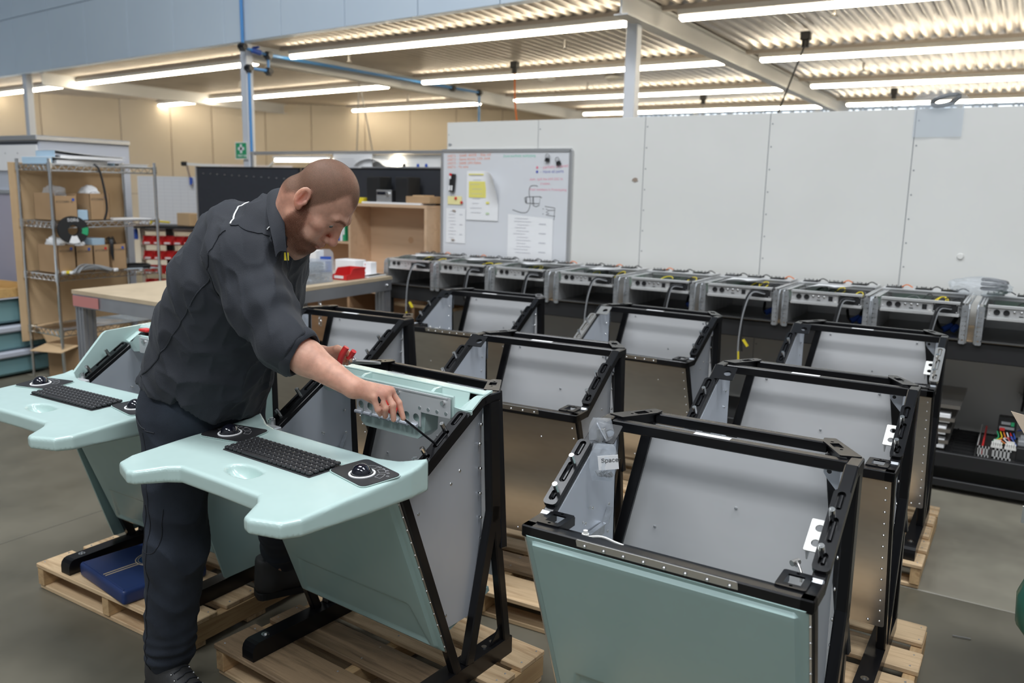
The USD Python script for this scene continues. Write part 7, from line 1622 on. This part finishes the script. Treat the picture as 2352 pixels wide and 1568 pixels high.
# ---- boots
def boot(ankle, toe_dir, base):
    f = nrm(np.append(toe_dir[:2], 0)); r = np.array([f[1], -f[0], 0]); o = np.array([ankle[0], ankle[1], base])
    Rb = np.stack([r, f, [0, 0, 1.0]], 1)
    def fn(p):
        b = (p - o) @ Rb
        d = s_cone(b, (0, -0.055, 0.048), (0, -0.045, 0.13), 0.046, 0.052)
        d = smin(d, s_cone(b, (0, -0.03, 0.06), (0.004, 0.13, 0.035), 0.052, 0.044), 0.03)
        d = smin(d, s_cone(b, (0, -0.01, 0.11), (0.003, 0.09, 0.055), 0.042, 0.040), 0.03)
        d = smin(d, s_ell(b, (0.004, 0.155, 0.042), (0.046, 0.060, 0.036)), 0.02)
        d = np.maximum(d, 0.022 - b[:, 2]); return np.maximum(d, b[:, 2] - 0.15)
    v, fc = surface_net(fn, o - (0.26, 0.26, -0.0), o + (0.26, 0.26, 0.17), 0.006, proj=1)
    bt = mpart(man, 'boot', v, fc, 'boot_leather', smooth=45)
    out = rounded(Polygon([(-0.046, -0.10), (0.046, -0.10), (0.047, 0.0), (0.054, 0.10), (0.045, 0.18), (0.01, 0.222), (-0.03, 0.205), (-0.049, 0.14), (-0.046, 0.05)]), 0.025)
    mpart(bt, 'sole', *MB().prism(out, 0.024, R=Rb, t=o).arr(), 'rubber_black')
    m = MB()
    for k in range(5):
        y = 0.045 + 0.021 * k; z0 = 0.125 - 0.013 * k
        A = on_cloth(fn, np.array([o + Rb @ np.array([x, y + 0.006 * (x > 0), z0]) for x in np.linspace(-0.03, 0.03, 7)]), 0.002); m.tube(A, 0.0022, 5)
    mpart(bt, 'laces', *m.arr(), 'thread_navy')
    m = MB()
    for k in range(5):
        for x in (-0.032, 0.032):
            c = on_cloth(fn, np.array([o + Rb @ np.array([x, 0.045 + 0.021 * k, 0.118 - 0.013 * k])]), 0.001)[0]; m.sph(c, 0.004, 5)
    mpart(bt, 'eyelets', *m.arr(), 'steel', kind='stuff')
boot(J['rank'], np.array([0.86, -0.10]), 0.0)
boot(J['lank'], np.array([0.45, 0.9]), 0.111)

# ---- tools in the hands
def unit(a, b): return nrm(np.asarray(b) - np.asarray(a))
sd = thing('screwdriver', 'long black-shafted screwdriver with red handle in the man\'s right hand', 'screwdriver', J['sd1'])
o = J['sd1']; ax = unit(J['sd1'], (-1.361, 1.815, 0.910)); L = np.linalg.norm(np.array((-1.361, 1.815, 0.910)) - o)
zR = np.stack([nrm(np.cross([0, 0, 1.0], ax)), np.cross(ax, nrm(np.cross([0, 0, 1.0], ax))), ax], 1)
part(sd, 'shaft', MB().cyl(-ax * 0.01, ax * L, 0.0032, 10), 'black_steel'); part(sd, 'tip', MB().cyl(ax * L, ax * (L + 0.008), 0.0032, 8, 0.0012), 'steel')
part(sd, 'handle', MB().lathe([(0, -0.085), (0.010, -0.084), (0.0125, -0.075), (0.0125, -0.045), (0.011, -0.03), (0.0125, -0.018), (0.012, -0.006), (0.006, 0.0), (0, 0)], 14, R=zR), 'red_plastic', smooth=40)
part(sd, 'grip', MB().lathe([(0.0126, -0.078), (0.0132, -0.075), (0.0132, -0.055), (0.0126, -0.052)], 14, R=zR), 'black_plastic', smooth=40)
pl = thing('pliers', 'long-nose pliers with red handles in the man\'s left hand, resting on the console top', 'pliers', (-1.69, 1.836, 1.11))
po = np.array((-1.69, 1.836, 1.11)); P_ = lambda x: np.array(x) - po
part(pl, 'handle', MB().tube(curve([P_((-1.717, 1.8047, 1.097)), P_((-1.703, 1.802, 1.128)), P_((-1.6896, 1.808, 1.1523))], 10), [0.009] * 9 + [0.009, 0.008][:0] if False else 0.0092, 10), 'red_plastic', smooth=40)
part(pl, 'handle', MB().tube(curve([P_((-1.7017, 1.828, 1.112)), P_((-1.692, 1.832, 1.126)), P_((-1.6832, 1.8329, 1.1375))], 10), 0.0085, 10), 'red_plastic', smooth=40)
part(pl, 'jaw', MB().cyl(P_((-1.700, 1.828, 1.108)), P_((-1.640, 1.900, 1.097)), 0.0075, 8, 0.003), 'bare_steel'); part(pl, 'jaw', MB().cyl(P_((-1.706, 1.834, 1.102)), P_((-1.638, 1.902, 1.094)), 0.007, 8, 0.003), 'bare_steel')
part(pl, 'pivot', MB().sph(P_((-1.690, 1.838, 1.109)), 0.0085, 8), 'steel')
# ------------------------------------------------------------------ parts bags on the nearest console
def pouch(w, h, d, seed, n=18):
    """flattened plastic pouch hanging down from the origin: front along -y"""
    rng = np.random.default_rng(seed); u = np.linspace(-1, 1, n); v = np.linspace(0, 1, n)
    U, V = np.meshgrid(u, v, indexing='ij')
    wid = w * (0.55 + 0.45 * np.sin(np.pi * np.clip(V * 0.75 + 0.12, 0, 1)))
    bul = d * np.clip(1 - U ** 2, 0, 1) ** 0.5 * np.clip(np.sin(np.pi * V) , 0, 1) ** 0.6
    P = np.stack([U * wid, -bul, -V * h], -1); nz = (meshkit.fbm(P * 60 + seed, 3, seed) - 0.5) * 0.5 * d
    Q = np.stack([U * wid, bul * 0.6, -V * h], -1); P[..., 1] -= nz * 1.6; P[..., 0] += nz; Q[..., 1] += nz
    return MB().grid(P).grid(Q[::-1])
def clear_parts_bag(label, loc, rot, w, h, d, seed, extra):
    t = thing('parts_bag', label, 'bag', loc, rot)
    part(t, 'film', pouch(w, h, d, seed), 'clear_film', smooth=20); extra(t); return t
clear('bag_haze', (0.88, 0.90, 0.95), 0.45, 0.25)
def ex1(t):
    m = MB()
    for k, a in enumerate((0.3, -0.4, 0.1)): m.bar((-0.006 + 0.006 * k, 0, -0.03), (-0.006 + 0.012 * k + 0.01 * a, -0.004, -0.065), 0.012, 0.006)
    part(t, 'hardware', m, 'bare_steel'); part(t, 'folded_tape', MB().bar((-0.012, -0.012, -0.012), (0.010, -0.013, -0.05), 0.02, 0.002, up=(1, 0, 0)), 'bag_haze')
clear_parts_bag('small clear bag of hardware tied over the bracket of the nearest console', (-0.893, 1.905, 1.045), 0.5, 0.032, 0.085, 0.014, 4, ex1)
def ex2(t):
    part(t, 'paper_label', MB().box((0.012, -0.015, -0.045), (0.052, 0.0012, 0.038), R=rotm([0, 1, 0], -0.12)), 'paper')
    v, f = text('Spacer', 0.011, depth=0.0004); part(t, 'lettering', MB().add(v, f, R=rotm([0, 1, 0], -0.12) @ RX_, t=(-0.006, -0.0158, -0.046)), 'ink_black')
    m = MB()
    for k in range(9): m.cyl((-0.016 + 0.004 * k, -0.004 * (k % 3), -0.072 - 0.004 * (k % 2)), (-0.008 + 0.004 * k, -0.006, -0.084), 0.005, 8)
    part(t, 'spacers', m, 'grey_plastic')
clear_parts_bag('clear bag of spacers with paper label hanging under the bracket of the nearest console', (-0.872, 1.88, 0.985), 0.5, 0.036, 0.10, 0.016, 9, ex2)

# ------------------------------------------------------------------ things cut off by the right edge
t = thing('cardboard_sheet', 'pale cardboard sheet jutting in at the right edge above the shelf', 'cardboard', (0.02, 2.52, 0.0), 0.2)
part(t, 'flap', MB().prism(Polygon([(-0.012, 1.075), (0.4, 0.98), (0.4, 0.80), (0.045, 0.985)]), 0.004, R=RX_, t=(0, 0, 0)), 'cardboard_pale')
part(t, 'carton', MB().bb((0.26, 0.02, 0.72), (0.56, 0.36, 0.98), ch=0.004), 'cardboard_light')
t = thing('parts_trolley', 'grey topped trolley standing at the right edge of the photo', 'trolley', (0.26, 2.95, 0.0))
part(t, 'top', MB().bb((-0.18, -0.2, 0.69), (0.4, 0.3, 0.718), ch=0.004), 'grey_plastic'); part(t, 'lip', MB().bb((-0.19, -0.21, 0.70), (0.41, -0.2, 0.75)), 'frame_alu')
part(t, 'lower_shelf', MB().bb((-0.06, -0.18, 0.2), (0.38, 0.28, 0.22)), 'grey_plastic')
for x in (-0.05, 0.36):
    for y in (-0.17, 0.26): part(t, 'leg', MB().bb((x - 0.018, y - 0.018, 0.06), (x + 0.018, y + 0.018, 0.69)), 'bench_black'); part(t, 'castor', MB().cyl((x - 0.012, y, 0.03), (x + 0.012, y, 0.03), 0.03, 14), 'black_plastic')
t = thing('green_bottle', 'dark green rounded bottle on the trolley shelf at the right edge', 'bottle', (0.185, 2.47, 0.0))
part(t, 'stand', MB().bb((-0.05, -0.04, 0.0), (0.06, 0.04, 0.47), ch=0.005), 'bench_black')
part(t, 'body', MB().lathe([(0, 0.47), (0.07, 0.475), (0.105, 0.52), (0.11, 0.60), (0.09, 0.66), (0.04, 0.69), (0, 0.695)], 24), 'dark_green', smooth=40)
# small litter on the floor
for k, (x, y, l) in enumerate(((-0.26, 4.2, 'small washer lying on the light concrete right of the pallets'), (-0.05, 3.35, 'short metal pin lying on the concrete by the floor joint'))):
    t = thing('floor_scrap', l, 'scrap', (x, y, 0.0)); part(t, 'piece', MB().lathe([(0.004, 0), (0.012, 0), (0.012, 0.003), (0.004, 0.003)], 12) if k == 0 else MB().bar((-0.03, 0, 0.004), (0.03, 0.012, 0.004), 0.006, 0.006), 'steel')
